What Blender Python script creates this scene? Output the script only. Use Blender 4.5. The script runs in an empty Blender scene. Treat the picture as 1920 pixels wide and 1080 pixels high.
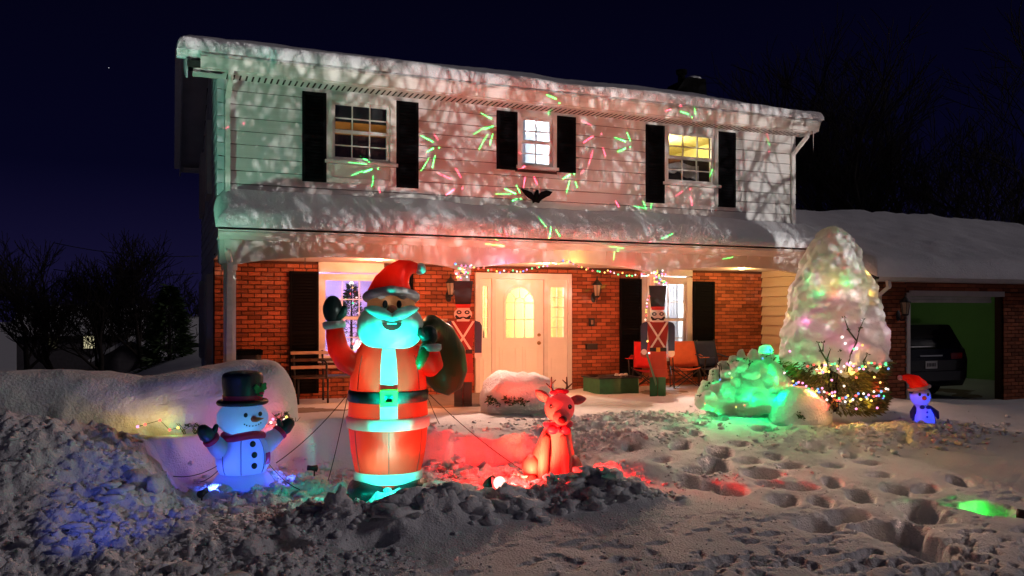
import bpy, bmesh, math, random
import numpy as np
from mathutils import Vector, Matrix, Euler, noise as mnoise
from mathutils.geometry import delaunay_2d_cdt

R = math.radians
random.seed(11)
SC = bpy.context.scene
COL = SC.collection

# ------------------------------------------------------------------ camera
# World: X runs along the house front, Y goes into the house, Z = 0 is the porch floor.
FOC, YAW, HORIZON, ZC = 1560.0, R(22.3), 585.0, 1.5
cam_d = bpy.data.cameras.new('camera')
cam_d.sensor_width = 36.0
cam_d.lens = FOC / 1920 * 36
cam_d.shift_y = (HORIZON - 540) / 1920
cam_d.clip_start = 0.05
cam_d.clip_end = 2000
cam = bpy.data.objects.new('camera', cam_d)
cam.location = (0, 0, ZC)
cam.rotation_euler = (R(90), 0, -YAW)
COL.objects.link(cam)
SC.camera = cam

# ------------------------------------------------------------------ world, night sky
W = bpy.data.worlds.new('World'); SC.world = W; W.use_nodes = True
wn = W.node_tree.nodes; wl = W.node_tree.links
wn.clear()
sky = wn.new('ShaderNodeTexSky'); sky.sky_type = 'NISHITA'; sky.sun_disc = False
sky.sun_elevation = R(-5.0); sky.sun_rotation = R(200)
bg1 = wn.new('ShaderNodeBackground'); bg1.inputs['Strength'].default_value = 0.02
bg2 = wn.new('ShaderNodeBackground'); bg2.inputs['Strength'].default_value = 1.0
# night sky: near black overhead, a little town glow low down
wtc = wn.new('ShaderNodeTexCoord'); wsx = wn.new('ShaderNodeSeparateXYZ'); wr = wn.new('ShaderNodeValToRGB')
wl.new(wtc.outputs['Generated'], wsx.inputs[0]); wl.new(wsx.outputs['Z'], wr.inputs['Fac']); wl.new(wr.outputs['Color'], bg2.inputs['Color'])
cr = wr.color_ramp; cr.elements[0].position = 0.0; cr.elements[0].color = (0.0085, 0.0068, 0.034, 1)
cr.elements[1].position = 0.45; cr.elements[1].color = (0.0005, 0.0005, 0.0042, 1)
ce = cr.elements.new(0.16); ce.color = (0.0016, 0.0015, 0.0115, 1)
add = wn.new('ShaderNodeAddShader'); wo = wn.new('ShaderNodeOutputWorld')
wl.new(sky.outputs['Color'], bg1.inputs['Color'])
wl.new(bg1.outputs[0], add.inputs[0]); wl.new(bg2.outputs[0], add.inputs[1])
wl.new(add.outputs[0], wo.inputs['Surface'])

SC.view_settings.view_transform = 'Standard'
SC.view_settings.look = 'None'
SC.view_settings.exposure = 0.0
SC.view_settings.gamma = 1.0
SC.view_settings.use_curve_mapping = False
SC.render.engine = 'CYCLES'
cy = SC.cycles
cy.use_denoising = True
try: cy.denoiser = 'OPENIMAGEDENOISE'
except Exception: pass
cy.max_bounces = 5; cy.diffuse_bounces = 3; cy.glossy_bounces = 2
cy.transmission_bounces = 4; cy.transparent_max_bounces = 10
cy.sample_clamp_indirect = 3.0
cy.caustics_reflective = False; cy.caustics_refractive = False

def lamp(name, kind, loc, col, power, radius=0.03, aim=None, size=60, blend=0.4):
    d = bpy.data.lights.new(name, kind)
    d.color = col; d.energy = power
    if kind != 'SUN': d.shadow_soft_size = radius
    if kind == 'SPOT':
        d.spot_size = R(size); d.spot_blend = blend
    o = bpy.data.objects.new(name, d); COL.objects.link(o)
    o.location = loc
    if aim is not None:
        o.rotation_euler = (Vector(aim) - Vector(loc)).to_track_quat('-Z', 'Y').to_euler()
    return o

# added fill lamp that brightens the yard, with no source in the sky
yard_fill = lamp('yard_fill_sun', 'SUN', (28, -9, 15), (1.0, 0.88, 0.92), 0.36, aim=(0, 3, 0))
yard_fill.data.angle = R(10)
# white flood light low behind the photographer; bare bushes stand between it and the house
STREET = (7.2, -3.2, 0.0)
lamp('white_flood_lamp', 'SPOT', STREET, (1.0, 0.96, 0.92), 8600, radius=0.0092, aim=(5.6, 13.4, 4.2), size=46, blend=0.35)

# ------------------------------------------------------------------ projection helpers
def ray_tan(x):
    return math.tan(math.atan((x - 960) / FOC) + YAW)
def depth(X, Y):
    return X * math.sin(YAW) + Y * math.cos(YAW)
def P(x, y, Y):
    """photograph pixel (1920x1080) -> world point on the plane Y"""
    X = Y * ray_tan(x)
    return Vector((X, Y, ZC + (HORIZON - y) / FOC * depth(X, Y)))
def PX(x, Y): return Y * ray_tan(x)
def PZ(x, y, Y): return P(x, y, Y).z
def PG(x, y, Z):
    """pixel -> point on the height Z"""
    d = (ZC - Z) * FOC / (y - HORIZON)
    t = ray_tan(x)
    Y = d / (t * math.sin(YAW) + math.cos(YAW))
    return Vector((t * Y, Y, Z))

# ------------------------------------------------------------------ noise
def _hash(ix, iy, seed):
    h = (ix.astype(np.int64) * 374761393 + iy.astype(np.int64) * 668265263 + seed * 1442695041) & 0xffffffff
    h = ((h ^ (h >> 13)) * 1274126177) & 0xffffffff
    h = (h ^ (h >> 16)) & 0xffffffff
    return h / 4294967295.0
def vnoise(x, y, seed=0):
    x = np.asarray(x, float); y = np.asarray(y, float)
    ix = np.floor(x); iy = np.floor(y); fx = x - ix; fy = y - iy
    fx = fx * fx * (3 - 2 * fx); fy = fy * fy * (3 - 2 * fy)
    a = _hash(ix, iy, seed); b = _hash(ix + 1, iy, seed); c = _hash(ix, iy + 1, seed); d = _hash(ix + 1, iy + 1, seed)
    return (a * (1 - fx) + b * fx) * (1 - fy) + (c * (1 - fx) + d * fx) * fy
def fbm(x, y, o=4, seed=0):
    s = 0; a = 0.5; t = 0
    for k in range(o):
        s = s + a * vnoise(x * 2 ** k + 17.3 * k, y * 2 ** k - 9.1 * k, seed + k); t += a; a *= 0.5
    return s / t - 0.5
def sstep(a, b, x):
    t = np.clip((x - a) / (b - a), 0, 1); return t * t * (3 - 2 * t)

# ------------------------------------------------------------------ materials
MATS = {}
def nodes_of(name):
    m = bpy.data.materials.new(name); m.use_nodes = True
    nt = m.node_tree
    for n in list(nt.nodes): nt.nodes.remove(n)
    return m, nt.nodes, nt.links
def rgba(c): return (c[0], c[1], c[2], 1)
def pm(name, col, rough=0.7, var=0.15, scale=6.0, bump=0.1, metal=0.0, spec=0.3, trans=0.0, detail=4.0, stretch=(1, 1, 1), coat=0.0, bdist=0.02, island=0.0, tcol=None, bscale=None, ao=None):
    """principled surface with noise variation and relief; trans mixes in a translucent lobe (thin cloth, thin snow)"""
    if name in MATS: return MATS[name]
    m, N, L = nodes_of(name)
    tc = N.new('ShaderNodeTexCoord'); mp = N.new('ShaderNodeMapping'); mp.inputs['Scale'].default_value = stretch
    L.new(tc.outputs['Object'], mp.inputs['Vector'])
    nz = N.new('ShaderNodeTexNoise'); nz.inputs['Scale'].default_value = scale; nz.inputs['Detail'].default_value = detail
    L.new(mp.outputs[0], nz.inputs['Vector'])
    mr = N.new('ShaderNodeMapRange'); mr.inputs['From Min'].default_value = 0.25; mr.inputs['From Max'].default_value = 0.75
    mr.inputs['To Min'].default_value = 1 - var; mr.inputs['To Max'].default_value = 1 + var
    L.new(nz.outputs['Fac'], mr.inputs['Value'])
    fac = mr.outputs['Result']
    if island:
        g = N.new('ShaderNodeNewGeometry'); oi = N.new('ShaderNodeObjectInfo')
        a1 = N.new('ShaderNodeMath'); a1.operation = 'ADD'
        L.new(g.outputs['Random Per Island'], a1.inputs[0]); L.new(oi.outputs['Random'], a1.inputs[1])
        fr = N.new('ShaderNodeMath'); fr.operation = 'FRACT'; L.new(a1.outputs[0], fr.inputs[0])
        m2 = N.new('ShaderNodeMapRange'); m2.inputs['To Min'].default_value = 1 - island; m2.inputs['To Max'].default_value = 1 + island
        L.new(fr.outputs[0], m2.inputs['Value'])
        mu = N.new('ShaderNodeMath'); mu.operation = 'MULTIPLY'; L.new(fac, mu.inputs[0]); L.new(m2.outputs[0], mu.inputs[1])
        fac = mu.outputs[0]
    vm = N.new('ShaderNodeVectorMath'); vm.operation = 'SCALE'; vm.inputs[0].default_value = col[:3]
    L.new(fac, vm.inputs['Scale'])
    bs = N.new('ShaderNodeBsdfPrincipled')
    L.new(vm.outputs[0], bs.inputs['Base Color'])
    bs.inputs['Roughness'].default_value = rough; bs.inputs['Metallic'].default_value = metal
    bs.inputs['Specular IOR Level'].default_value = spec
    bs.inputs['Coat Weight'].default_value = coat
    bn = None
    if bump:
        bn = N.new('ShaderNodeBump'); bn.inputs['Strength'].default_value = bump; bn.inputs['Distance'].default_value = bdist
        if bscale:
            nb = N.new('ShaderNodeTexNoise'); nb.inputs['Scale'].default_value = bscale; nb.inputs['Detail'].default_value = 6
            L.new(mp.outputs[0], nb.inputs['Vector']); L.new(nb.outputs['Fac'], bn.inputs['Height'])
        else:
            L.new(nz.outputs['Fac'], bn.inputs['Height'])
        L.new(bn.outputs[0], bs.inputs['Normal'])
    out = N.new('ShaderNodeOutputMaterial')
    if trans:
        tr = N.new('ShaderNodeBsdfTranslucent'); tr.inputs['Color'].default_value = rgba(tcol or col)
        mx = N.new('ShaderNodeMixShader'); mx.inputs[0].default_value = trans
        L.new(bs.outputs[0], mx.inputs[1]); L.new(tr.outputs[0], mx.inputs[2]); L.new(mx.outputs[0], out.inputs['Surface'])
    else:
        L.new(bs.outputs[0], out.inputs['Surface'])
    MATS[name] = m
    return m
def em(name, col, strength, sample=False):
    if name in MATS: return MATS[name]
    m, N, L = nodes_of(name)
    e = N.new('ShaderNodeEmission'); e.inputs['Color'].default_value = rgba(col); e.inputs['Strength'].default_value = strength
    o = N.new('ShaderNodeOutputMaterial'); L.new(e.outputs[0], o.inputs['Surface'])
    if not sample: m.cycles.emission_sampling = 'NONE'
    MATS[name] = m
    return m
def glass(name='window_glass', tint=(0.95, 0.97, 1.0), refl=0.12):
    if name in MATS: return MATS[name]
    m, N, L = nodes_of(name)
    t = N.new('ShaderNodeBsdfTransparent'); t.inputs['Color'].default_value = rgba(tint)
    g = N.new('ShaderNodeBsdfGlossy'); g.inputs['Roughness'].default_value = 0.03
    x = N.new('ShaderNodeMixShader'); x.inputs[0].default_value = refl
    o = N.new('ShaderNodeOutputMaterial')
    L.new(t.outputs[0], x.inputs[1]); L.new(g.outputs[0], x.inputs[2]); L.new(x.outputs[0], o.inputs['Surface'])
    MATS[name] = m
    return m

SNOW = pm('snow', (0.80, 0.80, 0.82), rough=0.8, var=0.05, scale=3, bump=0.6, spec=0.15, bscale=30, bdist=0.04)
SNOWF = pm('snow_ground', (0.80, 0.80, 0.82), rough=0.8, var=0.06, scale=2, bump=0.7, spec=0.15, bscale=48, bdist=0.025)
SNOWT = pm('snow_thin', (0.80, 0.79, 0.80), rough=0.75, var=0.04, scale=3, bump=0.4, trans=0.35, bscale=22, bdist=0.04)
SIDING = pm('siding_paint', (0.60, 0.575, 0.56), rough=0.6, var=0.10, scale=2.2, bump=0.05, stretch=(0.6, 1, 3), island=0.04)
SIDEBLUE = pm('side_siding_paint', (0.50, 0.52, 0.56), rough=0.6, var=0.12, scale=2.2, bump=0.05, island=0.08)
TRIM = pm('white_trim', (0.60, 0.565, 0.54), rough=0.5, var=0.08, scale=5, bump=0.04)
GUTTER = pm('gutter_metal', (0.63, 0.60, 0.57), rough=0.45, var=0.14, scale=4, bump=0.05, stretch=(1, 1, 4))
BLACKP = pm('shutter_paint', (0.004, 0.004, 0.005), rough=0.8, var=0.2, scale=12, bump=0.05, spec=0.05)
IRON = pm('black_iron', (0.012, 0.012, 0.013), rough=0.45, var=0.2, scale=20, bump=0.05, spec=0.4)
BRICK = pm('brick', (0.31, 0.095, 0.045), rough=0.85, var=0.25, scale=40, bump=0.4, island=0.42, spec=0.15, bdist=0.006)
MORTAR = pm('mortar', (0.075, 0.035, 0.025), rough=0.95, var=0.2, scale=60, bump=0.3, spec=0.05)
GLASS = glass()
BARK = pm('bark', (0.035, 0.028, 0.025), rough=0.9, var=0.3, scale=12, bump=0.5, spec=0.1)
SHINGLE = pm('roof_shingle', (0.05, 0.048, 0.05), rough=0.9, var=0.25, scale=20, bump=0.3, spec=0.1)
DARKROOM = pm('dark_interior', (0.02, 0.018, 0.018), rough=0.9, var=0.2, bump=0)
LEAF = pm('evergreen_leaf', (0.05, 0.085, 0.03), rough=0.6, var=0.4, scale=9, bump=0, island=0.35, spec=0.3)
CABLE = pm('green_cable', (0.01, 0.03, 0.015), rough=0.6, var=0.1, bump=0)

# ------------------------------------------------------------------ object helpers
WL = {}
def tag(o, label=None, cat=None, group=None, kind=None):
    if label: o['label'] = label
    if cat: o['category'] = cat
    if group: o['group'] = group
    if kind: o['kind'] = kind
    return o
def thing(name, label, cat, loc=(0, 0, 0), rz=0.0, group=None):
    o = bpy.data.objects.new(name, None); COL.objects.link(o)
    o.empty_display_size = 0.2
    o.location = loc; o.rotation_euler = (0, 0, rz)
    WL[o.name] = Vector(loc)
    return tag(o, label, cat, group)
def link_mesh(name, me, mat=None, parent=None, loc=None, world=True, rot=None, scale=None):
    """parent + world: loc / vertices are world coordinates and the parent has no rotation"""
    o = bpy.data.objects.new(name, me); COL.objects.link(o)
    if mat is not None and not me.materials: me.materials.append(mat)
    base = Vector(loc) if loc is not None else Vector((0, 0, 0))
    wl_ = base.copy()
    if parent is not None:
        o.parent = parent
        if world:
            o.location = base - WL[parent.name]
        else:
            o.location = base; wl_ = WL[parent.name] + base
    else:
        o.location = base
    if rot is not None: o.rotation_euler = rot
    if scale is not None: o.scale = scale
    WL[o.name] = wl_
    return o
def copy_tree(o, parent=None):
    c = o.copy(); COL.objects.link(c); c.parent = parent
    WL[c.name] = WL.get(o.name, Vector((0, 0, 0)))
    for ch in list(o.children): copy_tree(ch, c)
    return c

class MB:
    def __init__(s): s.v = []; s.f = []; s.sm = []
    def add(s, vs, fs, smooth=False):
        k = len(s.v); s.v += [tuple(p) for p in vs]
        for f in fs: s.f.append(tuple(i + k for i in f)); s.sm.append(smooth)
        return s
    def box(s, x0, x1, y0, y1, z0, z1):
        vs = [(x0, y0, z0), (x1, y0, z0), (x1, y1, z0), (x0, y1, z0), (x0, y0, z1), (x1, y0, z1), (x1, y1, z1), (x0, y1, z1)]
        return s.add(vs, [(0, 3, 2, 1), (4, 5, 6, 7), (0, 1, 5, 4), (1, 2, 6, 5), (2, 3, 7, 6), (3, 0, 4, 7)])
    def rings(s, rings, cap0=True, cap1=True, closed=True, smooth=True):
        n = len(rings[0]); vs = [p for r in rings for p in r]; fs = []
        for i in range(len(rings) - 1):
            for j in range(n if closed else n - 1):
                a = i * n + j; b = i * n + (j + 1) % n
                fs.append((a, b, b + n, a + n))
        if cap0: fs.append(tuple(range(n - 1, -1, -1)))
        if cap1: fs.append(tuple((len(rings) - 1) * n + j for j in range(n)))
        return s.add(vs, fs, smooth)
    def loft(s, secs, n=28, cap0=True, cap1=True, smooth=True, p=2.0):
        """secs: (x, y, z, rx, ry) stacked along z"""
        rs = []
        for (x, y, z, rx, ry) in secs:
            ring = []
            for j in range(n):
                a = 2 * math.pi * j / n; c, q = math.cos(a), math.sin(a)
                if p != 2.0:
                    k = (abs(c) ** p + abs(q) ** p) ** (-1 / p)
                    c, q = c * k, q * k
                ring.append((x + rx * c, y + ry * q, z))
            rs.append(ring)
        return s.rings(rs, cap0, cap1, True, smooth)
    def tube(s, path, rad, n=10, cap=True, smooth=True, round_ends=False):
        path = [Vector(p) for p in path]
        if not hasattr(rad, '__len__'): rad = [rad] * len(path)
        rad = list(rad)
        if round_ends:
            for e in (0, -1):
                a, b = (path[0], path[1]) if e == 0 else (path[-1], path[-2])
                r = rad[e]; d = (a - b).normalized()
                ext = [(a + d * r * 0.5, r * 0.86), (a + d * r * 0.86, r * 0.5), (a + d * r * 0.99, r * 0.12)]
                if e == 0:
                    for q, rr in ext: path.insert(0, q); rad.insert(0, rr)
                else:
                    for q, rr in ext: path.append(q); rad.append(rr)
        rs = []; u = None
        for i, p in enumerate(path):
            t = (path[min(i + 1, len(path) - 1)] - path[max(i - 1, 0)])
            t = t.normalized() if t.length > 1e-9 else Vector((0, 0, 1))
            if u is None:
                u = t.cross(Vector((0, 0, 1)) if abs(t.z) < 0.9 else Vector((1, 0, 0))).normalized()
            else:
                u = (u - t * u.dot(t))
                u = u.normalized() if u.length > 1e-6 else t.orthogonal().normalized()
            w = t.cross(u)
            rs.append([p + (u * math.cos(2 * math.pi * j / n) + w * math.sin(2 * math.pi * j / n)) * rad[i] for j in range(n)])
        return s.rings(rs, cap, cap, True, smooth)
    def bar(s, a, b, w, h=None):
        """square bar from a to b"""
        a = Vector(a); b = Vector(b); t = (b - a).normalized(); h = h or w
        u = t.cross(Vector((0, 0, 1)) if abs(t.z) < 0.95 else Vector((0, 1, 0))).normalized(); q = t.cross(u)
        r = lambda p: [p + u * w / 2 + q * h / 2, p - u * w / 2 + q * h / 2, p - u * w / 2 - q * h / 2, p + u * w / 2 - q * h / 2]
        return s.rings([r(a), r(b)], smooth=False)
    def ball(s, c, r, n=16, m=10, p=2.0, nz=0.0, nscale=3.0, lo=-1.0, seed=0.0):
        """(super)ellipsoid with optional noise; lo cuts it from below (-1 = full)"""
        if not hasattr(r, '__len__'): r = (r, r, r)
        t0 = math.asin(lo); rs = []
        for i in range(m + 1):
            t = t0 + (math.pi / 2 - t0) * i / m
            t = max(-math.pi / 2 + 0.02, min(math.pi / 2 - 0.02, t))
            ring = []
            for j in range(n):
                a = 2 * math.pi * j / n
                d = Vector((math.cos(t) * math.cos(a), math.cos(t) * math.sin(a), math.sin(t)))
                k = 1.0
                if p != 2.0: k = (abs(d.x) ** p + abs(d.y) ** p + abs(d.z) ** p) ** (-1 / p)
                q = Vector((d.x * k * r[0], d.y * k * r[1], d.z * k * r[2]))
                if nz:
                    w = Vector(c) + q
                    q += d * nz * mnoise.fractal(w * nscale + Vector((seed, seed * 2, 0)), 0.8, 2.0, 4)
                ring.append(Vector(c) + q)
            rs.append(ring)
        return s.rings(rs, True, True, True, True)
    def poly(s, pts, y0, y1):
        """outline in the X-Z plane, extruded from y0 to y1"""
        n = len(pts)
        vs = [(a, y0, b) for a, b in pts] + [(a, y1, b) for a, b in pts]
        ar = sum(pts[i][0] * pts[(i + 1) % n][1] - pts[(i + 1) % n][0] * pts[i][1] for i in range(n))
        fr = tuple(range(n)) if ar > 0 else tuple(range(n - 1, -1, -1))
        fs = [fr, tuple(i + n for i in reversed(fr))]
        for i in range(n):
            a, b = fr[i], fr[(i + 1) % n]
            fs.append((b, a, a + n, b + n))
        return s.add(vs, fs)
    def mesh(s, name, off=(0, 0, 0), fix=True):
        me = bpy.data.meshes.new(name)
        o = Vector(off)
        me.from_pydata([(p[0] - o.x, p[1] - o.y, p[2] - o.z) for p in s.v], [], s.f)
        me.polygons.foreach_set('use_smooth', s.sm)
        if fix and len(s.f) < 60000:
            bm = bmesh.new(); bm.from_mesh(me); bmesh.ops.recalc_face_normals(bm, faces=bm.faces); bm.to_mesh(me); bm.free()
        me.update()
        return me
    def build(s, name, mat, parent=None, world=True, loc=None, **k):
        """world: vertices are world coordinates (made relative to the parent); else local to the parent"""
        if parent is not None and world:
            off = WL[parent.name]
            return link_mesh(name, s.mesh(name, off), mat, parent, loc=off, world=True)
        if parent is not None:
            return link_mesh(name, s.mesh(name), mat, parent, world=False)
        if loc is None:
            a = np.array(s.v); loc = (float(a[:, 0].mean()), float(a[:, 1].mean()), float(a[:, 2].min()))
        return link_mesh(name, s.mesh(name, loc), mat, loc=loc)
def np_mesh(name, V, Fq, smooth=True):
    me = bpy.data.meshes.new(name)
    V = np.asarray(V, np.float32); Fq = np.asarray(Fq, np.int32); k = Fq.shape[1]
    me.vertices.add(len(V)); me.vertices.foreach_set('co', V.ravel())
    me.loops.add(Fq.size); me.loops.foreach_set('vertex_index', Fq.ravel())
    me.polygons.add(len(Fq)); me.polygons.foreach_set('loop_start', np.arange(0, Fq.size, k, dtype=np.int32))
    me.polygons.foreach_set('loop_total', np.full(len(Fq), k, np.int32))
    me.polygons.foreach_set('use_smooth', np.full(len(Fq), smooth))
    me.update(calc_edges=True)
    return me
def grid_faces(nu, nv):
    i = np.arange((nu - 1) * (nv - 1)); r = i // (nv - 1); c = i % (nv - 1); a = r * nv + c
    return np.stack([a, a + nv, a + nv + 1, a + 1], 1)

def limit_bulb(colname):
    return {'red': (1, 0.06, 0.04), 'green': (0.05, 1, 0.25), 'blue': (0.12, 0.25, 1), 'yellow': (1, 0.62, 0.1),
            'pink': (1, 0.25, 0.6), 'white': (1, 0.85, 0.75), 'cyan': (0.15, 0.9, 1)}[colname]
def bulb_mat(c): return em('bulb_' + c, tuple(0.06 + 0.94 * v for v in limit_bulb(c)), 2.3)

# ================================================================== GROUND
def base_h(X, Y):
    b = np.interp(Y, [-60, 3, 5, 6.5, 7.8, 8.8, 10.1, 12.6, 14, 40, 120], [-0.8, -0.8, -0.72, -0.55, -0.42, -0.30, -0.06, -0.02, 0, -0.5, -1.0])
    far = sstep(16, 40, Y) * sstep(2, -6, X)
    side = sstep(-3.5, -9, X) * sstep(9, 15, Y)
    b = b - 2.4 * far - 0.5 * side
    drv = sstep(11.9, 12.5, X) * sstep(9.9, 10.8, Y)
    return b * (1 - drv) + (-0.22) * drv
FOOT = [(1534, 979, 95), (1471, 935, 82), (1502, 910, 68), (1370, 916, 68), (1427, 885, 70), (1612, 927, 70), (1650, 888, 48), (1735, 913, 62),
        (1722, 945, 80), (1741, 966, 80), (1342, 866, 82), (1628, 867, 42), (1593, 853, 42), (1527, 842, 42), (1430, 823, 38), (1275, 844, 52),
        (1268, 830, 40), (1348, 811, 42), (1266, 801, 36), (1735, 1022, 115), (1430, 789, 28), (693, 1008, 100), (525, 1028, 100), (572, 960, 60),
        (1290, 900, 60), (1215, 818, 40), (1180, 850, 34), (1385, 840, 34), (1120, 835, 34), (1490, 800, 26), (1395, 800, 26), (1800, 900, 60), (1850, 950, 80), (1690, 830, 30),
        (1310, 880, 55), (1240, 862, 40), (1332, 905, 52), (1402, 862, 50), (1452, 856, 40), (1482, 872, 44), (1560, 902, 52), (1592, 962, 72), (1655, 990, 92), (1682, 912, 56), (1562, 872, 38), (1302, 832, 34), (1322, 792, 28), (1462, 816, 30), (1562, 816, 30), (1702, 990, 90), (1150, 812, 30), (1205, 786, 26), (1350, 848, 44), (1445, 905, 50), (1540, 938, 60)]
def trench_mask(X, Y):
    wob = 0.16 * fbm(X * 2.1, Y * 2.1, 3, 5)
    back = np.interp(X, [-0.5, 0.6, 2.6, 3.2, 4.2, 5.0], [10.0, 10.45, 10.25, 9.9, 9.4, 9.2]) + wob * 2
    return sstep(-0.35, 0.15, X + wob) * sstep(4.95, 4.55, X + wob) * sstep(8.0, 8.35, Y + wob) * sstep(0.34, 0.0, Y - back)
def ground_h(X, Y):
    h = base_h(X, Y)
    near = sstep(16, 13, Y)
    h = h + 0.10 * fbm(X * 0.45, Y * 0.45, 3, 1) * near + 0.035 * fbm(X * 1.7, Y * 1.7, 3, 2)
    # shovelled bank left of the snowman, and the thrown-up snow behind the inflatables
    h = h + 0.50 * np.exp(-((X + 1.6) / 1.35) ** 2 - ((Y - 9.6) / 1.2) ** 2)
    h = h + 0.10 * np.exp(-((X + 1.2) / 1.6) ** 2 - ((Y - 7.2) / 1.1) ** 2)
    h = h + 0.20 * np.exp(-((X - 1.9) / 1.3) ** 2 - ((Y - 10.7) / 0.45) ** 2)
    m = trench_mask(X, Y)
    floor_ = -0.47 + 0.10 * fbm(X * 2.6, Y * 2.6, 4, 9) + 0.12 * sstep(3.2, 4.4, X)
    h = h * (1 - m) + floor_ * m
    # loose lumps in and behind the trench
    rough = np.clip(fbm(X * 4.5, Y * 4.5, 4, 21) + 0.06, 0, 1)
    zone = sstep(8.0, 8.4, Y) * sstep(10.6, 9.9, Y) * sstep(-0.2, 0.6, X) * sstep(5.2, 4.4, X)
    h = h + 0.34 * rough * zone
    # front rim of broken crust
    rim = np.exp(-((Y - 7.62 - 0.12 * np.sin(X * 2.3)) / 0.20) ** 2) * sstep(0.7, 1.2, X) * sstep(4.9, 4.3, X)
    h = h + rim * (0.16 + 0.42 * np.clip(fbm(X * 4.2, Y * 4.2, 3, 31) + 0.05, -0.1, 1))
    # slab to the right of the reindeer
    h = h + 0.17 * np.exp(-((X - 4.95) / 0.42) ** 2 - ((Y - 8.35) / 0.32) ** 2)
    # churned snow on the left
    churn = sstep(1.3, 0.2, X - 0.35 * (7.5 - Y)) * sstep(11.2, 10.2, Y) * sstep(3.0, 5.0, Y)
    h = h + churn * (0.20 * np.abs(fbm(X * 6.5, Y * 6.5, 3, 41)) + 0.10 * fbm(X * 14, Y * 14, 2, 44) + 0.12 * fbm(X * 2.5, Y * 2.5, 2, 46))
    # rubble by the walk
    for (cx, cy, sx, sy, a) in ((6.0, 10.4, 1.2, 0.5, 0.16), (9.4, 8.9, 1.6, 0.45, 0.18), (5.4, 9.5, 0.8, 0.25, 0.15)):
        z = np.exp(-((X - cx) / sx) ** 2 - ((Y - cy) / sy) ** 2)
        h = h + a * z * (0.3 + 2.0 * np.abs(fbm(X * 5.5, Y * 7.5, 4, 51)))
    # wind crust with pock marks in the foreground
    crust = sstep(7.35, 6.3, Y) * (1 - churn) * sstep(2.0, 4.0, Y)
    pk = fbm(X * 5.2, Y * 8.5, 3, 61) + 0.5 * fbm(X * 13, Y * 19, 2, 67)
    amt = 0.35 + 0.65 * sstep(6.6, 5.6, Y + 0.08 * (X - 3))
    h = h - crust * 0.055 * sstep(0.07 - 0.06 * amt, 0.22, pk) * amt
    h = h + 0.012 * fbm(X * 9, Y * 9, 3, 71) * near
    return h
_foot = []
for (fx, fy, w) in FOOT:
    g = PG(fx, fy, -0.4)
    for _ in range(12):
        z = float(base_h(np.array([g.x]), np.array([g.y]))[0]); g = PG(fx, fy, z)
    _foot.append((g.x, g.y, 1.12 * w / FOC * depth(g.x, g.y) / 2))
def with_feet(X, Y, h):
    for k, (cx, cy, r) in enumerate(_foot):
        s = (np.abs(X - cx) < 1.2) & (np.abs(Y - cy) < 1.2)
        if not s.any(): continue
        x = X[s] - cx; y = Y[s] - cy
        a = 0.35 + 0.6 * math.sin(k * 2.7)
        u = (x * math.cos(a) + y * math.sin(a)) / (r * 1.05); v = (-x * math.sin(a) + y * math.cos(a)) / (r * 0.8)
        d = np.sqrt(u * u + v * v * (1.3 + 0.5 * math.sin(k * 1.3))) + 0.55 * fbm(X[s] * 5, Y[s] * 5, 3, 80 + k)
        dep = 0.17 + 0.62 * r
        h[s] += -dep * (0.8 + 0.3 * math.sin(k * 5.1)) * sstep(1.08, 0.55, d) + 0.012 * np.exp(-((d - 1.3) / 0.3) ** 2) * (1 + 2 * fbm(X[s] * 9, Y[s] * 9, 2, 5)) - 0.03 * sstep(2.2, 0.9, d)
    return h
def spaced(parts):
    out = []
    for a, b, st in parts: out.append(np.arange(a, b, st))
    return np.concatenate(out)
def geo(a, b, st, g=1.25):
    o = [a]; s = st
    while abs(o[-1] - a) < abs(b - a): s *= g; o.append(o[-1] + math.copysign(s, b - a))
    return np.array(o[1:])
gx = np.concatenate([geo(-3.2, -220, 0.03)[::-1], np.arange(-3.2, 9.0, 0.0185), np.arange(9.0, 14.0, 0.035), geo(14.0, 260, 0.05)])
gy = np.concatenate([geo(4.6, -60, 0.03)[::-1], np.arange(4.6, 8.2, 0.0175), np.arange(8.2, 10.8, 0.022), np.arange(10.8, 14.4, 0.04), geo(14.4, 420, 0.08)])
GX, GY = np.meshgrid(gx, gy, indexing='ij')
GH = with_feet(GX, GY, ground_h(GX, GY))
GV = np.stack([GX.ravel(), GY.ravel(), GH.ravel()], 1)
ground = link_mesh('ground', np_mesh('ground', GV, grid_faces(len(gx), len(gy))), SNOWF)
tag(ground, 'snow covered front yard with footprints and broken crust', 'ground', kind='structure')
def hgt(x, y):
    return float(with_feet(np.array([x]), np.array([y]), ground_h(np.array([float(x)]), np.array([float(y)])))[0])

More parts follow.
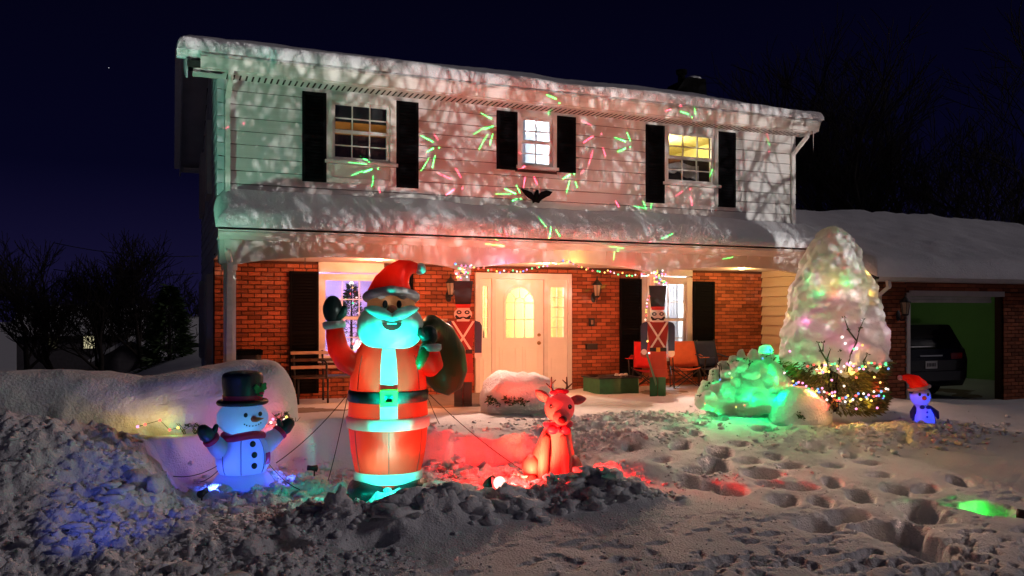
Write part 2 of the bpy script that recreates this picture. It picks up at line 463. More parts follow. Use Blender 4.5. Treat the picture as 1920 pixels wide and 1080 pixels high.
# snow clods: broken lumps lying on the ground, far too many to count
def lump_set(n=7, sub=1):
    out = []
    for k in range(n):
        bm = bmesh.new(); bmesh.ops.create_icosphere(bm, subdivisions=sub + (k % 2), radius=1.0)
        for v in bm.verts:
            v.co *= 1 + 0.75 * mnoise.noise(v.co * 1.1 + Vector((k * 7.1, 0, 0))) + 0.45 * mnoise.noise(v.co * 2.7 + Vector((0, k * 3.3, 0)))
            v.co.z *= 0.8
        bm.verts.ensure_lookup_table()
        out.append((np.array([v.co[:] for v in bm.verts]), np.array([[v.index for v in f.verts] for f in bm.faces]))); bm.free()
    return out
LUMPS = lump_set(8)
rng = np.random.default_rng(5)
def clods(zones):
    Vs, Fs, k = [], [], 0
    pts = []
    for (n, fx, fy, s0, s1, emb) in zones:
        X = fx(n); Y = fy(n, X); S = s0 * (s1 / s0) ** (rng.random(n) ** 2.2)
        Z = with_feet(X, Y, ground_h(X, Y))
        pts += list(zip(X, Y, Z + S * emb, S))
    for i, (x, y, z, s) in enumerate(pts):
        v, f = LUMPS[i % len(LUMPS)]
        if s < 0.025: v, f = LUMPS[(i % 4) * 2]
        a = rng.random() * 6.28; c, q = math.cos(a), math.sin(a)
        sc = s * (0.6 + 0.8 * rng.random(3)); sc[2] *= 0.8
        if s > 0.05: v, f = LUMPS[1 + 2 * (i % 3)]
        vv = v * sc
        vv = np.stack([vv[:, 0] * c - vv[:, 1] * q + x, vv[:, 0] * q + vv[:, 1] * c + y, vv[:, 2] + z], 1)
        Vs.append(vv); Fs.append(f + k); k += len(v)
    return np.concatenate(Vs), np.concatenate(Fs)
U = lambda a, b: (lambda n: a + (b - a) * rng.random(n))
UY = lambda a, b: (lambda n, X: a + (b - a) * rng.random(n))
def ny(c, s): return lambda n, X: c + s * rng.standard_normal(n)
def nx(c, s): return lambda n: c + s * rng.standard_normal(n)
CV, CF = clods([
    (5200, lambda n: 1.1 - 4.0 * rng.random(n) ** 1.2, lambda n, X: 5.0 + 4.6 * rng.random(n) ** 1.1, 0.007, 0.03, 0.1),
    (700, lambda n: 1.1 - 4.0 * rng.random(n) ** 1.2, lambda n, X: 5.0 + 4.6 * rng.random(n) ** 1.1, 0.02, 0.07, 0.15),
    (70, lambda n: 0.9 - 3.5 * rng.random(n) ** 1.2, lambda n, X: 5.2 + 4.2 * rng.random(n), 0.06, 0.13, 0.1),
    (700, U(-0.6, 1.8), UY(6.4, 8.0), 0.012, 0.045, 0.3),
    (600, U(0.2, 3.4), UY(9.2, 10.5), 0.015, 0.07, 0.3),
    (170, U(0.9, 4.5), ny(7.62, 0.17), 0.025, 0.12, 0.25),
    (40, U(1.4, 4.4), ny(7.55, 0.12), 0.08, 0.16, 0.2),
    (260, nx(3.3, 0.5), ny(8.4, 0.45), 0.02, 0.08, 0.3),
    (60, nx(4.3, 0.35), ny(7.5, 0.1), 0.03, 0.08, 0.3),
    (700, nx(6.0, 0.9), ny(10.4, 0.35), 0.012, 0.06, 0.3),
    (900, nx(9.4, 1.1), ny(8.9, 0.33), 0.012, 0.06, 0.3),
    (260, nx(5.3, 0.6), ny(9.5, 0.2), 0.012, 0.05, 0.3),
    (180, nx(5.6, 0.7), ny(8.0, 0.25), 0.010, 0.04, 0.3),
    (500, U(1.5, 7), UY(5.2, 7.4), 0.006, 0.016, 0.2),
])
co = link_mesh('snow_clods', np_mesh('snow_clods', CV, CF), SNOW)
tag(co, 'loose lumps of broken snow strewn over the yard', 'snow', kind='stuff')

# ================================================================== HOUSE
F, B = 13.4, 14.6            # upper front wall, recessed brick wall
XL, XR = 0.69, 11.63
YR = 22.0                    # rear wall
house = thing('house', 'two storey house with pale siding above a brick porch', 'house', (6.2, B, 0))

def wall_boxes(mb, x0, x1, z0, z1, y0, y1, ops):
    xs = sorted({x0, x1} | {v for o in ops for v in (o[0], o[1])}); zs = sorted({z0, z1} | {v for o in ops for v in (o[2], o[3])})
    for i in range(len(xs) - 1):
        cx = (xs[i] + xs[i + 1]) / 2; run = None
        for k in range(len(zs) - 1):
            cz = (zs[k] + zs[k + 1]) / 2
            solid = not any(o[0] < cx < o[1] and o[2] < cz < o[3] for o in ops)
            if solid: run = (run[0], zs[k + 1]) if run else (zs[k], zs[k + 1])
            if (not solid or k == len(zs) - 2) and run:
                mb.box(xs[i], xs[i + 1], y0, y1, run[0], run[1]); run = None
    return mb
def unit_board():
    # unit clapboard: x 0..1, z 0..1, thick at the bottom edge
    mb = MB()
    mb.add([(0, -0.026, 0), (1, -0.026, 0), (1, 0.0, 0), (0, 0.0, 0), (0, -0.006, 1), (1, -0.006, 1), (1, 0.0, 1), (0, 0.0, 1)],
           [(0, 3, 2, 1), (4, 5, 6, 7), (0, 1, 5, 4), (1, 2, 6, 5), (2, 3, 7, 6), (3, 0, 4, 7)])
    return mb.mesh('siding_board')
BOARD = unit_board(); BOARD.materials.append(SIDING)
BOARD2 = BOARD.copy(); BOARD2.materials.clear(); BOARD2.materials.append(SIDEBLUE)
BOARD3 = BOARD.copy(); BOARD3.materials.clear()
BOARD3.materials.append(pm('tan_siding_paint', (0.50, 0.42, 0.30), rough=0.6, var=0.08, scale=3, bump=0.04))

# --- upper front openings, from the photograph
def rect(xa, ya, xb, yb, Y):
    """pixel rectangle (top-left, bottom-right measured at its left edge) -> x0, x1, z0, z1"""
    X0, X1 = PX(xa, Y), PX(xb, Y)
    return X0, X1, PZ(xa, yb, Y), PZ(xa, ya, Y)
W1 = rect(627, 195, 726, 296, F)     # glass areas
W2 = rect(979, 224, 1031, 307, F)
W3 = rect(1253, 251, 1334, 338, F)
ups = [W1, W2, W3]
EX = 0.203; Z_TOP = 5.07
opsU = [(a - 0.05, b + 0.05, c - 0.05, d + 0.05) for a, b, c, d in ups]
front = wall_boxes(MB(), XL + 0.02, XR - 0.02, 2.45, Z_TOP, F, F + 0.16, opsU).build('upper_front_wall', pm('board_gap_shade', (0.05, 0.035, 0.03), rough=0.9, bump=0), house)  # dark colour stands in for shade in the gaps between boards
opsB = [(a - 0.14, b + 0.14, c - 0.14, d + 0.12) for a, b, c, d in ups]
k = 0
z = 4.889 - EX * 10
while z < Z_TOP - 0.02:
    za, zb = z, min(z + EX, Z_TOP)
    segs = [(XL + 0.03, XR - 0.03, za, zb)]
    for (a, b, c, d) in opsB:
        new = []
        for (x0, x1, s0, s1) in segs:
            if x1 <= a or x0 >= b or s1 <= c or s0 >= d: new.append((x0, x1, s0, s1)); continue
            if x0 < a: new.append((x0, a, s0, s1))
            if x1 > b: new.append((b, x1, s0, s1))
            if s1 > d: new.append((max(a, x0), min(b, x1), max(d, s0), s1))
            if s0 < c: new.append((max(a, x0), min(b, x1), s0, min(c, s1)))
        segs = new
    cut = []
    for (x0, x1, s0, s1) in segs:
        if x1 - x0 > 3.2:
            xm = x0 + (x1 - x0) * (0.3 + 0.4 * random.random()); cut += [(x0, xm - 0.002, s0, s1), (xm + 0.002, x1, s0, s1)]
        else: cut.append((x0, x1, s0, s1))
    for (x0, x1, s0, s1) in cut:
        if s1 - s0 < 0.03: continue
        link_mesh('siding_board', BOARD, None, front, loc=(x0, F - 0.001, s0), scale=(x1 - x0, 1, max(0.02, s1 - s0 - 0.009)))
    z += EX
# corner caps at both ends of the upper front
CAP = MB().box(-0.02, 0.085, -0.034, 0.06, 0.006, 0.197).mesh('corner_cap'); CAP.materials.append(SIDEBLUE)
CAPR = MB().box(-0.085, 0.02, -0.034, 0.06, 0.006, 0.197).mesh('corner_cap'); CAPR.materials.append(SIDING)
for i in range(11):
    link_mesh('corner_cap', CAP, None, house, loc=(XL - 0.02, F - 0.002, 4.889 - EX * (i)))
    link_mesh('corner_cap', CAPR, None, house, loc=(XR + 0.02, F - 0.002, 4.889 - EX * (i)))

# --- left side wall with its own siding, gable included
YS = 13.44
RIDGE_Y = 17.7; RIDGE_Z = 6.72; EAVE_Z = 5.16
SLOPE = (RIDGE_Z - EAVE_Z) / (RIDGE_Y - 12.95)
side_wall = MB()
side_wall.box(XL + 0.03, XL + 0.16, YS + 0.13, YR, 2.4, 5.07); side_wall.box(XL + 0.03, XL + 0.16, B + 0.13, YR, -0.6, 2.4)
side_wall.add([(XL + 0.1, YS, 5.07), (XL + 0.1, YR, 5.07), (XL + 0.1, RIDGE_Y, 5.07 + SLOPE * 4.3)], [(0, 1, 2)])
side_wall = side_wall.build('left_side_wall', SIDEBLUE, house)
z = 4.889 - EX * 27
while z < 6.3:
    y0 = YS if z > 2.28 else B + 0.03
    y1 = YR
    if z > Z_TOP - 0.1:
        lim = (z + EX - 5.07) / SLOPE; y0 = YS + lim; y1 = YR - lim
    if y1 - y0 > 0.2:
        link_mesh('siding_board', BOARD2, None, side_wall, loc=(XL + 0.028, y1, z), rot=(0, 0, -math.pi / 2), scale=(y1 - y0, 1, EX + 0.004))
    z += EX
for (yc, za, zb, w) in ((16.9, 3.78, 4.95, 0.9), (20.3, 3.78, 4.95, 0.9), (16.9, 0.55, 2.1, 0.9), (20.6, 0.55, 2.1, 0.9)):
    m = MB()
    x0, x1 = XL - 0.075, XL + 0.03
    m.box(x0, x1, yc - w / 2 - 0.1, yc - w / 2, za - 0.1, zb + 0.1); m.box(x0, x1, yc + w / 2, yc + w / 2 + 0.1, za - 0.1, zb + 0.1)
    m.box(x0 + 0.003, x1, yc - w / 2, yc + w / 2, zb, zb + 0.098); m.box(x0 + 0.003, x1, yc - w / 2, yc + w / 2, za - 0.098, za)
    sw = m.build('side_window', TRIM, house)
    MB().box(XL - 0.02, XL - 0.01, yc - w / 2, yc + w / 2, za, zb).build('pane', pm('dark_pane', (0.01, 0.012, 0.02), rough=0.1, var=0.1, bump=0, spec=0.6), sw)

# rear, right and inner walls close the shell
sh = MB()
sh.box(XL + 0.17, XR, YR - 0.15, YR - 0.01, -0.6, 5.07); sh.box(XR - 0.15, XR - 0.01, F + 0.165, YR - 0.16, 2.4, 5.07)
sh.add([(XR - 0.05, YS, 5.07), (XR - 0.05, YR, 5.07), (XR - 0.05, RIDGE_Y, 5.07 + SLOPE * 4.3)], [(0, 2, 1)])
sh.build('rear_wall', SIDING, house)

# --- brick porch wall
WA = rect(609, 525, 703, 664, B)     # left porch window glass (right part hidden behind the inflatable)
WA = (WA[0], WA[1] + 0.02, 0.72, WA[3])
DO = (5.236, 7.225, 0.0, 2.235)      # door unit
WB = (PX(1222, B), PX(1283, B), PZ(1240, 668, B), PZ(1240, 532, B))
XB1 = PX(1428, B)
HEAD_A = (PX(597, B), PX(719, B)); HEAD_B = (PX(1201, B), PX(1297, B))
CEIL = 2.37
opsG = [(HEAD_A[0], HEAD_A[1], WA[2] - 0.1, CEIL), (DO[0], DO[1], 0.0, DO[3]), (HEAD_B[0], HEAD_B[1], WB[2] - 0.1, CEIL)]
bw = wall_boxes(MB(), XL - 0.02, XB1 + 0.3, -0.25, CEIL + 0.1, B + 0.012, B + 0.2, opsG)
bw.box(XL - 0.02, XL + 0.1, B + 0.2, B + 0.5, -0.25, 2.26)
brick_wall = bw.build('brick_wall', MORTAR, house)
def unit_brick():
    c = 0.06; d = 0.12
    V = [(0, 0, 0), (1, 0, 0), (1, 0, 1), (0, 0, 1)]
    V = [(0.03, 0, 0.08), (0.97, 0, 0.08), (0.97, 0, 0.92), (0.03, 0, 0.92), (0, 0.25, 0), (1, 0.25, 0), (1, 0.25, 1), (0, 0.25, 1), (0, 1, 0), (1, 1, 0), (1, 1, 1), (0, 1, 1)]
    Fc = [(0, 1, 2, 3), (4, 5, 1, 0), (5, 6, 2, 1), (6, 7, 3, 2), (7, 4, 0, 3), (8, 9, 5, 4), (9, 10, 6, 5), (10, 11, 7, 6), (11, 8, 4, 7)]
    return np.array(V, float), Fc
BV, BF = unit_brick()
bm_ = MB(); bm_.add([tuple(p) for p in BV], BF); BRICKME = bm_.mesh('brick'); BRICKME.materials.append(BRICK)
def lay_bricks(x0, x1, z0, z1, ops, vis):
    """returns brick rectangles; vis(x, z) ranks what shows in the photograph"""
    out = []
    cz = z0; row = 0; CH, BL = 0.0735, 0.213
    while cz + CH <= z1 + 0.03:
        x = x0 - (BL / 2 if row % 2 else 0)
        while x < x1:
            a, b = max(x, x0), min(x + BL - 0.011, x1)
            s, t = cz, min(cz + CH - 0.011, z1)
            segs = [(a, b)]
            for (o0, o1, oz0, oz1) in ops:
                if t <= oz0 + 0.01 or s >= oz1 - 0.01: continue
                segs = [q for (p0, p1) in segs for q in ((p0, min(p1, o0)), (max(p0, o1), p1)) if q[1] - q[0] > 0.03]
            for (p0, p1) in segs:
                if p1 - p0 > 0.03 and t - s > 0.02: out.append((p0, p1, s, t, vis(p0, s)))
            x += BL
        cz += CH; row += 1
    return out
def vis_front(x, z):
    sc = 0
    for (a, b, zl, w) in ((1.0, 1.82, 0.6, 3), (4.05, 5.24, 1.2, 4), (7.22, 8.1, 0.5, 8), (XL - 0.05, 1.0, 0.7, 2), (10.3, 11.9, 0.6, 4)):
        if a - 0.2 <= x <= b and z > zl: sc = max(sc, w)
    return sc
bricks = lay_bricks(XL - 0.02, XB1, -0.02, CEIL - 0.005, opsG, vis_front)
bricks.sort(key=lambda r: -r[4] + 0.001 * r[0])
def place_bricks(lst, wall, Y, cap):
    for i, (a, b, s, t, _) in enumerate(lst[:cap]):
        link_mesh('brick', BRICKME, None, wall, loc=(a, Y - 0.006 * random.random(), s), scale=(b - a, 0.05, t - s))
    if len(lst) > cap:
        rest = MB()
        for (a, b, s, t, _) in lst[cap:]:
            j = 0.006 * random.random()
            rest.add([(a + p[0] * (b - a), Y - j + p[1] * 0.05, s + p[2] * (t - s)) for p in BV], BF)
        o = rest.build('bricks', BRICK, wall); o['kind'] = 'stuff'
place_bricks(bricks, brick_wall, B, 300)

# --- windows
def window(parent, r, Y, cols, rows_top, rows_bot, trim_w=0.1, name='window', panel=None, dark=False, t_mat=TRIM):
    x0, x1, z0, z1 = r
    yt = Y - 0.05
    m = MB()
    tw = trim_w
    m.box(x0 - 0.04 - tw, x0 - 0.04, yt, Y + 0.04, z0 - 0.04, z1 + 0.04 + tw); m.box(x1 + 0.04, x1 + 0.04 + tw, yt, Y + 0.04, z0 - 0.04, z1 + 0.04 + tw)
    m.box(x0 - 0.04, x1 + 0.04, yt + 0.003, Y + 0.04, z1 + 0.04, z1 + 0.04 + tw)
    if panel:      # boarded panel below the sill, as wide as the trim
        m.box(x0 - 0.04 - tw, x0 - 0.04, yt + 0.002, Y + 0.03, panel, z0 - 0.10); m.box(x1 + 0.04, x1 + 0.04 + tw, yt + 0.002, Y + 0.03, panel, z0 - 0.10)
        m.box(x0 - 0.04, x1 + 0.04, yt + 0.024, Y + 0.03, panel + 0.1, z0 - 0.10); m.box(x0 - 0.04, x1 + 0.04, yt + 0.004, Y + 0.03, panel, panel + 0.09)
    w = m.build(name, t_mat, parent)
    MB().box(x0 - 0.06 - tw, x1 + 0.06 + tw, yt - 0.04, Y + 0.05, z0 - 0.095, z0 - 0.042).build('sill', t_mat, w)
    zm = (z0 + z1) / 2
    for (za, zb, rows, dy, nm) in ((zm, z1, rows_top, 0.0, 'upper_sash'), (z0, zm, rows_bot, 0.025, 'lower_sash')):
        s = MB(); ya, yb = Y - 0.015 + dy, Y + 0.03 + dy
        f = 0.035
        s.box(x0 - 0.04, x0 + f * 0.3, ya, yb, za - 0.02, zb + 0.04); s.box(x1 - f * 0.3, x1 + 0.04, ya, yb, za - 0.02, zb + 0.04)
        s.box(x0 + f * 0.3, x1 - f * 0.3, ya + 0.002, yb, zb - 0.005, zb + 0.04); s.box(x0 + f * 0.3, x1 - f * 0.3, ya + 0.002, yb, za - 0.022, za + 0.025)
        for i in range(1, cols):
            xx = x0 + (x1 - x0) * i / cols; s.box(xx - 0.009, xx + 0.009, ya + 0.008, yb - 0.01, za + 0.025, zb - 0.005)
        for i in range(1, rows):
            zz = za + (zb - za) * i / rows; s.box(x0 + f * 0.3, x1 - f * 0.3, ya + 0.01, yb - 0.012, zz - 0.009, zz + 0.009)
        so = s.build(nm, t_mat, w)
        for i in range(cols):
            for j in range(rows):
                xa = x0 + (x1 - x0) * i / cols; xb = x0 + (x1 - x0) * (i + 1) / cols
                a = za + (zb - za) * j / rows; b = za + (zb - za) * (j + 1) / rows
                MB().box(xa + 0.009, xb - 0.009, ya + 0.018, ya + 0.021, a + 0.012, b - 0.009).build('pane', GLASS, w)
    return w
sb1 = PZ(566, 340, F); sb3 = PZ(1209, 380, F)
window(house, W1, F, 3, 2, 2, panel=sb1 + 0.0)
window(house, W2, F, 2, 2, 2, trim_w=0.08)
window(house, W3, F, 3, 2, 2, panel=sb3 + 0.02)
window(house, WA, B, 3, 2, 2, trim_w=0.07)
window(house, WB, B, 2, 2, 2, trim_w=0.10)
# boarded heads above the two porch windows
for (h0, h1, zt) in ((HEAD_A[0], HEAD_A[1], WA[3] + 0.13), (HEAD_B[0], HEAD_B[1], WB[3] + 0.16)):
    m = MB(); m.box(h0, h1, B - 0.035, B + 0.1, zt + 0.005, CEIL - 0.002)
    m.box(h0 + 0.02, h1 - 0.02, B - 0.05, B - 0.036, zt + 0.02, zt + 0.06)
    m.build('window_head', TRIM, house)
for (h0, h1, wz) in ((HEAD_A[0], HEAD_A[1], WA), (HEAD_B[0], HEAD_B[1], WB)):
    m = MB()
    if wz[0] - 0.11 > h0: m.box(h0, wz[0] - 0.112, B - 0.03, B + 0.1, wz[2] - 0.1, wz[3] + 0.13)
    if wz[1] + 0.15 < h1: m.box(wz[1] + 0.145, h1, B - 0.03, B + 0.1, wz[2] - 0.1, wz[3] + 0.13)
    if m.v: m.build('window_casing', TRIM, house)

# --- shutters with louvres
def shutter(x0, x1, z0, z1, Y, label=None):
    m = MB(); fr = 0.045; d0, d1 = Y - 0.065, Y - 0.028
    m.box(x0, x0 + fr, d0, d1, z0, z1); m.box(x1 - fr, x1, d0, d1, z0, z1)
    zs = [z0, (z0 + z1) / 2, z1]
    for zz in (z0, (z0 + z1) / 2 - fr / 2, z1 - fr): m.box(x0 + fr, x1 - fr, d0 + 0.002, d1, zz, zz + fr)
    o = m.build('shutter', BLACKP, house)
    MB().box(x0 + 0.01, x1 - 0.01, d1 + 0.001, d1 + 0.006, z0 + 0.01, z1 - 0.01).build('back_panel', BLACKP, o)
    s = MB(); n = int((z1 - z0) / 0.055)
    for i in range(n):
        za = z0 + fr + (z1 - z0 - 2 * fr) * i / n; zb = za + 0.05
        s.add([(x0 + fr, d0 + 0.004, za), (x1 - fr, d0 + 0.004, za), (x1 - fr, d1, zb), (x0 + fr, d1, zb), (x0 + fr, d0 + 0.010, za - 0.004), (x1 - fr, d0 + 0.010, za - 0.004)],
              [(0, 1, 2, 3), (4, 5, 1, 0)])
    s.build('louvres', BLACKP, o)
for (xa, ya, xb, yb) in ((566, 172, 611, 340), (742, 190, 783, 352), (930, 208, 968, 317), (1042, 218, 1077, 323), (1209, 234, 1243, 380), (1344, 247, 1376, 388)):
    r = rect(xa, ya, xb, yb, F); shutter(*r, F)
shutter(PX(542, B), HEAD_A[0] - 0.004, 0.1, PZ(570, 509, B), B)
shutter(HEAD_A[1] + 0.006, HEAD_A[1] + 0.53, 0.1, PZ(570, 509, B), B)
shutter(PX(1160, B), HEAD_B[0] - 0.006, 0.15, PZ(1180, 523, B), B)
shutter(HEAD_B[1] + 0.006, PX(1337, B), 0.15, PZ(1317, 528, B), B)

# --- door unit
dm = MB()
x0, x1, _, zt = DO
dm.box(x0, x0 + 0.085, B - 0.06, B + 0.12, 0.0, zt); dm.box(x1 - 0.085, x1, B - 0.06, B + 0.12, 0.0, zt)
dm.box(x0 + 0.085, x1 - 0.085, B - 0.058, B + 0.12, 2.125, zt)
dl, dr = PX(931, B), PX(1016, B)
for xa in (dl - 0.11, dr + 0.03): dm.box(xa, xa + 0.08, B - 0.045, B + 0.1, 0.0, 2.125)
dm.box(x0 + 0.085, x1 - 0.085, B - 0.07, B + 0.1, -0.02, 0.035)
door_unit = dm.build('door_frame', TRIM, house)
DOORM = pm('door_paint', (0.70, 0.66, 0.62), rough=0.4, var=0.04, scale=4, bump=0.02)
def arch_pts(xc, w, zb, zs, n=12):
    return [(xc - w / 2, zb), (xc + w / 2, zb)] + [(xc + w / 2 * math.cos(math.pi * i / n), zs + w / 2 * math.sin(math.pi * i / n)) for i in range(n + 1)]
# slab with an arched light: built from columns so that the opening is real
xc = (dl + dr) / 2; gw = 0.60; gz0 = PZ(975, 634, B); gzs = PZ(975, 568, B)
slab = MB(); ya, yb = B - 0.005, B + 0.045
slab.box(dl - 0.028, dr + 0.028, ya, yb, 0.04, gz0)
slab.box(dl - 0.028, xc - gw / 2, ya, yb, gz0, 2.12); slab.box(xc + gw / 2, dr + 0.028, ya, yb, gz0, 2.12)
n = 16
for i in range(n):
    a0, a1 = math.pi - math.pi * i / n, math.pi - math.pi * (i + 1) / n
    p0 = (xc + gw / 2 * math.cos(a0), gzs + gw / 2 * math.sin(a0)); p1 = (xc + gw / 2 * math.cos(a1), gzs + gw / 2 * math.sin(a1))
    slab.add([(p0[0], ya, p0[1]), (p1[0], ya, p1[1]), (p1[0], ya, 2.12), (p0[0], ya, 2.12), (p0[0], yb, p0[1]), (p1[0], yb, p1[1]), (p1[0], yb, 2.12), (p0[0], yb, 2.12)],
             [(0, 1, 2, 3), (7, 6, 5, 4), (0, 4, 5, 1), (3, 2, 6, 7)])
door = slab.build('door', DOORM, house)
tr_ = MB()
ring = lambda w, z0_, zs_: arch_pts(xc, w, z0_, zs_)
ro, ri = ring(gw + 0.07, gz0 - 0.035, gzs), ring(gw - 0.02, gz0 + 0.01, gzs)
nn = len(ro)
tr_.add([(p[0], B - 0.022, p[1]) for p in ro] + [(p[0], B - 0.022, p[1]) for p in ri] + [(p[0], B - 0.006, p[1]) for p in ro] + [(p[0], B - 0.006, p[1]) for p in ri],
        [(i, (i + 1) % nn, nn + (i + 1) % nn, nn + i) for i in range(nn)] + [(i, 2 * nn + i, 2 * nn + (i + 1) % nn, (i + 1) % nn) for i in range(nn)]
        + [(nn + i, nn + (i + 1) % nn, 3 * nn + (i + 1) % nn, 3 * nn + i) for i in range(nn)])
tr_.build('glass_surround', DOORM, door)
mu = MB()
for i in (1, 2): xx = xc - gw / 2 + gw * i / 3; mu.box(xx - 0.008, xx + 0.008, B - 0.012, B + 0.01, gz0, gzs + 0.05)
for zz in ((gz0 + gzs) / 2 + 0.02, gzs): mu.box(xc - gw / 2, xc + gw / 2, B - 0.01, B + 0.008, zz - 0.008, zz + 0.008)
for a in (45, 90, 135):
    c, s_ = math.cos(R(a)), math.sin(R(a)); mu.bar((xc + 0.1 * c, B, gzs + 0.1 * s_), (xc + gw / 2 * c, B, gzs + gw / 2 * s_), 0.016)
mu.tube([(xc + 0.1 * math.cos(R(a)), B, gzs + 0.1 * math.sin(R(a))) for a in range(0, 181, 20)], 0.008, n=6)
mu.build('muntins', DOORM, door)
MB().poly(ring(gw - 0.005, gz0, gzs), B + 0.022, B + 0.025).build('arched_pane', GLASS, door)
for xa, xb in ((dl + 0.06, xc - 0.06), (xc + 0.06, dr - 0.06)):
    for za, zb in ((0.16, gz0 - 0.16),):
        m = MB()
        m.box(xa, xb, B - 0.012, B - 0.004, za, za + 0.03); m.box(xa, xb, B - 0.012, B - 0.004, zb - 0.03, zb)
        m.box(xa, xa + 0.03, B - 0.0125, B - 0.004, za + 0.03, zb - 0.03); m.box(xb - 0.03, xb, B - 0.0125, B - 0.004, za + 0.03, zb - 0.03)
        m.box(xa + 0.06, xb - 0.06, B - 0.011, B - 0.004, za + 0.06, zb - 0.06)
        m.build('door_panel', DOORM, door)
BRASS = pm('aged_brass', (0.35, 0.22, 0.1), rough=0.3, metal=0.9, var=0.15, bump=0)
for zz, r_ in ((PZ(1010, 628, B), 0.032), (PZ(1010, 643, B), 0.038)):
    kx = PX(1010, B)
    m = MB().tube([(kx, B - 0.004, zz), (kx, B - 0.02, zz), (kx, B - 0.022, zz)], [r_, r_, r_ * 0.5], n=14)
    m.ball((kx, B - 0.05, zz), r_ * 0.8, 12, 8)
    m.build('door_knob', BRASS, door)
for (xa, xb, side) in ((x0 + 0.085, dl - 0.11, 0), (dr + 0.11, x1 - 0.085, 1)):
    m = MB(); gl = xa + 0.07; gr = xb - 0.07; z0_, z1_ = PZ(905, 634, B), PZ(905, 537, B)
    m.box(xa, gl, B - 0.02, B + 0.04, 0.036, 2.124); m.box(gr, xb, B - 0.02, B + 0.04, 0.036, 2.124)
    m.box(gl, gr, B - 0.018, B + 0.04, 0.036, z0_); m.box(gl, gr, B - 0.018, B + 0.04, z1_, 2.124)
    for i in range(1, 5): zz = z0_ + (z1_ - z0_) * i / 5; m.box(gl, gr, B - 0.01, B + 0.02, zz - 0.006, zz + 0.006)
    m.box((gl + gr) / 2 - 0.006, (gl + gr) / 2 + 0.006, B - 0.008, B + 0.018, z0_, z1_)
    m.box(gl + 0.01, gr - 0.01, B - 0.028, B - 0.018, 0.15, 0.62)
    sl = m.build('sidelight', DOORM, house)
    MB().box(gl, gr, B + 0.022, B + 0.025, z0_, z1_).build('pane', GLASS, sl)

# --- porch: floor, ceiling, arched beam, posts
PFLOOR = pm('porch_concrete', (0.28, 0.22, 0.18), rough=0.85, var=0.15, scale=5, bump=0.2)
MB().box(XL - 0.1, XB1 + 0.25, 12.75, B + 0.01, -0.3, -0.004).build('porch_floor', PFLOOR, house)
MB().box(XL - 0.03, XB1 + 0.02, 12.98, B + 0.01, CEIL, CEIL + 0.05).build('porch_ceiling', pm('ceiling_paint', (0.68, 0.64, 0.6), rough=0.6, var=0.05, bump=0.03), house)
YB = 12.95
posts = [0.80, 4.44, 8.13, 11.72]
pts = [(XL - 0.03, 2.20)]
for i in range(3):
    a, b = posts[i] + 0.08, posts[i + 1] - 0.08
    for t in range(0, 17): u = t / 16; pts.append((a + (b - a) * u, 2.20 + 0.15 * math.sin(math.pi * u) ** 0.7))
pts += [(XB1 + 0.02, 2.20), (XB1 + 0.02, 2.60), (XL - 0.03, 2.60)]
bmx = MB()
lowp = pts[:-2]
for i in range(len(lowp) - 1):
    (xa, za), (xb, zb) = lowp[i], lowp[i + 1]
    if xb - xa < 1e-6: continue
    bmx.add([(xa, YB - 0.06, za), (xb, YB - 0.06, zb), (xb, YB - 0.06, 2.6), (xa, YB - 0.06, 2.6), (xa, YB + 0.06, za), (xb, YB + 0.06, zb), (xb, YB + 0.06, 2.6), (xa, YB + 0.06, 2.6)],
            [(0, 1, 2, 3), (7, 6, 5, 4), (0, 4, 5, 1)])
bmx.build('porch_beam', TRIM, house)
POSTM = pm('post_paint', (0.66, 0.63, 0.6), rough=0.5, var=0.25, scale=3, bump=0.06, stretch=(6, 6, 0.8))
for i, px_ in enumerate(posts):
    m = MB(); w = 0.075
    m.box(px_ - w, px_ + w, YB - w, YB + w, -0.01, 2.22)
    for s in (-1, 1):
        m.box(px_ - w - 0.012, px_ - w * 0.45, YB - w - 0.012, YB - w - 0.001, 0.02, 2.19); m.box(px_ + w * 0.45, px_ + w + 0.012, YB - w - 0.012, YB - w - 0.001, 0.02, 2.19)
        break
    m.box(px_ - w - 0.03, px_ + w + 0.03, YB - w - 0.03, YB + w + 0.03, 2.12, 2.195)
    m.build('porch_post', POSTM, house)
# plant hook hanging from the ceiling
hk = P(572, 492, 13.6)
MB().tube([(hk.x, 13.6, CEIL), (hk.x, 13.6, CEIL - 0.16), (hk.x + 0.02, 13.6, CEIL - 0.2), (hk.x + 0.05, 13.6, CEIL - 0.18)], 0.006, n=6).build('ceiling_hook', IRON, house)

# --- roofs, gutters, soffits, downspouts
RX0, RX1 = 0.22, 11.85
rf = MB()
zf = lambda y: EAVE_Z + SLOPE * (y - 12.95)
zb_ = lambda y: EAVE_Z + SLOPE * (22.45 - y)
rf.add([(RX0, 12.95, EAVE_Z), (RX1, 12.95, EAVE_Z), (RX1, RIDGE_Y, RIDGE_Z), (RX0, RIDGE_Y, RIDGE_Z), (RX0, 22.45, EAVE_Z), (RX1, 22.45, EAVE_Z),
        (RX0, 12.95, EAVE_Z - 0.1), (RX1, 12.95, EAVE_Z - 0.1), (RX1, RIDGE_Y, RIDGE_Z - 0.1), (RX0, RIDGE_Y, RIDGE_Z - 0.1), (RX0, 22.45, EAVE_Z - 0.1), (RX1, 22.45, EAVE_Z - 0.1)],
       [(0, 1, 2, 3), (3, 2, 5, 4), (6, 9, 8, 7), (9, 10, 11, 8), (0, 6, 7, 1), (0, 3, 9, 6), (3, 4, 10, 9), (1, 7, 8, 2), (2, 8, 11, 5), (4, 5, 11, 10)])
roof = rf.build('upper_roof', SHINGLE, house)
MB().box(0.30, RX1 - 0.02, 12.97, F, 5.045, 5.06).build('soffit', SIDING, house)
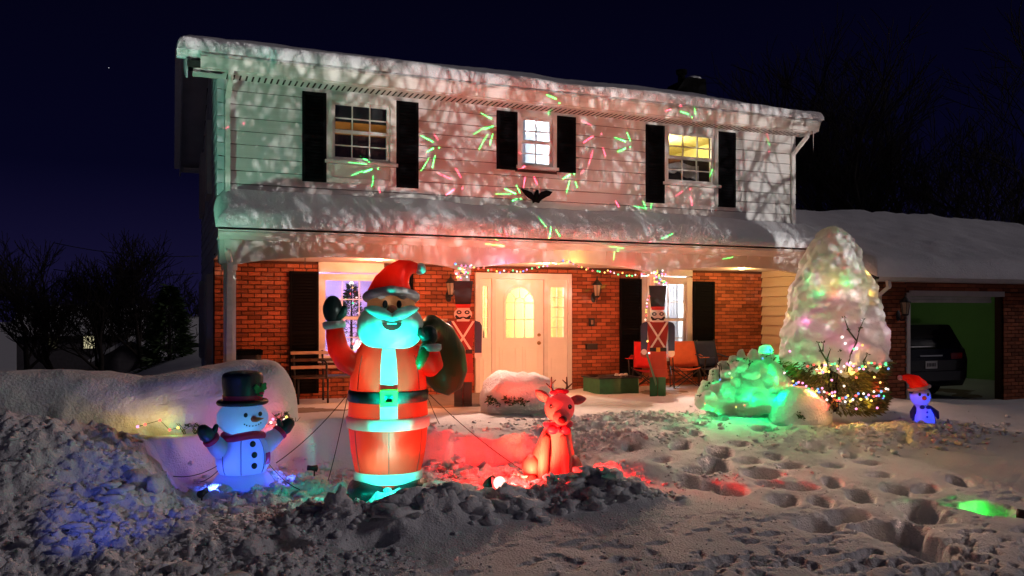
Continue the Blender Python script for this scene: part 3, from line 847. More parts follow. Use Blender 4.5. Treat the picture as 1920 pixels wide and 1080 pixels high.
MB().box(0.30, RX1 - 0.02, YR, 22.42, 5.045, 5.06).build('rear_soffit', SIDING, house)
# rake board on the left gable
m = MB()
for (ya, yb, f) in ((12.95, RIDGE_Y, zf), (RIDGE_Y, 22.45, zb_)):
    m.add([(RX0 - 0.02, ya, f(ya) - 0.26), (RX0 - 0.02, yb, f(yb) - 0.26), (RX0 - 0.02, yb, f(yb) + 0.02), (RX0 - 0.02, ya, f(ya) + 0.02),
           (RX0 + 0.012, ya, f(ya) - 0.26), (RX0 + 0.012, yb, f(yb) - 0.26), (RX0 + 0.012, yb, f(yb) + 0.02), (RX0 + 0.012, ya, f(ya) + 0.02)],
          [(0, 3, 2, 1), (4, 5, 6, 7), (0, 1, 5, 4), (3, 7, 6, 2), (0, 4, 7, 3), (1, 2, 6, 5)])
m.build('rake_board', SIDEBLUE, house)
m = MB()
for (ya, yb, f) in ((12.95, RIDGE_Y, zf), (RIDGE_Y, 22.45, zb_)):
    m.add([(RX0 + 0.014, ya, f(ya) - 0.16), (XL + 0.02, ya, f(ya) - 0.16), (XL + 0.02, yb, f(yb) - 0.16), (RX0 + 0.014, yb, f(yb) - 0.16)], [(0, 1, 2, 3)])
m.build('rake_soffit', SIDEBLUE, house)
SLOT = MB().box(-0.013, 0.013, -0.14, 0.14, -0.004, 0.0).mesh('soffit_vent'); SLOT.materials.append(pm('vent_dark', (0.03, 0.02, 0.018), rough=0.9, bump=0))
nslot = 118
for i in range(nslot):
    xx = XL + 0.1 + (XR - XL - 0.2) * i / (nslot - 1)
    link_mesh('soffit_vent', SLOT, None, house, loc=(xx, 13.22, 5.0448))
def gutter(xa, xb, Y, z1, h=0.15, w=0.13, name='gutter', parent=house):
    """K-profile gutter; Y is its front lip, z1 its top"""
    prof = [(0.0, 0), (0.012, -0.02), (0.0, -0.035), (0.03, -h * 0.6), (0.05, -h), (w, -h), (w, -0.01), (w - 0.006, -0.01), (w - 0.006, -h + 0.006), (0.054, -h + 0.006), (0.018, -0.02), (0.012, 0)]
    m = MB()
    m.rings([[(xx, Y + a, z1 + b) for a, b in prof] for xx in (xa, xb)], smooth=False)
    return m.build(name, GUTTER, parent)
gutter(0.40, RX1, 12.86, 5.25, 0.19, 0.12)
def downspout(path, name='downspout', parent=house, w=0.075, h=0.055):
    m = MB()
    for a, b in zip(path[:-1], path[1:]): m.bar(a, b, w, h)
    for p in path[1:-1]: m.ball(p, 0.042, 8, 6)
    return m.build(name, GUTTER, parent)
downspout([(XL + 0.13, 12.93, 5.07), (XL + 0.13, 12.96, 4.97), (XL + 0.11, F - 0.07, 4.75), (XL + 0.11, F - 0.07, 3.28)])
downspout([(RX1 - 0.22, 12.95, 5.07), (RX1 - 0.24, 12.98, 4.95), (XR - 0.06, F - 0.07, 4.66), (XR - 0.06, F - 0.07, 3.1)])
# pent roof above the porch
GYP, GZP = 12.6, 2.69
pr = MB()
PX0, PX1 = 0.64, 11.9
pr.add([(PX0, GYP + 0.08, GZP - 0.02), (PX1, GYP + 0.08, GZP - 0.02), (PX1, F, 3.13), (PX0, F, 3.13), (PX0, GYP + 0.08, GZP - 0.08), (PX1, GYP + 0.08, GZP - 0.08), (PX1, F, 3.02), (PX0, F, 3.02)],
       [(0, 1, 2, 3), (7, 6, 5, 4), (0, 4, 5, 1), (0, 3, 7, 4), (1, 5, 6, 2)])
pr.build('porch_roof', SHINGLE, house)
MB().box(PX0, PX1, GYP + 0.1, F - 0.001, 2.595, 2.607).build('porch_soffit', TRIM, house)
m = MB().box(XL - 0.03, XL + 0.03, YB - 0.058, F - 0.03, 2.24, 2.59); m.build('porch_side_beam', SIDEBLUE, house)
gutter(0.63, PX1 - 0.3, GYP, GZP, 0.14, 0.115)
gt = P(426, 455, GYP + 0.06)
downspout([(gt.x, GYP + 0.06, 2.56), (gt.x, GYP + 0.07, 2.40), (posts[0], YB - 0.14, 2.24), (posts[0] - 0.02, YB - 0.12, 0.0)])

# snow lying on roofs
def snow_cap(name, x0, x1, y0, y1, zfun, t, r, label, over=0.0, nz=0.05, step=0.06, keep=(True, True, True, True), mat=SNOW):
    """blanket of thickness t over zfun(x, y); rounded over r towards the edges left, right, front, back"""
    def axis(a, b, ka, kb, st):
        e = r * (1 - np.cos(np.linspace(0, math.pi / 2, 9)))
        L_ = a + e if ka else np.array([a]); R_ = (b - e)[::-1] if kb else np.array([b])
        mid = np.arange(L_[-1] + st, R_[0] - st * 0.5, st)
        return np.concatenate([L_, mid, R_])
    xs = axis(x0, x1, keep[0], keep[1], step * 1.6); ys = axis(y0, y1, keep[2], keep[3], step)
    X, Y = np.meshgrid(xs, ys, indexing='ij')
    e = np.full(X.shape, 9.0)
    for k_, dd in zip(keep, (X - x0, x1 - X, Y - y0, y1 - Y)):
        if k_: e = np.minimum(e, dd)
    u = np.clip(e / r, 0, 1); prof = np.sqrt(np.clip(1 - (1 - u) ** 2, 0, 1))
    tt = t * (1 + 0.45 * fbm(X * 0.6, Y * 0.6, 3, 7)) + nz * fbm(X * 2.6, Y * 2.6, 4, 13) + 0.02 * fbm(X * 9, Y * 9, 3, 17)
    Zt = zfun(X, Y) + tt * prof + 0.004
    wob = 0.035 * fbm(X * 1.3, Y * 0, 3, 23) * (1 - u)
    top = np.stack([X.ravel(), (Y + wob).ravel(), Zt.ravel()], 1)
    nu, nv = X.shape
    Fq = grid_faces(nu, nv)
    # closed underside just below the surface it lies on
    bot = np.stack([X.ravel(), (Y + wob).ravel(), (zfun(X, Y) - 0.0).ravel()], 1)
    n = len(top)
    Fb = Fq[:, ::-1] + n
    rimi = np.concatenate([np.arange(nv), np.arange(1, nu) * nv + nv - 1, (nu - 1) * nv + np.arange(nv - 2, -1, -1), np.arange(nu - 2, 0, -1) * nv])
    Fr = np.stack([rimi, np.roll(rimi, -1), np.roll(rimi, -1) + n, rimi + n], 1)
    o = link_mesh(name, np_mesh(name, np.concatenate([top, bot]), np.concatenate([Fq[:, ::-1], Fb[:, ::-1], Fr])), mat)
    me = o.data
    bm = bmesh.new(); bm.from_mesh(me); bmesh.ops.recalc_face_normals(bm, faces=bm.faces); bm.to_mesh(me); bm.free()
    return tag(o, label, 'snow')
def main_roof(X, Y):
    return np.where(Y < RIDGE_Y, EAVE_Z + SLOPE * (Y - 12.95), EAVE_Z + SLOPE * (22.45 - Y)) - 0.12 * np.exp(-((Y - RIDGE_Y) / 0.5) ** 2) + 0.155 * np.exp(-((Y - 12.86) / 0.12) ** 2)
snow_cap('roof_snow', 0.08, 11.93, 12.845, 22.6, main_roof, 0.30, 0.28, 'thick rounded snow blanket along the top of the main roof')
def pent(X, Y): return np.interp(Y, [12.5, 12.6, 12.72, F], [2.725, 2.725, 2.725, 3.05])
snow_cap('porch_roof_snow', 0.60, 11.9, 12.585, F - 0.03, pent, 0.30, 0.26, 'long white snow ledge above the porch gutter', keep=(True, False, True, False), step=0.045)

# --- roof vent box behind the ridge
vt = thing('roof_chimney', 'dark metal chimney box with a flue pipe and a snow cap on the roof', 'chimney', tuple(P(1290, 172, 17.4)))
c = P(1290, 172, 17.4); s_ = depth(c.x, c.y) / FOC
m = MB()
def q(px_, py_): v = P(px_, py_, 17.4); return (v.x, v.z)
m.poly([q(1252, 182), q(1270, 155), q(1280, 150), q(1310, 154), q(1312, 186)], 17.1, 17.8)
m.build('chimney_box', BLACKP, vt)
f = P(1280, 150, 17.4)
m = MB().tube([(f.x, 17.45, f.z - 0.1), (f.x, 17.45, f.z + 0.17)], 0.09, n=12); m.tube([(f.x, 17.45, f.z + 0.15), (f.x, 17.45, f.z + 0.25)], [0.13, 0.14], n=12)
m.build('flue_pipe', BLACKP, vt)
g = P(1297, 151, 17.4)
cs = MB().ball((g.x + 0.02, 17.45, g.z - 0.03), (0.19, 0.34, 0.13), 18, 10, p=2.6, nz=0.02, lo=-0.1).build('chimney_snow', SNOW)
tag(cs, 'small snow cap on the dark roof chimney', 'snow')

# ================================================================== GARAGE WING
GX0, GYF = 11.85, 11.5
garage = thing('garage', 'low brick garage wing with an open door right of the porch', 'garage', (14.5, GYF, -0.22))
GE = 2.17
OPN = (PX(1701, GYF), 15.2, -0.3, 1.86)
gm = wall_boxes(MB(), GX0 + 0.01, 19.4, -0.4, GE + 0.12, GYF + 0.012, GYF + 0.2, [OPN])
gw_ = gm.build('garage_brick_wall', MORTAR, garage)
gb = lay_bricks(GX0, OPN[0] - 0.02, -0.25, GE + 0.1, [], lambda x, z: z) + lay_bricks(OPN[0] - 0.02, 15.9, 1.9, GE + 0.1, [], lambda x, z: 0) + lay_bricks(OPN[1], 15.9, -0.25, 1.88, [], lambda x, z: 0)
gb.sort(key=lambda r: -r[4])
place_bricks(gb, gw_, GYF, 220)
# tan siding on its porch side
sw_ = MB().add([(x, y, z) for x in (GX0 + 0.012, GX0 + 0.15) for y, z in ((GYF + 0.2, -0.3), (B + 0.4, -0.3), (B + 0.4, 3.2), (GYF + 0.2, 2.12))], [(0, 1, 2, 3), (7, 6, 5, 4), (0, 3, 7, 4), (3, 2, 6, 7)]).build('garage_side_wall', pm('tan_siding_paint', (0.5, 0.42, 0.3)), garage)
z = -0.2
while z < 2.6:
    ys0 = GYF if z < 1.95 else GYF + (z + 0.21 - 2.1) / 0.38 + 0.05
    link_mesh('siding_board', BOARD3, None, sw_, loc=(GX0 + 0.01, B + 0.0, z), rot=(0, 0, -math.pi / 2), scale=(B - ys0, 2.2, 0.196))
    z += 0.203
MB().box(GX0 - 0.06, GX0 + 0.05, GYF - 0.02, GYF + 0.06, -0.3, 2.2).build('corner_board', pm('tan_siding_paint', (0.5, 0.42, 0.3)), garage)
GYE, GRY, GRZ = 11.2, 15.0, 3.62
gs = (GRZ - GE) / (GRY - GYE)
m = MB()
gxa, gxb = 11.56, 19.8
m.add([(gxa, GYE, GE), (gxb, GYE, GE), (gxb, GRY, GRZ), (gxa, GRY, GRZ), (gxa, GRY + 3.8, GE), (gxb, GRY + 3.8, GE),
       (gxa, GYE, GE - 0.08), (gxb, GYE, GE - 0.08), (gxb, GRY, GRZ - 0.08), (gxa, GRY, GRZ - 0.08), (gxa, GRY + 3.8, GE - 0.08), (gxb, GRY + 3.8, GE - 0.08)],
      [(0, 1, 2, 3), (3, 2, 5, 4), (6, 9, 8, 7), (9, 10, 11, 8), (0, 6, 7, 1), (0, 3, 9, 6), (3, 4, 10, 9), (1, 7, 8, 2), (2, 8, 11, 5), (4, 5, 11, 10)])
m.build('garage_roof', SHINGLE, garage)
m = MB(); m.box(gxa + 0.02, gxb, GYE + 0.02, GYF + 0.01, GE - 0.115, GE - 0.1); m.build('garage_soffit', TRIM, garage)
m = MB(); m.add([(gxa - 0.02, GYE, GE - 0.14), (gxa - 0.02, GRY, GRZ - 0.14), (gxa - 0.02, GRY, GRZ + 0.02), (gxa - 0.02, GYE, GE + 0.02),
                 (gxa + 0.01, GYE, GE - 0.14), (gxa + 0.01, GRY, GRZ - 0.14), (gxa + 0.01, GRY, GRZ + 0.02), (gxa + 0.01, GYE, GE + 0.02)],
                [(0, 3, 2, 1), (4, 5, 6, 7), (0, 1, 5, 4), (3, 7, 6, 2), (0, 4, 7, 3)])
m.build('garage_rake_board', SHINGLE, garage)
gutter(gxa + 0.02, gxb, GYE - 0.1, GE + 0.03, 0.14, 0.115, parent=garage)
e = P(1652, 532, GYE)
downspout([(gxa + 0.25, GYE - 0.04, GE - 0.10), (gxa + 0.28, GYE - 0.03, GE - 0.22), (gxa + 0.2, GYE + 0.1, GE - 0.36), (GX0 + 0.04, GYF - 0.06, GE - 0.42), (GX0 + 0.04, GYF - 0.06, -0.2)], parent=garage)
def gar(X, Y): return np.where(Y < GRY, GE + gs * (Y - GYE), GE + gs * (2 * GRY - GYE - Y)) - 0.08 * np.exp(-((Y - GRY) / 0.5) ** 2)
snow_cap('garage_roof_snow', gxa - 0.1, 19.9, GYE - 0.13, GRY + 3.7, gar, 0.30, 0.28, 'broad snow sheet on the low garage roof', nz=0.08)
# door frame, rolled-up door, inside
m = MB(); m.box(OPN[0] - 0.02, OPN[0] + 0.06, GYF - 0.02, GYF + 0.21, -0.3, 1.86); m.box(OPN[0] + 0.06, OPN[1], GYF - 0.018, GYF + 0.21, 1.80, 1.90)
m.build('garage_door_frame', TRIM, garage)
gd = MB()
for i in range(3): gd.box(OPN[0] + 0.08, OPN[1] - 0.05, GYF + 0.23 + 0.01 * i, GYF + 0.27 + 0.01 * i, 1.68 + 0.06 * i, 1.735 + 0.06 * i)
for k_ in range(4): MB().box(15.95, 18.6, GYF + 0.10, GYF + 0.14, -0.22 + 0.52 * k_, 0.28 + 0.52 * k_).build('closed_door_panel', pm('door_white', (0.6, 0.6, 0.58), rough=0.5), garage)
gd.build('rolled_garage_door', pm('door_white', (0.6, 0.6, 0.58), rough=0.5), garage)
GREEN = pm('green_wall_paint', (0.20, 0.42, 0.12), rough=0.8, var=0.06, scale=2, bump=0.02)
m = MB(); m.box(GX0 + 0.2, 19.2, 17.4, 17.5, -0.3, 2.4); m.box(19.1, 19.2, GYF + 0.3, 17.4, -0.3, 2.4); m.box(GX0 + 0.16, GX0 + 0.2, GYF + 0.3, 17.4, -0.3, 2.4)
m.build('garage_inside_wall', GREEN, garage)
MB().box(GX0 + 0.16, 19.2, GYF + 0.3, 17.5, 2.4, 2.45).build('garage_ceiling', TRIM, garage)
MB().box(OPN[0] - 0.3, 19.2, GYF + 0.0, 17.5, -0.4, -0.235).build('garage_floor', PFLOOR, garage)
MB().box(15.1, 15.6, 17.36, 17.395, 0.6, 2.0).build('cupboard_door', pm('cream_paint', (0.6, 0.55, 0.35), rough=0.6), garage)
lamp('garage_ceiling_lamp', 'POINT', (14.6, 16.6, 2.15), (1.0, 0.95, 0.75), 15, radius=0.1)

# ================================================================== ROOMS BEHIND THE WINDOWS
def room(name, x0, x1, y0, y1, z0, z1, mat, lamps=()):
    m = MB(); t = 0.04
    m.box(x0 - t, x1 + t, y1, y1 + t, z0, z1); m.box(x0 - t, x0, y0, y1, z0, z1); m.box(x1, x1 + t, y0, y1, z0, z1)
    m.box(x0 - t, x1 + t, y0, y1 + t, z0 - t, z0); m.box(x0 - t, x1 + t, y0, y1 + t, z1, z1 + t)
    # returns that join the room to the wall opening
    o = m.build(name, mat, house)
    for (loc, col, p) in lamps: lamp(name + '_lamp', 'POINT', loc, col, p, radius=0.12)
    return o
cream = pm('bedroom_wall', (0.55, 0.36, 0.14), rough=0.9, var=0.1, bump=0)
white_wall = pm('white_wall', (0.75, 0.76, 0.78), rough=0.9, var=0.05, bump=0)
yellow_wall = pm('yellow_wall', (0.75, 0.62, 0.22), rough=0.9, var=0.05, bump=0)
lav_wall = pm('lavender_wall', (0.62, 0.56, 0.78), rough=0.9, var=0.25, scale=1.6, bump=0)
hall_wall = pm('hall_wall', (0.72, 0.62, 0.36), rough=0.9, var=0.05, bump=0)
WOODD = pm('dark_wood', (0.03, 0.016, 0.01), rough=0.5, var=0.3, scale=6, bump=0.05, stretch=(1, 6, 6))
yU0, yU1 = F + 0.18, F + 2.6
room('bedroom', W1[0] - 0.5, W1[1] + 0.5, yU0, yU1, 2.95, 5.0, cream, [((W1[1] - 0.2, F + 1.7, 3.9), (1.0, 0.7, 0.35), 16)])
MB().box(W1[0] - 0.12, W1[1] + 0.12, F + 0.13, F + 0.15, W1[2] - 0.1, (W1[2] + W1[3]) / 2 - 0.02).build('cafe_curtain', pm('brown_cloth', (0.06, 0.03, 0.022), rough=0.9, var=0.3, scale=4, stretch=(9, 1, 1), bump=0.3), house)
m = MB().box(W1[0] - 0.12, W1[1] + 0.12, F + 0.13, F + 0.15, W1[3] - 0.24, W1[3] + 0.1); m.build('roller_blind', pm('grey_blind', (0.05, 0.05, 0.045), rough=0.8, var=0.2), house)
room('bathroom', W2[0] - 0.5, W2[1] + 0.5, yU0, yU1, 2.95, 5.0, white_wall, [((W2[0] + 0.3, F + 0.9, 4.5), (0.88, 0.95, 1.0), 190)])
crt = pm('sheer_curtain', (0.6, 0.62, 0.66), rough=0.9, var=0.1, scale=4, stretch=(14, 1, 1), bump=0.4, trans=0.6)
MB().box(W2[0] - 0.1, W2[0] + 0.12, F + 0.13, F + 0.14, W2[2] - 0.1, W2[3] + 0.1).build('sheer_curtain', crt, house)
room('yellow_bedroom', W3[0] - 0.7, W3[1] + 0.7, yU0, yU1, 2.95, 5.0, yellow_wall, [((W3[0] + 0.5, F + 1.0, 4.75), (1.0, 0.9, 0.55), 130)])
zm3 = (W3[2] + W3[3]) / 2
hb = thing('bed_headboard', 'dark headboard seen through the lower sash of the yellow room window', 'headboard', ((W3[0] + W3[1]) / 2, F + 0.5, 2.95))
MB().box(W3[0] - 0.3, W3[1] + 0.3, F + 0.48, F + 0.53, 2.95, zm3 + 0.08).build('headboard_panel', WOODD, hb)
bl = MB(); pts = []
for i in range(13):
    u = i / 12; pts.append((W3[0] + 0.02 + u * (W3[1] - W3[0] - 0.02), zm3 - 0.02 - 0.03 * math.sin(u * 9)))
low = [(p[0], p[1] - 0.12 - 0.16 * (j / 12) - 0.03 * math.sin(j * 1.7)) for j, p in enumerate(pts)][::-1]
bl.poly(pts + low, F + 0.42, F + 0.47)
b_ = bl.build('grey_blanket', pm('grey_wool', (0.4, 0.36, 0.36), rough=0.95, var=0.2, scale=10, bump=0.5)); tag(b_, 'grey blanket hung over the dark headboard in the yellow room', 'blanket')
tz = zm3 + 0.04; tx = W3[0] + 0.42
pt = MB().ball((tx, F + 0.5, tz), (0.17, 0.08, 0.07), 16, 10, nz=0.015); pt.ball((tx + 0.14, F + 0.49, tz + 0.05), 0.05, 12, 8); pt.ball((tx - 0.17, F + 0.5, tz + 0.0), (0.06, 0.04, 0.03), 10, 6)
o = pt.build('plush_toy', pm('plush_brown', (0.32, 0.12, 0.05), rough=0.95, var=0.3, scale=20, bump=0.6)); tag(o, 'brown plush toy lying on top of the headboard upstairs', 'toy')
yG0, yG1 = B + 0.22, B + 3.4
room('living_room', WA[0] - 1.0, WA[1] + 1.2, yG0, yG1, 0.02, 2.45, lav_wall, [((WA[0] + 0.2, B + 2.0, 1.95), (0.58, 0.58, 1.0), 105), ((WA[1] + 0.3, B + 2.2, 1.1), (1.0, 0.5, 0.55), 60)])
room('hallway', DO[0] + 0.05, DO[1] - 0.05, yG0, yG1, 0.02, 2.45, hall_wall, [((xc - 0.3, B + 1.6, 2.25), (1.0, 0.85, 0.5), 520)])
MB().box(xc + 0.12, xc + 0.2, B + 1.2, B + 1.28, 0.02, 2.4).build('hall_door_edge', pm('slate_paint', (0.07, 0.08, 0.1), rough=0.6), house)
MB().bar((DO[0] + 0.1, B + 0.5, 1.75), (DO[0] + 0.6, B + 1.0, 0.85), 0.06).build('stair_rail', WOODD, house)
room('dining_room', WB[0] - 0.6, WB[1] + 0.6, yG0, yG1, 0.02, 2.45, white_wall, [((WB[0] + 0.5, B + 1.0, 2.0), (1.0, 0.95, 0.88), 200)])
cv = MB(); ring_ = []
for (cx0, cx1) in ((WB[0] + 0.45, WB[1] + 0.05),):
    n = 40; top = []; bot = []
    for i in range(n + 1):
        u = i / n; x = cx0 + (cx1 - cx0) * u; y = B + 0.26 + 0.03 * math.sin(u * 34)
        top.append((x, y, WB[3] + 0.1)); bot.append((x, y + 0.01, WB[2] - 0.2))
    cv.rings([top, bot], False, False, closed=False)
cv.build('curtain', crt, house)
# Christmas tree standing in the living room
def needles(n, fpos, l0, l1, seed, w=0.25):
    rg = random.Random(seed); m = MB()
    for i in range(n):
        p, d = fpos(rg); l = l0 + (l1 - l0) * rg.random(); d = d.normalized()
        u = d.cross(Vector((rg.uniform(-1, 1), rg.uniform(-1, 1), rg.uniform(-1, 1)))).normalized() * l * w * 0.5
        m.add([p - u * 0.6, p + u * 0.6, p + d * l * 0.6 + u, p + d * l, p + d * l * 0.6 - u], [(0, 1, 2, 3, 4)])
    return m
ct = P(659, 640, B + 0.9)
xt = thing('indoor_christmas_tree', 'small lit Christmas tree inside behind the left porch window', 'tree', (ct.x, B + 0.9, 0.02))
XH = 1.98
def cone_pos(rg):
    h = rg.random() ** 1.2; z = 0.35 + (XH - 0.35) * h; r = 0.5 * (1 - h) * (0.5 + 0.5 * rg.random()) + 0.02; a = rg.random() * 6.283
    d = Vector((math.cos(a), math.sin(a), -0.1 + 0.5 * h)); return Vector((r * math.cos(a), r * math.sin(a), z)), d
needles(2600, cone_pos, 0.05, 0.13, 3, 0.18).build('foliage', LEAF, xt, world=False)
MB().tube([(0, 0, 0), (0, 0, XH)], [0.04, 0.01], n=8).build('trunk', BARK, xt, world=False)
rg = random.Random(8)
for i in range(46):
    h = (i + 0.5) / 46; a = i * 2.4; r = 0.5 * (1 - h) + 0.03
    c = rg.choice(['red', 'pink', 'white', 'blue', 'yellow', 'green', 'red'])
    MB().ball((r * math.cos(a), r * math.sin(a), 0.35 + (XH - 0.35) * h), 0.02, 8, 6).build('bulb', bulb_mat(c), xt, world=False)
MB().ball((0, 0, XH + 0.03), 0.045, 8, 6).build('star', bulb_mat('white'), xt, world=False)
lamp('indoor_tree_glow', 'POINT', (ct.x - 0.1, B + 0.36, 1.35), (1.0, 0.35, 0.35), 7, radius=0.03)

# ================================================================== WALL FIXTURES
def lantern(loc, label):
    t = thing('wall_lantern', label, 'lantern', loc, group='black wall lanterns')
    m = MB().ball((0, -0.012, 0), (0.055, 0.018, 0.10), 16, 10); m.build('backplate', IRON, t, world=False)
    m = MB().tube([(0, -0.02, -0.02), (0, -0.08, -0.09), (0, -0.15, -0.08), (0, -0.17, -0.01)], 0.011, n=8); m.build('arm', IRON, t, world=False)
    cg = MB(); y = -0.17; z0, z1 = 0.02, 0.24
    for k in range(6):
        a = 2 * math.pi * k / 6
        cg.tube([(0.05 * math.cos(a), y + 0.05 * math.sin(a), z0), (0.085 * math.cos(a), y + 0.085 * math.sin(a), z1)], 0.006, n=5)
    cg.loft([(0, y, z0 - 0.025, 0.03, 0.03), (0, y, z0, 0.062, 0.062), (0, y, z0 + 0.012, 0.062, 0.062)], 6, smooth=False)
    c = cg.build('cage', IRON, t, world=False)
    for k in range(6):
        a, b = 2 * math.pi * k / 6, 2 * math.pi * (k + 1) / 6
        MB().add([(0.048 * math.cos(a), y + 0.048 * math.sin(a), z0 + 0.01), (0.048 * math.cos(b), y + 0.048 * math.sin(b), z0 + 0.01),
                  (0.083 * math.cos(b), y + 0.083 * math.sin(b), z1), (0.083 * math.cos(a), y + 0.083 * math.sin(a), z1)], [(0, 1, 2, 3)]).build('pane', pm('frosted_glass', (0.55, 0.42, 0.3), rough=0.3, var=0.1, bump=0, trans=0.4), t, world=False)
    m = MB().loft([(0, y, z1, 0.1, 0.1), (0, y, z1 + 0.015, 0.1, 0.1), (0, y, z1 + 0.09, 0.035, 0.035), (0, y, z1 + 0.11, 0.012, 0.012), (0, y, z1 + 0.15, 0.012, 0.012)], 12); m.ball((0, y, z1 + 0.16), 0.016, 8, 6)
    m.build('cap', IRON, t, world=False)
    return t
a = P(1112, 558, B - 0.02); lantern(tuple(a), 'black carriage lantern on the brick between the door and a shutter')
a = P(840, 556, B - 0.02); lantern(tuple(a), 'black wall lantern half hidden by the left toy soldier')
a = P(1683, 592, GYF - 0.02); lantern(tuple(a), 'black wall lantern on the garage brick beside the open garage')
a = P(1108, 604, B); m = MB().box(a.x - 0.055, a.x + 0.055, B - 0.05, B - 0.008, a.z - 0.08, a.z + 0.08); t = thing('doorbell_plate', 'small black framed bell plate on the brick under the lantern', 'doorbell', (a.x, B - 0.02, a.z - 0.08))
m.build('plate', IRON, t); MB().box(a.x - 0.025, a.x + 0.025, B - 0.056, B - 0.05, a.z - 0.045, a.z + 0.045).build('bell_face', pm('bell_face', (0.25, 0.15, 0.1), rough=0.5), t)
a = P(1107, 650, B); t = thing('mailbox', 'flat black wall mailbox on the brick above the green planter', 'mailbox', (a.x, B - 0.02, a.z - 0.055))
MB().box(a.x - 0.115, a.x + 0.115, B - 0.09, B - 0.008, a.z - 0.055, a.z + 0.045).build('box', IRON, t); MB().box(a.x - 0.12, a.x + 0.12, B - 0.1, B - 0.008, a.z + 0.046, a.z + 0.06).build('lid', IRON, t)
# bird plaque
ep = [(976, 354), (987, 357), (996, 361), (1001, 368), (1003, 360), (1006, 357), (1009, 360), (1009, 368), (1014, 360), (1024, 357), (1035, 360), (1030, 367), (1023, 370), (1016, 374), (1012, 377), (1010, 381), (1004, 379), (999, 381), (998, 375), (990, 371), (984, 365)]
pl = MB().poly([(P(x, y, F - 0.04).x, P(x, y, F - 0.04).z) for x, y in ep], F - 0.07, F - 0.03)
pb = P(1005, 365, F - 0.05)
pl.ball((pb.x, F - 0.07, pb.z - 0.03), (0.05, 0.035, 0.09), 12, 8); pl.ball((pb.x + 0.01, F - 0.075, pb.z + 0.055), 0.028, 10, 6)
o = pl.build('bird_plaque', BLACKP); tag(o, 'black spread wing bird plaque between the upstairs windows', 'plaque')

# ================================================================== PORCH THINGS
def on_porch(px_, Y): return (PX(px_, Y), Y, 0.0)
# green planter box
p0, p1 = PX(1117, 13.5), PX(1190, 13.5)
t = thing('planter_box', 'dark green wooden planter box on the porch under the mailbox', 'planter', ((p0 + p1) / 2, 13.6, 0))
GP = pm('green_paint', (0.02, 0.09, 0.04), rough=0.5, var=0.3, scale=8, bump=0.1)
za, zb = -0.004, PZ(1150, 710, 13.4)
m = MB(); m.box(p0, p1, 13.35, 13.39, za, zb)
m.build('front_board', GP, t); MB().box(p0, p0 + 0.04, 13.39, 14.0, za, zb).build('end_board', GP, t); MB().box(p1 - 0.04, p1, 13.39, 14.0, za, zb).build('end_board', GP, t)
MB().box(p0 + 0.04, p1 - 0.04, 13.96, 14.0, za, zb).build('back_board', GP, t)
m = MB(); m.box(p0 - 0.03, p1 + 0.03, 13.32, 13.42, zb, zb + 0.025); m.box(p0 - 0.03, p1 + 0.03, 13.94, 14.03, zb, zb + 0.025); m.box(p0 - 0.03, p0 + 0.05, 13.42, 13.94, zb, zb + 0.025); m.box(p1 - 0.05, p1 + 0.03, 13.42, 13.94, zb, zb + 0.025)
m.build('rim', IRON, t)
MB().ball(((p0 + p1) / 2, 13.67, zb - 0.06), ((p1 - p0) / 2 - 0.05, 0.26, 0.09), 16, 8, p=3, nz=0.05).build('soil', pm('soil', (0.04, 0.02, 0.015), rough=0.95, var=0.4, bump=0.8), t)
for i in range(6):
    MB().ball(((p0 + p1) / 2 + 0.02 + 0.045 * i, 13.5 + 0.03 * (i % 2), zb + 0.05), 0.03, 8, 6, nz=0.01).build('cone_ornament', TRIM, t)

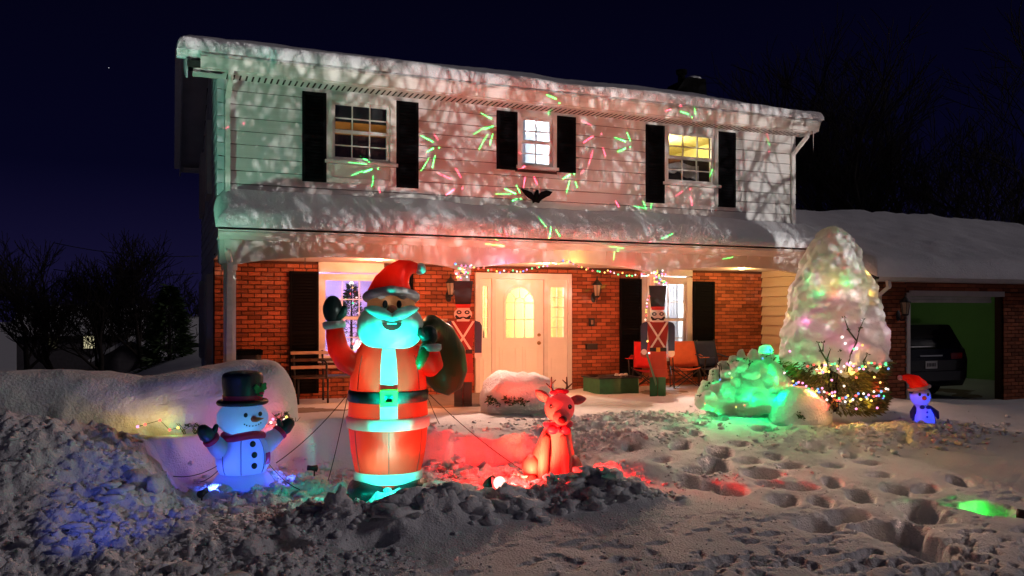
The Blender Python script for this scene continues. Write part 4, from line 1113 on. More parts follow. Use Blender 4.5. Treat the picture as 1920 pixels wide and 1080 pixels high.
def camp_chair(loc, rz, col, label):
    t = thing('folding_chair', label, 'chair', loc, rz, group='folding chairs on the porch')
    cl = pm('chair_cloth_%d' % int(col[0] * 1000 + col[1] * 100), col, rough=0.8, var=0.12, scale=9, bump=0.15)
    def sag(corners, s, nm, n=8):
        a, b, c, d = [Vector(q) for q in corners]; nr = (b - a).cross(d - a).normalized(); m = MB(); rows = []
        for i in range(n + 1):
            u = i / n; row = []
            for j in range(n + 1):
                v = j / n; q = (a * (1 - u) + b * u) * (1 - v) + (d * (1 - u) + c * u) * v
                row.append(q + nr * s * (4 * u * (1 - u)) * (0.6 + 0.4 * 4 * v * (1 - v)))
            rows.append(row)
        m.rings(rows, False, False, closed=False); o = m.build(nm, cl, t, world=False)
        sd = o.modifiers.new('thickness', 'SOLIDIFY'); sd.thickness = 0.006
        return o
    sag([(-0.27, -0.24, 0.44), (0.27, -0.24, 0.44), (0.26, 0.2, 0.38), (-0.26, 0.2, 0.38)], -0.06, 'seat')
    sag([(-0.28, 0.2, 0.42), (0.28, 0.2, 0.42), (0.29, 0.34, 0.92), (-0.29, 0.34, 0.92)], -0.05, 'backrest')
    for s in (-1, 1):
        MB().tube([(s * 0.27, -0.25, 0.45), (-s * 0.27, -0.24, 0.01)], 0.011, n=6).build('leg', IRON, t, world=False)
        MB().tube([(s * 0.27, 0.2, 0.38), (-s * 0.28, 0.26, 0.01)], 0.011, n=6).build('leg', IRON, t, world=False)
        MB().tube([(s * 0.29, -0.25, 0.01), (s * 0.28, 0.22, 0.44)], 0.011, n=6).build('side_strut', IRON, t, world=False)
        MB().tube([(s * 0.28, 0.2, 0.01), (s * 0.28, 0.22, 0.44), (s * 0.29, 0.35, 0.94)], 0.011, n=6).build('back_post', IRON, t, world=False)
        MB().tube([(s * 0.28, -0.24, 0.02), (s * 0.32, -0.25, 0.62)], 0.011, n=6).build('arm_post', IRON, t, world=False)
        m = MB(); m.rings([[(s * 0.27, -0.3, 0.63), (s * 0.38, -0.3, 0.63)], [(s * 0.27, 0.02, 0.60), (s * 0.37, 0.02, 0.60)], [(s * 0.28, 0.28, 0.66), (s * 0.34, 0.28, 0.66)]], False, False, closed=False)
        o = m.build('armrest', cl, t, world=False); sd = o.modifiers.new('thickness', 'SOLIDIFY'); sd.thickness = 0.008
    return t
camp_chair(on_porch(1213, 13.75), R(-38), (0.55, 0.02, 0.02), 'red folding camp chair behind the right toy soldier')
camp_chair(on_porch(1287, 13.85), R(-22), (0.62, 0.16, 0.07), 'orange folding camp chair right of the right toy soldier')
camp_chair(on_porch(1345, 13.75), R(12), (0.02, 0.03, 0.07), 'dark blue folding chair in front of the far right shutter')
# metal bench on the left of the porch
bx0, bx1 = PX(550, 13.9), PX(670, 13.9)
t = thing('porch_bench', 'dark metal bench below the left porch window', 'bench', ((bx0 + bx1) / 2, 13.95, 0))
for x in (bx0 + 0.05, (bx0 + bx1) / 2, bx1 - 0.05):
    MB().tube([(x, 13.7, 0), (x, 13.7, 0.42)], 0.018, n=8).build('leg', IRON, t); MB().tube([(x, 14.15, 0), (x, 14.15, 0.42), (x, 14.25, 0.85)], 0.018, n=8).build('leg', IRON, t)
for i in range(5): MB().box(bx0, bx1, 13.68 + 0.1 * i, 13.75 + 0.1 * i, 0.42, 0.445).build('seat_slat', WOODD, t)
SL = pm('pale_slat', (0.4, 0.3, 0.22), rough=0.6)
for i in range(3): MB().box(bx0, bx1, 14.16 + 0.025 * i, 14.19 + 0.025 * i, 0.55 + 0.12 * i, 0.60 + 0.12 * i).build('back_slat', SL if i != 1 else WOODD, t)
MB().tube([(bx1 - 0.55, 13.68, 0.42), (bx1 - 0.55, 13.66, 0.66), (bx1 - 0.55, 13.9, 0.7), (bx1 - 0.55, 14.2, 0.68)], 0.018, n=8).build('armrest', IRON, t)
# storage bin beside the corner post
q0 = PX(441, 13.9); q1 = PX(491, 13.9); zt_ = PZ(465, 656, 13.9)
t = thing('storage_bin', 'dark storage bin against the brick by the left corner post', 'bin', ((q0 + q1) / 2, 13.95, 0))
MB().loft([((q0 + q1) / 2, 14.0, 0.0, (q1 - q0) / 2 * 0.9, 0.2), ((q0 + q1) / 2, 14.0, zt_ - 0.08, (q1 - q0) / 2 * 0.97, 0.22)], 24, p=6, smooth=False).build('bin_body', IRON, t)
MB().box(q0, q1, 13.76, 14.24, zt_ - 0.079, zt_).build('bin_lid', BLACKP, t)

# ================================================================== TOY SOLDIERS (flat painted plywood)
WOODP = {n: pm('soldier_' + n, c, rough=0.55, var=0.18, scale=7, bump=0.08) for n, c in dict(
    red=(0.25, 0.018, 0.014), navy=(0.03, 0.045, 0.10), black=(0.02, 0.016, 0.016), white=(0.72, 0.7, 0.66), gold=(0.65, 0.42, 0.08), brown=(0.34, 0.05, 0.025), trouser=(0.022, 0.02, 0.025), green=(0.02, 0.11, 0.05), band=(0.5, 0.03, 0.02), green_lit_steel=(0.12, 0.22, 0.15)).items()}  # green and the sword tone have a green light painted in
def soldier(loc, rz, label, sword=False, horn=False, legs='trouser', skirt='red'):
    t = thing('toy_soldier', label, 'toy soldier', loc, rz, group='wooden toy soldiers on the porch')
    def pc(nm, pts, y, mat, parent=None, th=0.018):
        o = MB().poly(pts, y - th, y).build(nm, WOODP[mat], t if parent is None else parent, world=False)
        if parent is not None: pass
        return o
    R4 = lambda x0, x1, z0, z1: [(x0, z0), (x1, z0), (x1, z1), (x0, z1)]
    E = lambda cx, cz, rx, rz_, n=20, a0=0, a1=360: [(cx + rx * math.cos(R(a0 + (a1 - a0) * i / n)), cz + rz_ * math.sin(R(a0 + (a1 - a0) * i / n))) for i in range(n + (0 if a1 - a0 == 360 else 1))]
    for s in (-1, 1):
        pc('leg', R4(s * 0.075 - 0.068, s * 0.075 + 0.068, 0.0, 0.42), 0.0, legs)
        pc('boot', [(s * 0.075 - 0.07, 0), (s * 0.075 + 0.07, 0), (s * 0.075 + 0.07, 0.05), (s * 0.075 - 0.07, 0.07)], -0.02, legs)
    pc('skirt', [(-0.15, 0.40), (0.17, 0.40), (0.15, 0.86), (-0.13, 0.86)], -0.005, skirt)
    pc('skirt_hem', [(-0.151, 0.395), (0.171, 0.395), (0.168, 0.53), (-0.147, 0.53)], -0.0235, 'brown')
    pc('torso', [(-0.14, 0.86), (0.14, 0.86), (0.20, 1.38), (-0.20, 1.38)], -0.002, 'red')
    pc('belt', R4(-0.15, 0.15, 0.85, 0.915), -0.024, 'black'); pc('buckle', R4(-0.035, 0.035, 0.845, 0.92), -0.043, 'gold', th=0.01)
    for s in (-1, 1):
        pc('cross_strap', [(s * 0.19, 1.375), (s * 0.15, 1.375), (-s * 0.14, 0.92), (-s * 0.10, 0.92)] if s > 0 else [(-0.19, 1.375), (-0.15, 1.375), (0.14, 0.92), (0.10, 0.92)], -0.021 - 0.003 * (s > 0), 'white', th=0.006)
        pc('arm', [(s * 0.185, 1.385), (s * 0.27, 1.36), (s * 0.305, 1.30), (s * 0.30, 0.86), (s * 0.19, 0.86)] if True else None, -0.008, 'navy')
        pc('hand', E(s * 0.245, 0.82, 0.06, 0.07), -0.004, 'white')
    pc('neck_cuff', R4(-0.1, 0.1, 1.37, 1.40), -0.02, 'white')
    fc = pc('face', E(0, 1.485, 0.145, 0.11), -0.006, 'white')
    for s in (-1, 1):
        pc('eye', E(s * 0.065, 1.515, 0.042, 0.032), -0.0245, 'black', th=0.006)
        pc('pupil', E(s * 0.065, 1.515, 0.02, 0.012), -0.031, 'white', th=0.004)
        pc('moustache', [(0, 1.445), (s * 0.06, 1.435), (s * 0.115, 1.475), (s * 0.13, 1.45), (s * 0.10, 1.40), (s * 0.04, 1.405), (0, 1.43)], -0.0245, 'black', th=0.008)
    pc('nose', [(-0.018, 1.455), (0.018, 1.455), (0.01, 1.53), (-0.01, 1.53)], -0.0245, 'brown' if False else 'white', th=0.018)
    pc('hat_band', [(-0.112, 1.585), (0.112, 1.585), (0.122, 1.645), (-0.122, 1.645)], -0.022, 'band')
    pc('hat', [(-0.12, 1.62), (0.12, 1.62), (0.155, 1.98), (0.16, 2.02), (-0.16, 2.02), (-0.155, 1.98)], -0.003, 'black')
    MB().box(-0.03, 0.03, 0.001, 0.03, 0.0, 1.3).build('back_stake', WOODP['brown'], t, world=False)
    if sword:
        pc('sword', [(-0.225, 0.82), (-0.195, 0.84), (-0.02, 0.28), (-0.045, 0.24)], -0.045, 'green_lit_steel', th=0.012)
        pc('sword_guard', E(-0.24, 0.80, 0.075, 0.06, 14), -0.032, 'brown', th=0.012); pc('sword_hand', E(-0.255, 0.845, 0.05, 0.05, 14), -0.06, 'white', th=0.012)
    if horn:
        MB().tube([(-0.25, -0.04, 1.395), (-0.40, -0.05, 1.40), (-0.45, -0.05, 1.405), (-0.475, -0.05, 1.405)], [0.012, 0.014, 0.025, 0.05], n=12).build('horn', pm('horn_cream', (0.6, 0.5, 0.3), rough=0.4), t, world=False)
    return t
s1 = PG(868, 759, 0.0); s2 = PG(1233, 761, 0.0)
Y1 = 12.70; Y2 = 12.70
S1 = (PX(868, Y1), Y1, -0.02); S2 = (PX(1233, Y2), Y2, -0.05)
soldier(S1, R(-14), 'wooden toy soldier with dark legs left of the front door', horn=True)
soldier(S2, R(-20), 'wooden toy soldier with green lit legs and a lowered sword', sword=True, legs='green', skirt='brown')

# ================================================================== STRING LIGHTS
def light_string(name, label, path, bulbs, seed, r=0.016, wire=0.004, parent=None, glow=()):
    rg = random.Random(seed)
    t = thing(name, label, 'string lights', tuple(path[0]))
    if len(path) > 1:
        MB().tube(path, wire, n=5).build('wire', CABLE, t)
    seq = ['red', 'blue', 'yellow', 'green', 'pink', 'white', 'white', 'red', 'yellow', 'pink']
    for i, p in enumerate(bulbs):
        c = rg.choice(seq)
        b = MB().ball(p, r, 8, 6).build('bulb', bulb_mat(c), t)
    for (p, c, w) in glow: lamp('string_glow', 'POINT', p, limit_bulb(c), w, radius=0.02)
    return t
def along(path, n, jit, seed):
    rg = random.Random(seed); path = [Vector(p) for p in path]
    L_ = [0]
    for a, b in zip(path[:-1], path[1:]): L_.append(L_[-1] + (b - a).length)
    out = []
    for i in range(n):
        d = L_[-1] * (i + 0.5) / n
        k = max(j for j in range(len(path) - 1) if L_[j] <= d + 1e-9)
        u = (d - L_[k]) / max(1e-9, L_[k + 1] - L_[k])
        out.append(path[k].lerp(path[k + 1], u) + Vector((rg.uniform(-1, 1), rg.uniform(-1, 1), rg.uniform(-1, 1))) * jit)
    return out
YS_ = 12.82
sw1 = [P(x, y, YS_) for x, y in ((862, 497), (885, 499), (905, 504), (925, 509), (950, 510), (975, 508), (1000, 502), (1025, 497), (1050, 492), (1064, 489), (1078, 496), (1100, 504), (1125, 508), (1150, 511), (1175, 515), (1200, 516), (1222, 514), (1236, 506))]
light_string('porch_string_lights', 'multicoloured string lights draped along the porch beam', sw1, along(sw1, 52, 0.022, 4), 5, glow=[(tuple(sw1[4] + Vector((0, -0.1, 0))), 'pink', 5), (tuple(sw1[10] + Vector((0, -0.1, 0))), 'yellow', 5), (tuple(sw1[14] + Vector((0, -0.1, 0))), 'red', 5)])
def plume(c, seed, label):
    rg = random.Random(seed); pts = []
    for i in range(26):
        pts.append(Vector((c[0] + rg.uniform(-0.13, 0.13), c[1] - 0.06 + rg.uniform(-0.05, 0.05), c[2] + rg.uniform(0.0, 0.26))))
    pts.sort(key=lambda p: p.z)
    path = pts
    return light_string('plume_lights', label, path, pts, seed, r=0.017, wire=0.003, glow=[((c[0], c[1] - 0.18, c[2] + 0.12), 'pink', 0.7), ((c[0] - 0.1, c[1] - 0.15, c[2] + 0.18), 'red', 0.5)])
plume((S1[0] - 0.02, S1[1], 2.02), 12, 'bundle of glowing coloured lights on the left soldier hat')
plume((S2[0] + 0.0, S2[1], 1.98), 13, 'bundle of glowing coloured lights on the right soldier hat')
vs = [P(x, y, 12.66) for x, y in ((1218, 553), (1214, 565), (1212, 580), (1212, 592), (1211, 602))]
light_string('dangling_lights', 'short row of coloured lights hanging beside the right soldier head', vs, along(vs, 8, 0.01, 7), 9, r=0.016)
vs = [P(x, y, 12.60) for x, y in ((1214, 640), (1215, 650), (1217, 662))]
light_string('sword_hand_lights', 'two bulbs above the sword hand of the right soldier', vs, [vs[0], vs[2]], 21, r=0.018, glow=[(tuple(vs[2] + Vector((0, -0.06, 0))), 'red', 0.5)])

# ================================================================== INFLATABLES
def fabric(name, col, trans=0.45, rough=0.4, var=0.06, tcol=None):
    return pm('fabric_' + name, col, rough=rough, var=var, scale=5, bump=0.4, trans=trans, stretch=(1.6, 1.6, 0.35), bdist=0.05, spec=0.35, tcol=tcol)
FB = dict(red=fabric('red', (0.62, 0.03, 0.018), tcol=(0.8, 0.10, 0.04)), white=fabric('white', (0.78, 0.78, 0.78)), black=fabric('black', (0.012, 0.013, 0.016), 0.08), skin=fabric('skin', (0.68, 0.36, 0.19), 0.35),
          glove=fabric('glove', (0.012, 0.03, 0.028), 0.1), sack=fabric('sack', (0.035, 0.045, 0.012), 0.15), gold=fabric('gold', (0.50, 0.50, 0.02), 0.1, rough=0.9), dred=fabric('dark_red', (0.25, 0.02, 0.02), 0.2),
          nose=fabric('nose', (0.40, 0.10, 0.06), 0.2), orange=fabric('orange', (0.75, 0.2, 0.06), 0.3), green=fabric('holly_green', (0.02, 0.22, 0.06), 0.2), fawn=fabric('fawn', (0.72, 0.20, 0.19), 0.45), pinkw=fabric('pale_fawn', (0.75, 0.28, 0.30), 0.45),
          blue=fabric('blue', (0.05, 0.08, 0.5), 0.4), sky=fabric('sky_white', (0.7, 0.75, 0.85), 0.5), brow=fabric('brow', (0.5, 0.47, 0.45), 0.2), hot=fabric('ribbon', (0.75, 0.04, 0.12), 0.5))
def isec(secs, z):
    for a, b in zip(secs[:-1], secs[1:]):
        if a[2] <= z <= b[2]:
            u = (z - a[2]) / max(1e-9, b[2] - a[2]); return [a[i] + (b[i] - a[i]) * u for i in range(5)]
    return list(secs[0] if z < secs[0][2] else secs[-1])
def smooth_secs(secs, n=5):
    """catmull-rom through the sections"""
    out = []
    for i in range(len(secs) - 1):
        p0, p1, p2, p3 = secs[max(i - 1, 0)], secs[i], secs[i + 1], secs[min(i + 2, len(secs) - 1)]
        for k in range(n):
            u = k / n
            out.append(tuple(0.5 * ((2 * p1[j]) + (-p0[j] + p2[j]) * u + (2 * p0[j] - 5 * p1[j] + 4 * p2[j] - p3[j]) * u * u + (-p0[j] + 3 * p1[j] - 3 * p2[j] + p3[j]) * u ** 3) for j in range(5)))
    return out + [secs[-1]]
def patch(secs, z0, z1, a0, a1, off, nz_=10, na=12):
    """piece of cloth lying on a loft between two heights and two angles"""
    rows = []
    for i in range(nz_ + 1):
        z = z0 + (z1 - z0) * i / nz_; x, y, _, rx, ry = isec(secs, z)
        rows.append([(x + (rx + off) * math.cos(R(a0 + (a1 - a0) * j / na)), y + (ry + off) * math.sin(R(a0 + (a1 - a0) * j / na)), z) for j in range(na + 1)])
    return MB().rings(rows, False, False, closed=False)
def band(secs, z0, z1, off, n=36):
    b = []
    for (z, o) in ((z0, 0.0), (z0 + 0.012, off), (z1 - 0.012, off), (z1, 0.0)):
        x, y, _, rx, ry = isec(secs, z); b.append((x, y, z, rx + o, ry + o))
    return MB().loft(b, n, cap0=False, cap1=False)

def seam(secs, ang, z0, z1, off=0.004, n=16):
    pts = []
    for i in range(n + 1):
        z = z0 + (z1 - z0) * i / n; x, y, _, rx, ry = isec(secs, z)
        pts.append((x + (rx + off) * math.cos(R(ang)), y + (ry + off) * math.sin(R(ang)), z))
    return MB().tube(pts, 0.0045, n=5)
SEAM = pm('seam_thread', (0.05, 0.05, 0.09), rough=0.9, bump=0)
def santa():
    gx_, gy_ = 0.2464 * 8.84, 8.84
    t = thing('inflatable_santa', 'tall inflatable waving red suited figure with a big white beard', 'inflatable', (gx_, gy_, -0.46), R(-13))
    secs = smooth_secs([(0, 0, 0.08, 0.28, 0.26), (0, 0, 0.15, 0.350, 0.33), (0, 0, 0.26, 0.358, 0.34), (0, 0, 0.46, 0.398, 0.38), (0, 0, 0.72, 0.424, 0.41), (0, 0, 0.85, 0.428, 0.41), (0, 0, 1.0, 0.420, 0.40),
                        (0, 0, 1.13, 0.415, 0.40), (0, 0, 1.33, 0.395, 0.38), (0, 0, 1.52, 0.345, 0.34), (0, 0, 1.66, 0.26, 0.26), (0, 0, 1.75, 0.18, 0.18)])
    b = MB().loft(secs, 44, cap0=True, cap1=True)
    body = b.build('suit', FB['red'], t, world=False)
    for a_, za_, zb_ in ((-90, 0.27, 0.71), (-35, 0.27, 0.71), (-145, 0.27, 0.71), (-40, 1.14, 1.5), (-140, 1.14, 1.5)): seam(secs, a_, za_, zb_).build('seam', FB['dred'], t, world=False)
    band(secs, 0.145, 0.262, 0.02).build('trouser_trim', FB['white'], t, world=False)
    band(secs, 0.72, 0.85, 0.024).build('coat_trim', FB['white'], t, world=False)
    bl = band(secs, 1.005, 1.13, 0.016).build('belt', FB['glove'], t, world=False)
    patch(secs, 0.85, 1.62, -102, -78, 0.014).build('front_trim', FB['white'], t, world=False)
    fy = -0.42
    m = MB(); o_, i_ = 0.088, 0.04
    for (x0, x1, z0, z1) in ((-o_, o_, 1.07 + i_, 1.07 + o_), (-o_, o_, 1.07 - o_, 1.07 - i_), (-o_, -i_, 1.07 - i_, 1.07 + i_), (i_, o_, 1.07 - i_, 1.07 + i_)): m.box(x0, x1, fy - 0.03, fy + 0.02, z0, z1)
    m.build('buckle', FB['gold'], t, world=False)
    for s in (-1, 1): MB().ball((s * 0.2, -0.06, 0.055), (0.235, 0.34, 0.14), 20, 12, p=2.4, lo=-0.4).build('boot', FB['black'], t, world=False)
    # raised arm on the left of the picture
    a = MB().tube([(-0.20, 0, 1.40), (-0.34, -0.02, 1.385), (-0.45, -0.04, 1.44), (-0.53, -0.06, 1.57), (-0.555, -0.07, 1.70), (-0.565, -0.07, 1.80)], [0.15, 0.135, 0.122, 0.112, 0.10, 0.088], n=20).build('raised_arm', FB['red'], t, world=False)
    MB().tube([(-0.565, -0.07, 1.785), (-0.567, -0.07, 1.80), (-0.569, -0.07, 1.85), (-0.57, -0.07, 1.865)], [0.10, 0.122, 0.122, 0.10], n=20).build('cuff', FB['white'], a, world=True) if False else MB().tube([(-0.565, -0.07, 1.785), (-0.567, -0.07, 1.80), (-0.569, -0.07, 1.85), (-0.57, -0.07, 1.865)], [0.10, 0.122, 0.122, 0.10], n=20).build('cuff', FB['white'], a, world=False)
    m = MB().ball((-0.585, -0.07, 1.985), (0.105, 0.075, 0.15), 18, 12); m.tube([(-0.53, -0.08, 1.91), (-0.475, -0.09, 1.95), (-0.46, -0.09, 2.0)], [0.05, 0.045, 0.035], n=12, round_ends=True)
    m.build('mitten', FB['glove'], a, world=False)
    # arm holding the sack
    a = MB().tube([(0.22, 0, 1.50), (0.37, -0.04, 1.46), (0.46, -0.13, 1.37), (0.47, -0.24, 1.40), (0.45, -0.29, 1.50), (0.44, -0.30, 1.57)], [0.125, 0.12, 0.115, 0.105, 0.095, 0.086], n=20).build('bent_arm', FB['red'], t, world=False)
    MB().tube([(0.44, -0.30, 1.545), (0.44, -0.30, 1.56), (0.435, -0.30, 1.61), (0.435, -0.30, 1.625)], [0.09, 0.115, 0.115, 0.09], n=20).build('cuff', FB['white'], a, world=False)
    m = MB().ball((0.42, -0.29, 1.71), (0.095, 0.085, 0.11), 16, 12); m.tube([(0.37, -0.32, 1.69), (0.33, -0.35, 1.73), (0.33, -0.35, 1.77)], [0.04, 0.04, 0.03], n=10, round_ends=True); m.build('mitten', FB['glove'], a, world=False)
    # beard, face
    bd = MB().ball((0.02, -0.13, 1.80), (0.352, 0.30, 0.262), 40, 26, p=2.25).build('beard', FB['white'], t, world=False)
    def mous(s):
        m = MB(); pts = [Vector((0.03 + s * u * 0.30, -0.435 + 0.24 * u * u, 1.89 + 0.02 * math.sin(u * 3) + 0.11 * u)) for u in (0.0, 0.2, 0.45, 0.7, 0.92)]
        return m.tube(pts, [0.04, 0.055, 0.06, 0.045, 0.015], n=14, round_ends=True)
    for s in (-1, 1): mous(s).build('moustache', FB['white'], bd, world=False)
    mo = MB(); mp = [(0.03 + 0.10 * math.cos(R(a_)), 1.845 + (0.075 if a_ > 180 else 0.012) * math.sin(R(a_))) for a_ in range(0, 360, 20)]
    mo.poly(mp, -0.462, -0.40).build('mouth', FB['dred'], bd, world=False)
    MB().box(-0.02, 0.08, -0.466, -0.45, 1.832, 1.848).build('teeth', FB['white'], bd, world=False)
    hd = MB().ball((0.03, -0.085, 2.02), (0.258, 0.255, 0.24), 32, 20).build('head', FB['skin'], t, world=False)
    for s in (-1, 1):
        MB().ball((0.035 + s * 0.072, -0.328, 2.04), (0.028, 0.014, 0.044), 14, 10).build('eye', FB['black'], hd, world=False)
        MB().ball((0.035 + s * 0.10, -0.292, 2.115), (0.055, 0.02, 0.024), 14, 8).build('eyebrow', FB['brow'], hd, world=False)
    MB().ball((0.035, -0.36, 1.985), (0.055, 0.05, 0.048), 16, 10).build('nose', FB['nose'], hd, world=False)
    hat = MB().tube([(0.03, -0.06, 2.10), (0.03, -0.05, 2.17), (0.05, -0.03, 2.27), (0.10, -0.02, 2.36), (0.17, -0.02, 2.425), (0.245, -0.02, 2.445), (0.31, -0.02, 2.44)], [0.262, 0.25, 0.205, 0.155, 0.115, 0.075, 0.05], n=28).build('hat', FB['red'], t, world=False)
    hb_ = []
    for k in range(40):
        a_ = 2 * math.pi * k / 40; hb_.append(Vector((0.03 + 0.255 * math.cos(a_), -0.07 + 0.235 * math.sin(a_), 2.15 + 0.035 * (-math.sin(a_)) - 0.03 * abs(math.cos(a_)))))
    MB().tube(hb_ + [hb_[0]], 0.052, n=12, cap=False).build('hat_band', FB['white'], hat, world=False)
    MB().ball((0.345, -0.02, 2.425), 0.062, 16, 12, nz=0.01, nscale=12).build('pompom', FB['white'], hat, world=False)
    sk = MB().tube([(0.40, -0.27, 1.62), (0.41, -0.22, 1.76), (0.46, -0.02, 1.82), (0.55, 0.16, 1.70), (0.62, 0.26, 1.50), (0.64, 0.30, 1.30), (0.63, 0.30, 1.13), (0.60, 0.29, 1.04)], [0.05, 0.07, 0.11, 0.19, 0.245, 0.255, 0.20, 0.08], n=24).build('sack', FB['sack'], t, world=False)
    MB().tube([(0.42, -0.31, 1.66), (0.36, -0.36, 1.52), (0.32, -0.36, 1.42), (0.31, -0.36, 1.36)], [0.05, 0.06, 0.05, 0.015], n=12).build('sack_mouth', FB['sack'], sk, world=False)
    L_ = lambda x, y, z: tuple(Vector((gx_, gy_, -0.46)) + Matrix.Rotation(R(-13), 3, 'Z') @ Vector((x, y, z)))
    for z_ in (0.55, 1.25): lamp('santa_inner_lamp', 'POINT', L_(0.0, 0.02, z_), (1.0, 0.02, 0.01), 4.2, radius=0.05)
    for x_, y_, z_, w_ in ((-0.10, -0.24, 0.38, 1.0), (0.06, -0.24, 0.56, 1.0), (-0.02, -0.26, 0.47, 0.8), (-0.17, -0.22, 0.93, 0.8), (-0.17, -0.22, 1.20, 0.8), (-0.16, -0.20, 1.40, 0.7)): lamp('santa_inner_lamp', 'POINT', L_(x_, y_, z_), (1.0, 0.95, 0.75), w_ * 0.85, radius=0.04)
    lamp('santa_inner_lamp', 'POINT', L_(0.03, -0.13, 2.085), (1.0, 0.72, 0.45), 0.9, radius=0.008)
    lamp('santa_inner_lamp', 'POINT', L_(0.06, -0.03, 2.28), (1.0, 0.10, 0.06), 1.6, radius=0.04)
    lamp('santa_inner_lamp', 'POINT', L_(-0.50, -0.05, 1.55), (1.0, 0.08, 0.04), 0.5, radius=0.03)
    lamp('santa_inner_lamp', 'POINT', L_(0.45, -0.17, 1.40), (1.0, 0.08, 0.04), 0.5, radius=0.03)
    lamp('santa_inner_lamp', 'POINT', L_(0.60, 0.22, 1.30), (1.0, 0.7, 0.3), 0.6, radius=0.03)
    return t, L_
SANTA, SL_ = santa()

def snowman():
    gx_, gy_ = PX(455, 9.75), 9.75; z0 = -0.45; rz = R(22)
    t = thing('inflatable_snowman', 'glowing blue inflatable snowman in a black top hat with raised mittens', 'inflatable', (gx_, gy_, z0), rz)
    MB().loft(smooth_secs([(0, 0, 0.0, 0.34, 0.30), (0, 0, 0.05, 0.335, 0.30), (0, 0, 0.13, 0.285, 0.26), (0, 0, 0.165, 0.24, 0.22)]), 36, cap1=False).build('base', FB['sky'], t, world=False)
    secs = smooth_secs([(0, 0, 0.15, 0.24, 0.22), (0, 0, 0.21, 0.275, 0.25), (0, 0, 0.32, 0.292, 0.27), (0, 0, 0.44, 0.28, 0.255), (0, 0, 0.53, 0.235, 0.21), (0, 0, 0.59, 0.17, 0.16)])
    MB().loft(secs, 40, cap0=False, cap1=False).build('body', FB['sky'], t, world=False)
    for a_ in (-118, -62, -160, -15): seam(secs, a_, 0.17, 0.54).build('seam', SEAM, t, world=False)
    head = MB().ball((0, 0, 0.765), (0.272, 0.25, 0.185), 36, 20, p=2.3).build('head', FB['sky'], t, world=False)
    for x in (-0.085, 0.085): MB().ball((x, -0.243, 0.825), (0.024, 0.012, 0.026), 12, 8).build('eye', FB['black'], head, world=False)
    MB().tube([(0.0, -0.23, 0.775), (0.02, -0.29, 0.772), (0.055, -0.37, 0.79)], [0.035, 0.027, 0.006], n=12).build('nose', FB['orange'], head, world=False)
    for i in range(7):
        a = -60 + 20 * i; x = 0.11 * math.sin(R(a)); MB().ball((x, -0.236 + 0.12 * x * x, 0.72 - 0.05 * math.cos(R(a)) + 0.03), (0.009, 0.008, 0.009), 8, 6).build('mouth_dot', FB['black'], head, world=False)
    hat = MB().loft(smooth_secs([(0, 0, 0.955, 0.205, 0.19), (0, 0, 1.05, 0.212, 0.2), (0, 0, 1.18, 0.225, 0.21), (0, 0, 1.255, 0.215, 0.2), (0, 0, 1.285, 0.15, 0.14), (0, 0, 1.295, 0.05, 0.05)]), 36, cap0=False).build('top_hat', FB['black'], t, world=False)
    br = [Vector((0.255 * math.cos(2 * math.pi * k / 36), 0.235 * math.sin(2 * math.pi * k / 36), 0.945)) for k in range(37)]
    m = MB().tube(br, 0.03, n=10, cap=False); m.loft([(0, 0, 0.93, 0.25, 0.23), (0, 0, 0.955, 0.25, 0.23)], 36); m.build('hat_brim', FB['black'], hat, world=False)
    MB().loft([(0, 0, 0.972, 0.214, 0.199), (0, 0, 1.025, 0.219, 0.204)], 36, cap0=False, cap1=False).build('hat_ribbon', FB['hot'], hat, world=False)
    for (dx, dz, rot) in ((-0.04, 0.03, 0.5), (0.03, 0.045, -0.4), (0.0, -0.005, 0.1)):
        lf = MB(); pts = []
        for k in range(18):
            a = 2 * math.pi * k / 18; r = 0.05 * (1 + 0.22 * math.cos(5 * a)); x, z = r * math.cos(a) * 0.7, r * math.sin(a); pts.append((0.10 + dx + x * math.cos(rot) - z * math.sin(rot), 1.07 + dz + x * math.sin(rot) + z * math.cos(rot)))
        lf.poly(pts, -0.235, -0.20).build('holly_leaf', FB['green'], hat, world=False)
    for x in (0.09, 0.115): MB().ball((x, -0.24, 1.05), 0.016, 8, 6).build('holly_berry', FB['hot'], hat, world=False)
    for s, pth in ((-1, [(-0.18, 0, 0.40), (-0.29, -0.02, 0.47), (-0.37, -0.03, 0.56)]), (1, [(0.18, 0, 0.40), (0.32, -0.02, 0.47), (0.43, -0.03, 0.56)])):
        a = MB().tube(pth, [0.12, 0.105, 0.085], n=18).build('arm', FB['sky'], t, world=False)
        e = Vector(pth[-1]); d = (e - Vector(pth[-2])).normalized()
        MB().tube([e - d * 0.02, e - d * 0.01, e + d * 0.03, e + d * 0.04], [0.08, 0.092, 0.092, 0.08], n=16).build('cuff', FB['hot'], a, world=False)
        m = MB(); m.tube([e + d * 0.03, e + d * 0.09, e + d * 0.15], [0.07, 0.085, 0.07], n=16, round_ends=True); th = e + d * 0.08; m.tube([th, th + Vector((-s * 0.07, -0.03, 0.05)), th + Vector((-s * 0.085, -0.03, 0.09))], [0.04, 0.035, 0.028], n=10, round_ends=True)
        m.build('mitten', FB['glove'], a, world=False)
    sc_ = [Vector((0.205 * math.cos(2 * math.pi * k / 30), 0.195 * math.sin(2 * math.pi * k / 30) - 0.01, 0.575 - 0.02 * math.cos(2 * math.pi * k / 30 * 2))) for k in range(31)]
    sf = MB().tube(sc_, 0.045, n=10, cap=False).build('scarf', FB['dred'] if False else FB['hot'], t, world=False)
    patch(secs, 0.24, 0.55, -66, -46, 0.02).build('scarf_tail', FB['sky'], sf, world=False); patch(secs, 0.26, 0.39, -64, -46, 0.03).build('scarf_stripe', FB['hot'], sf, world=False)
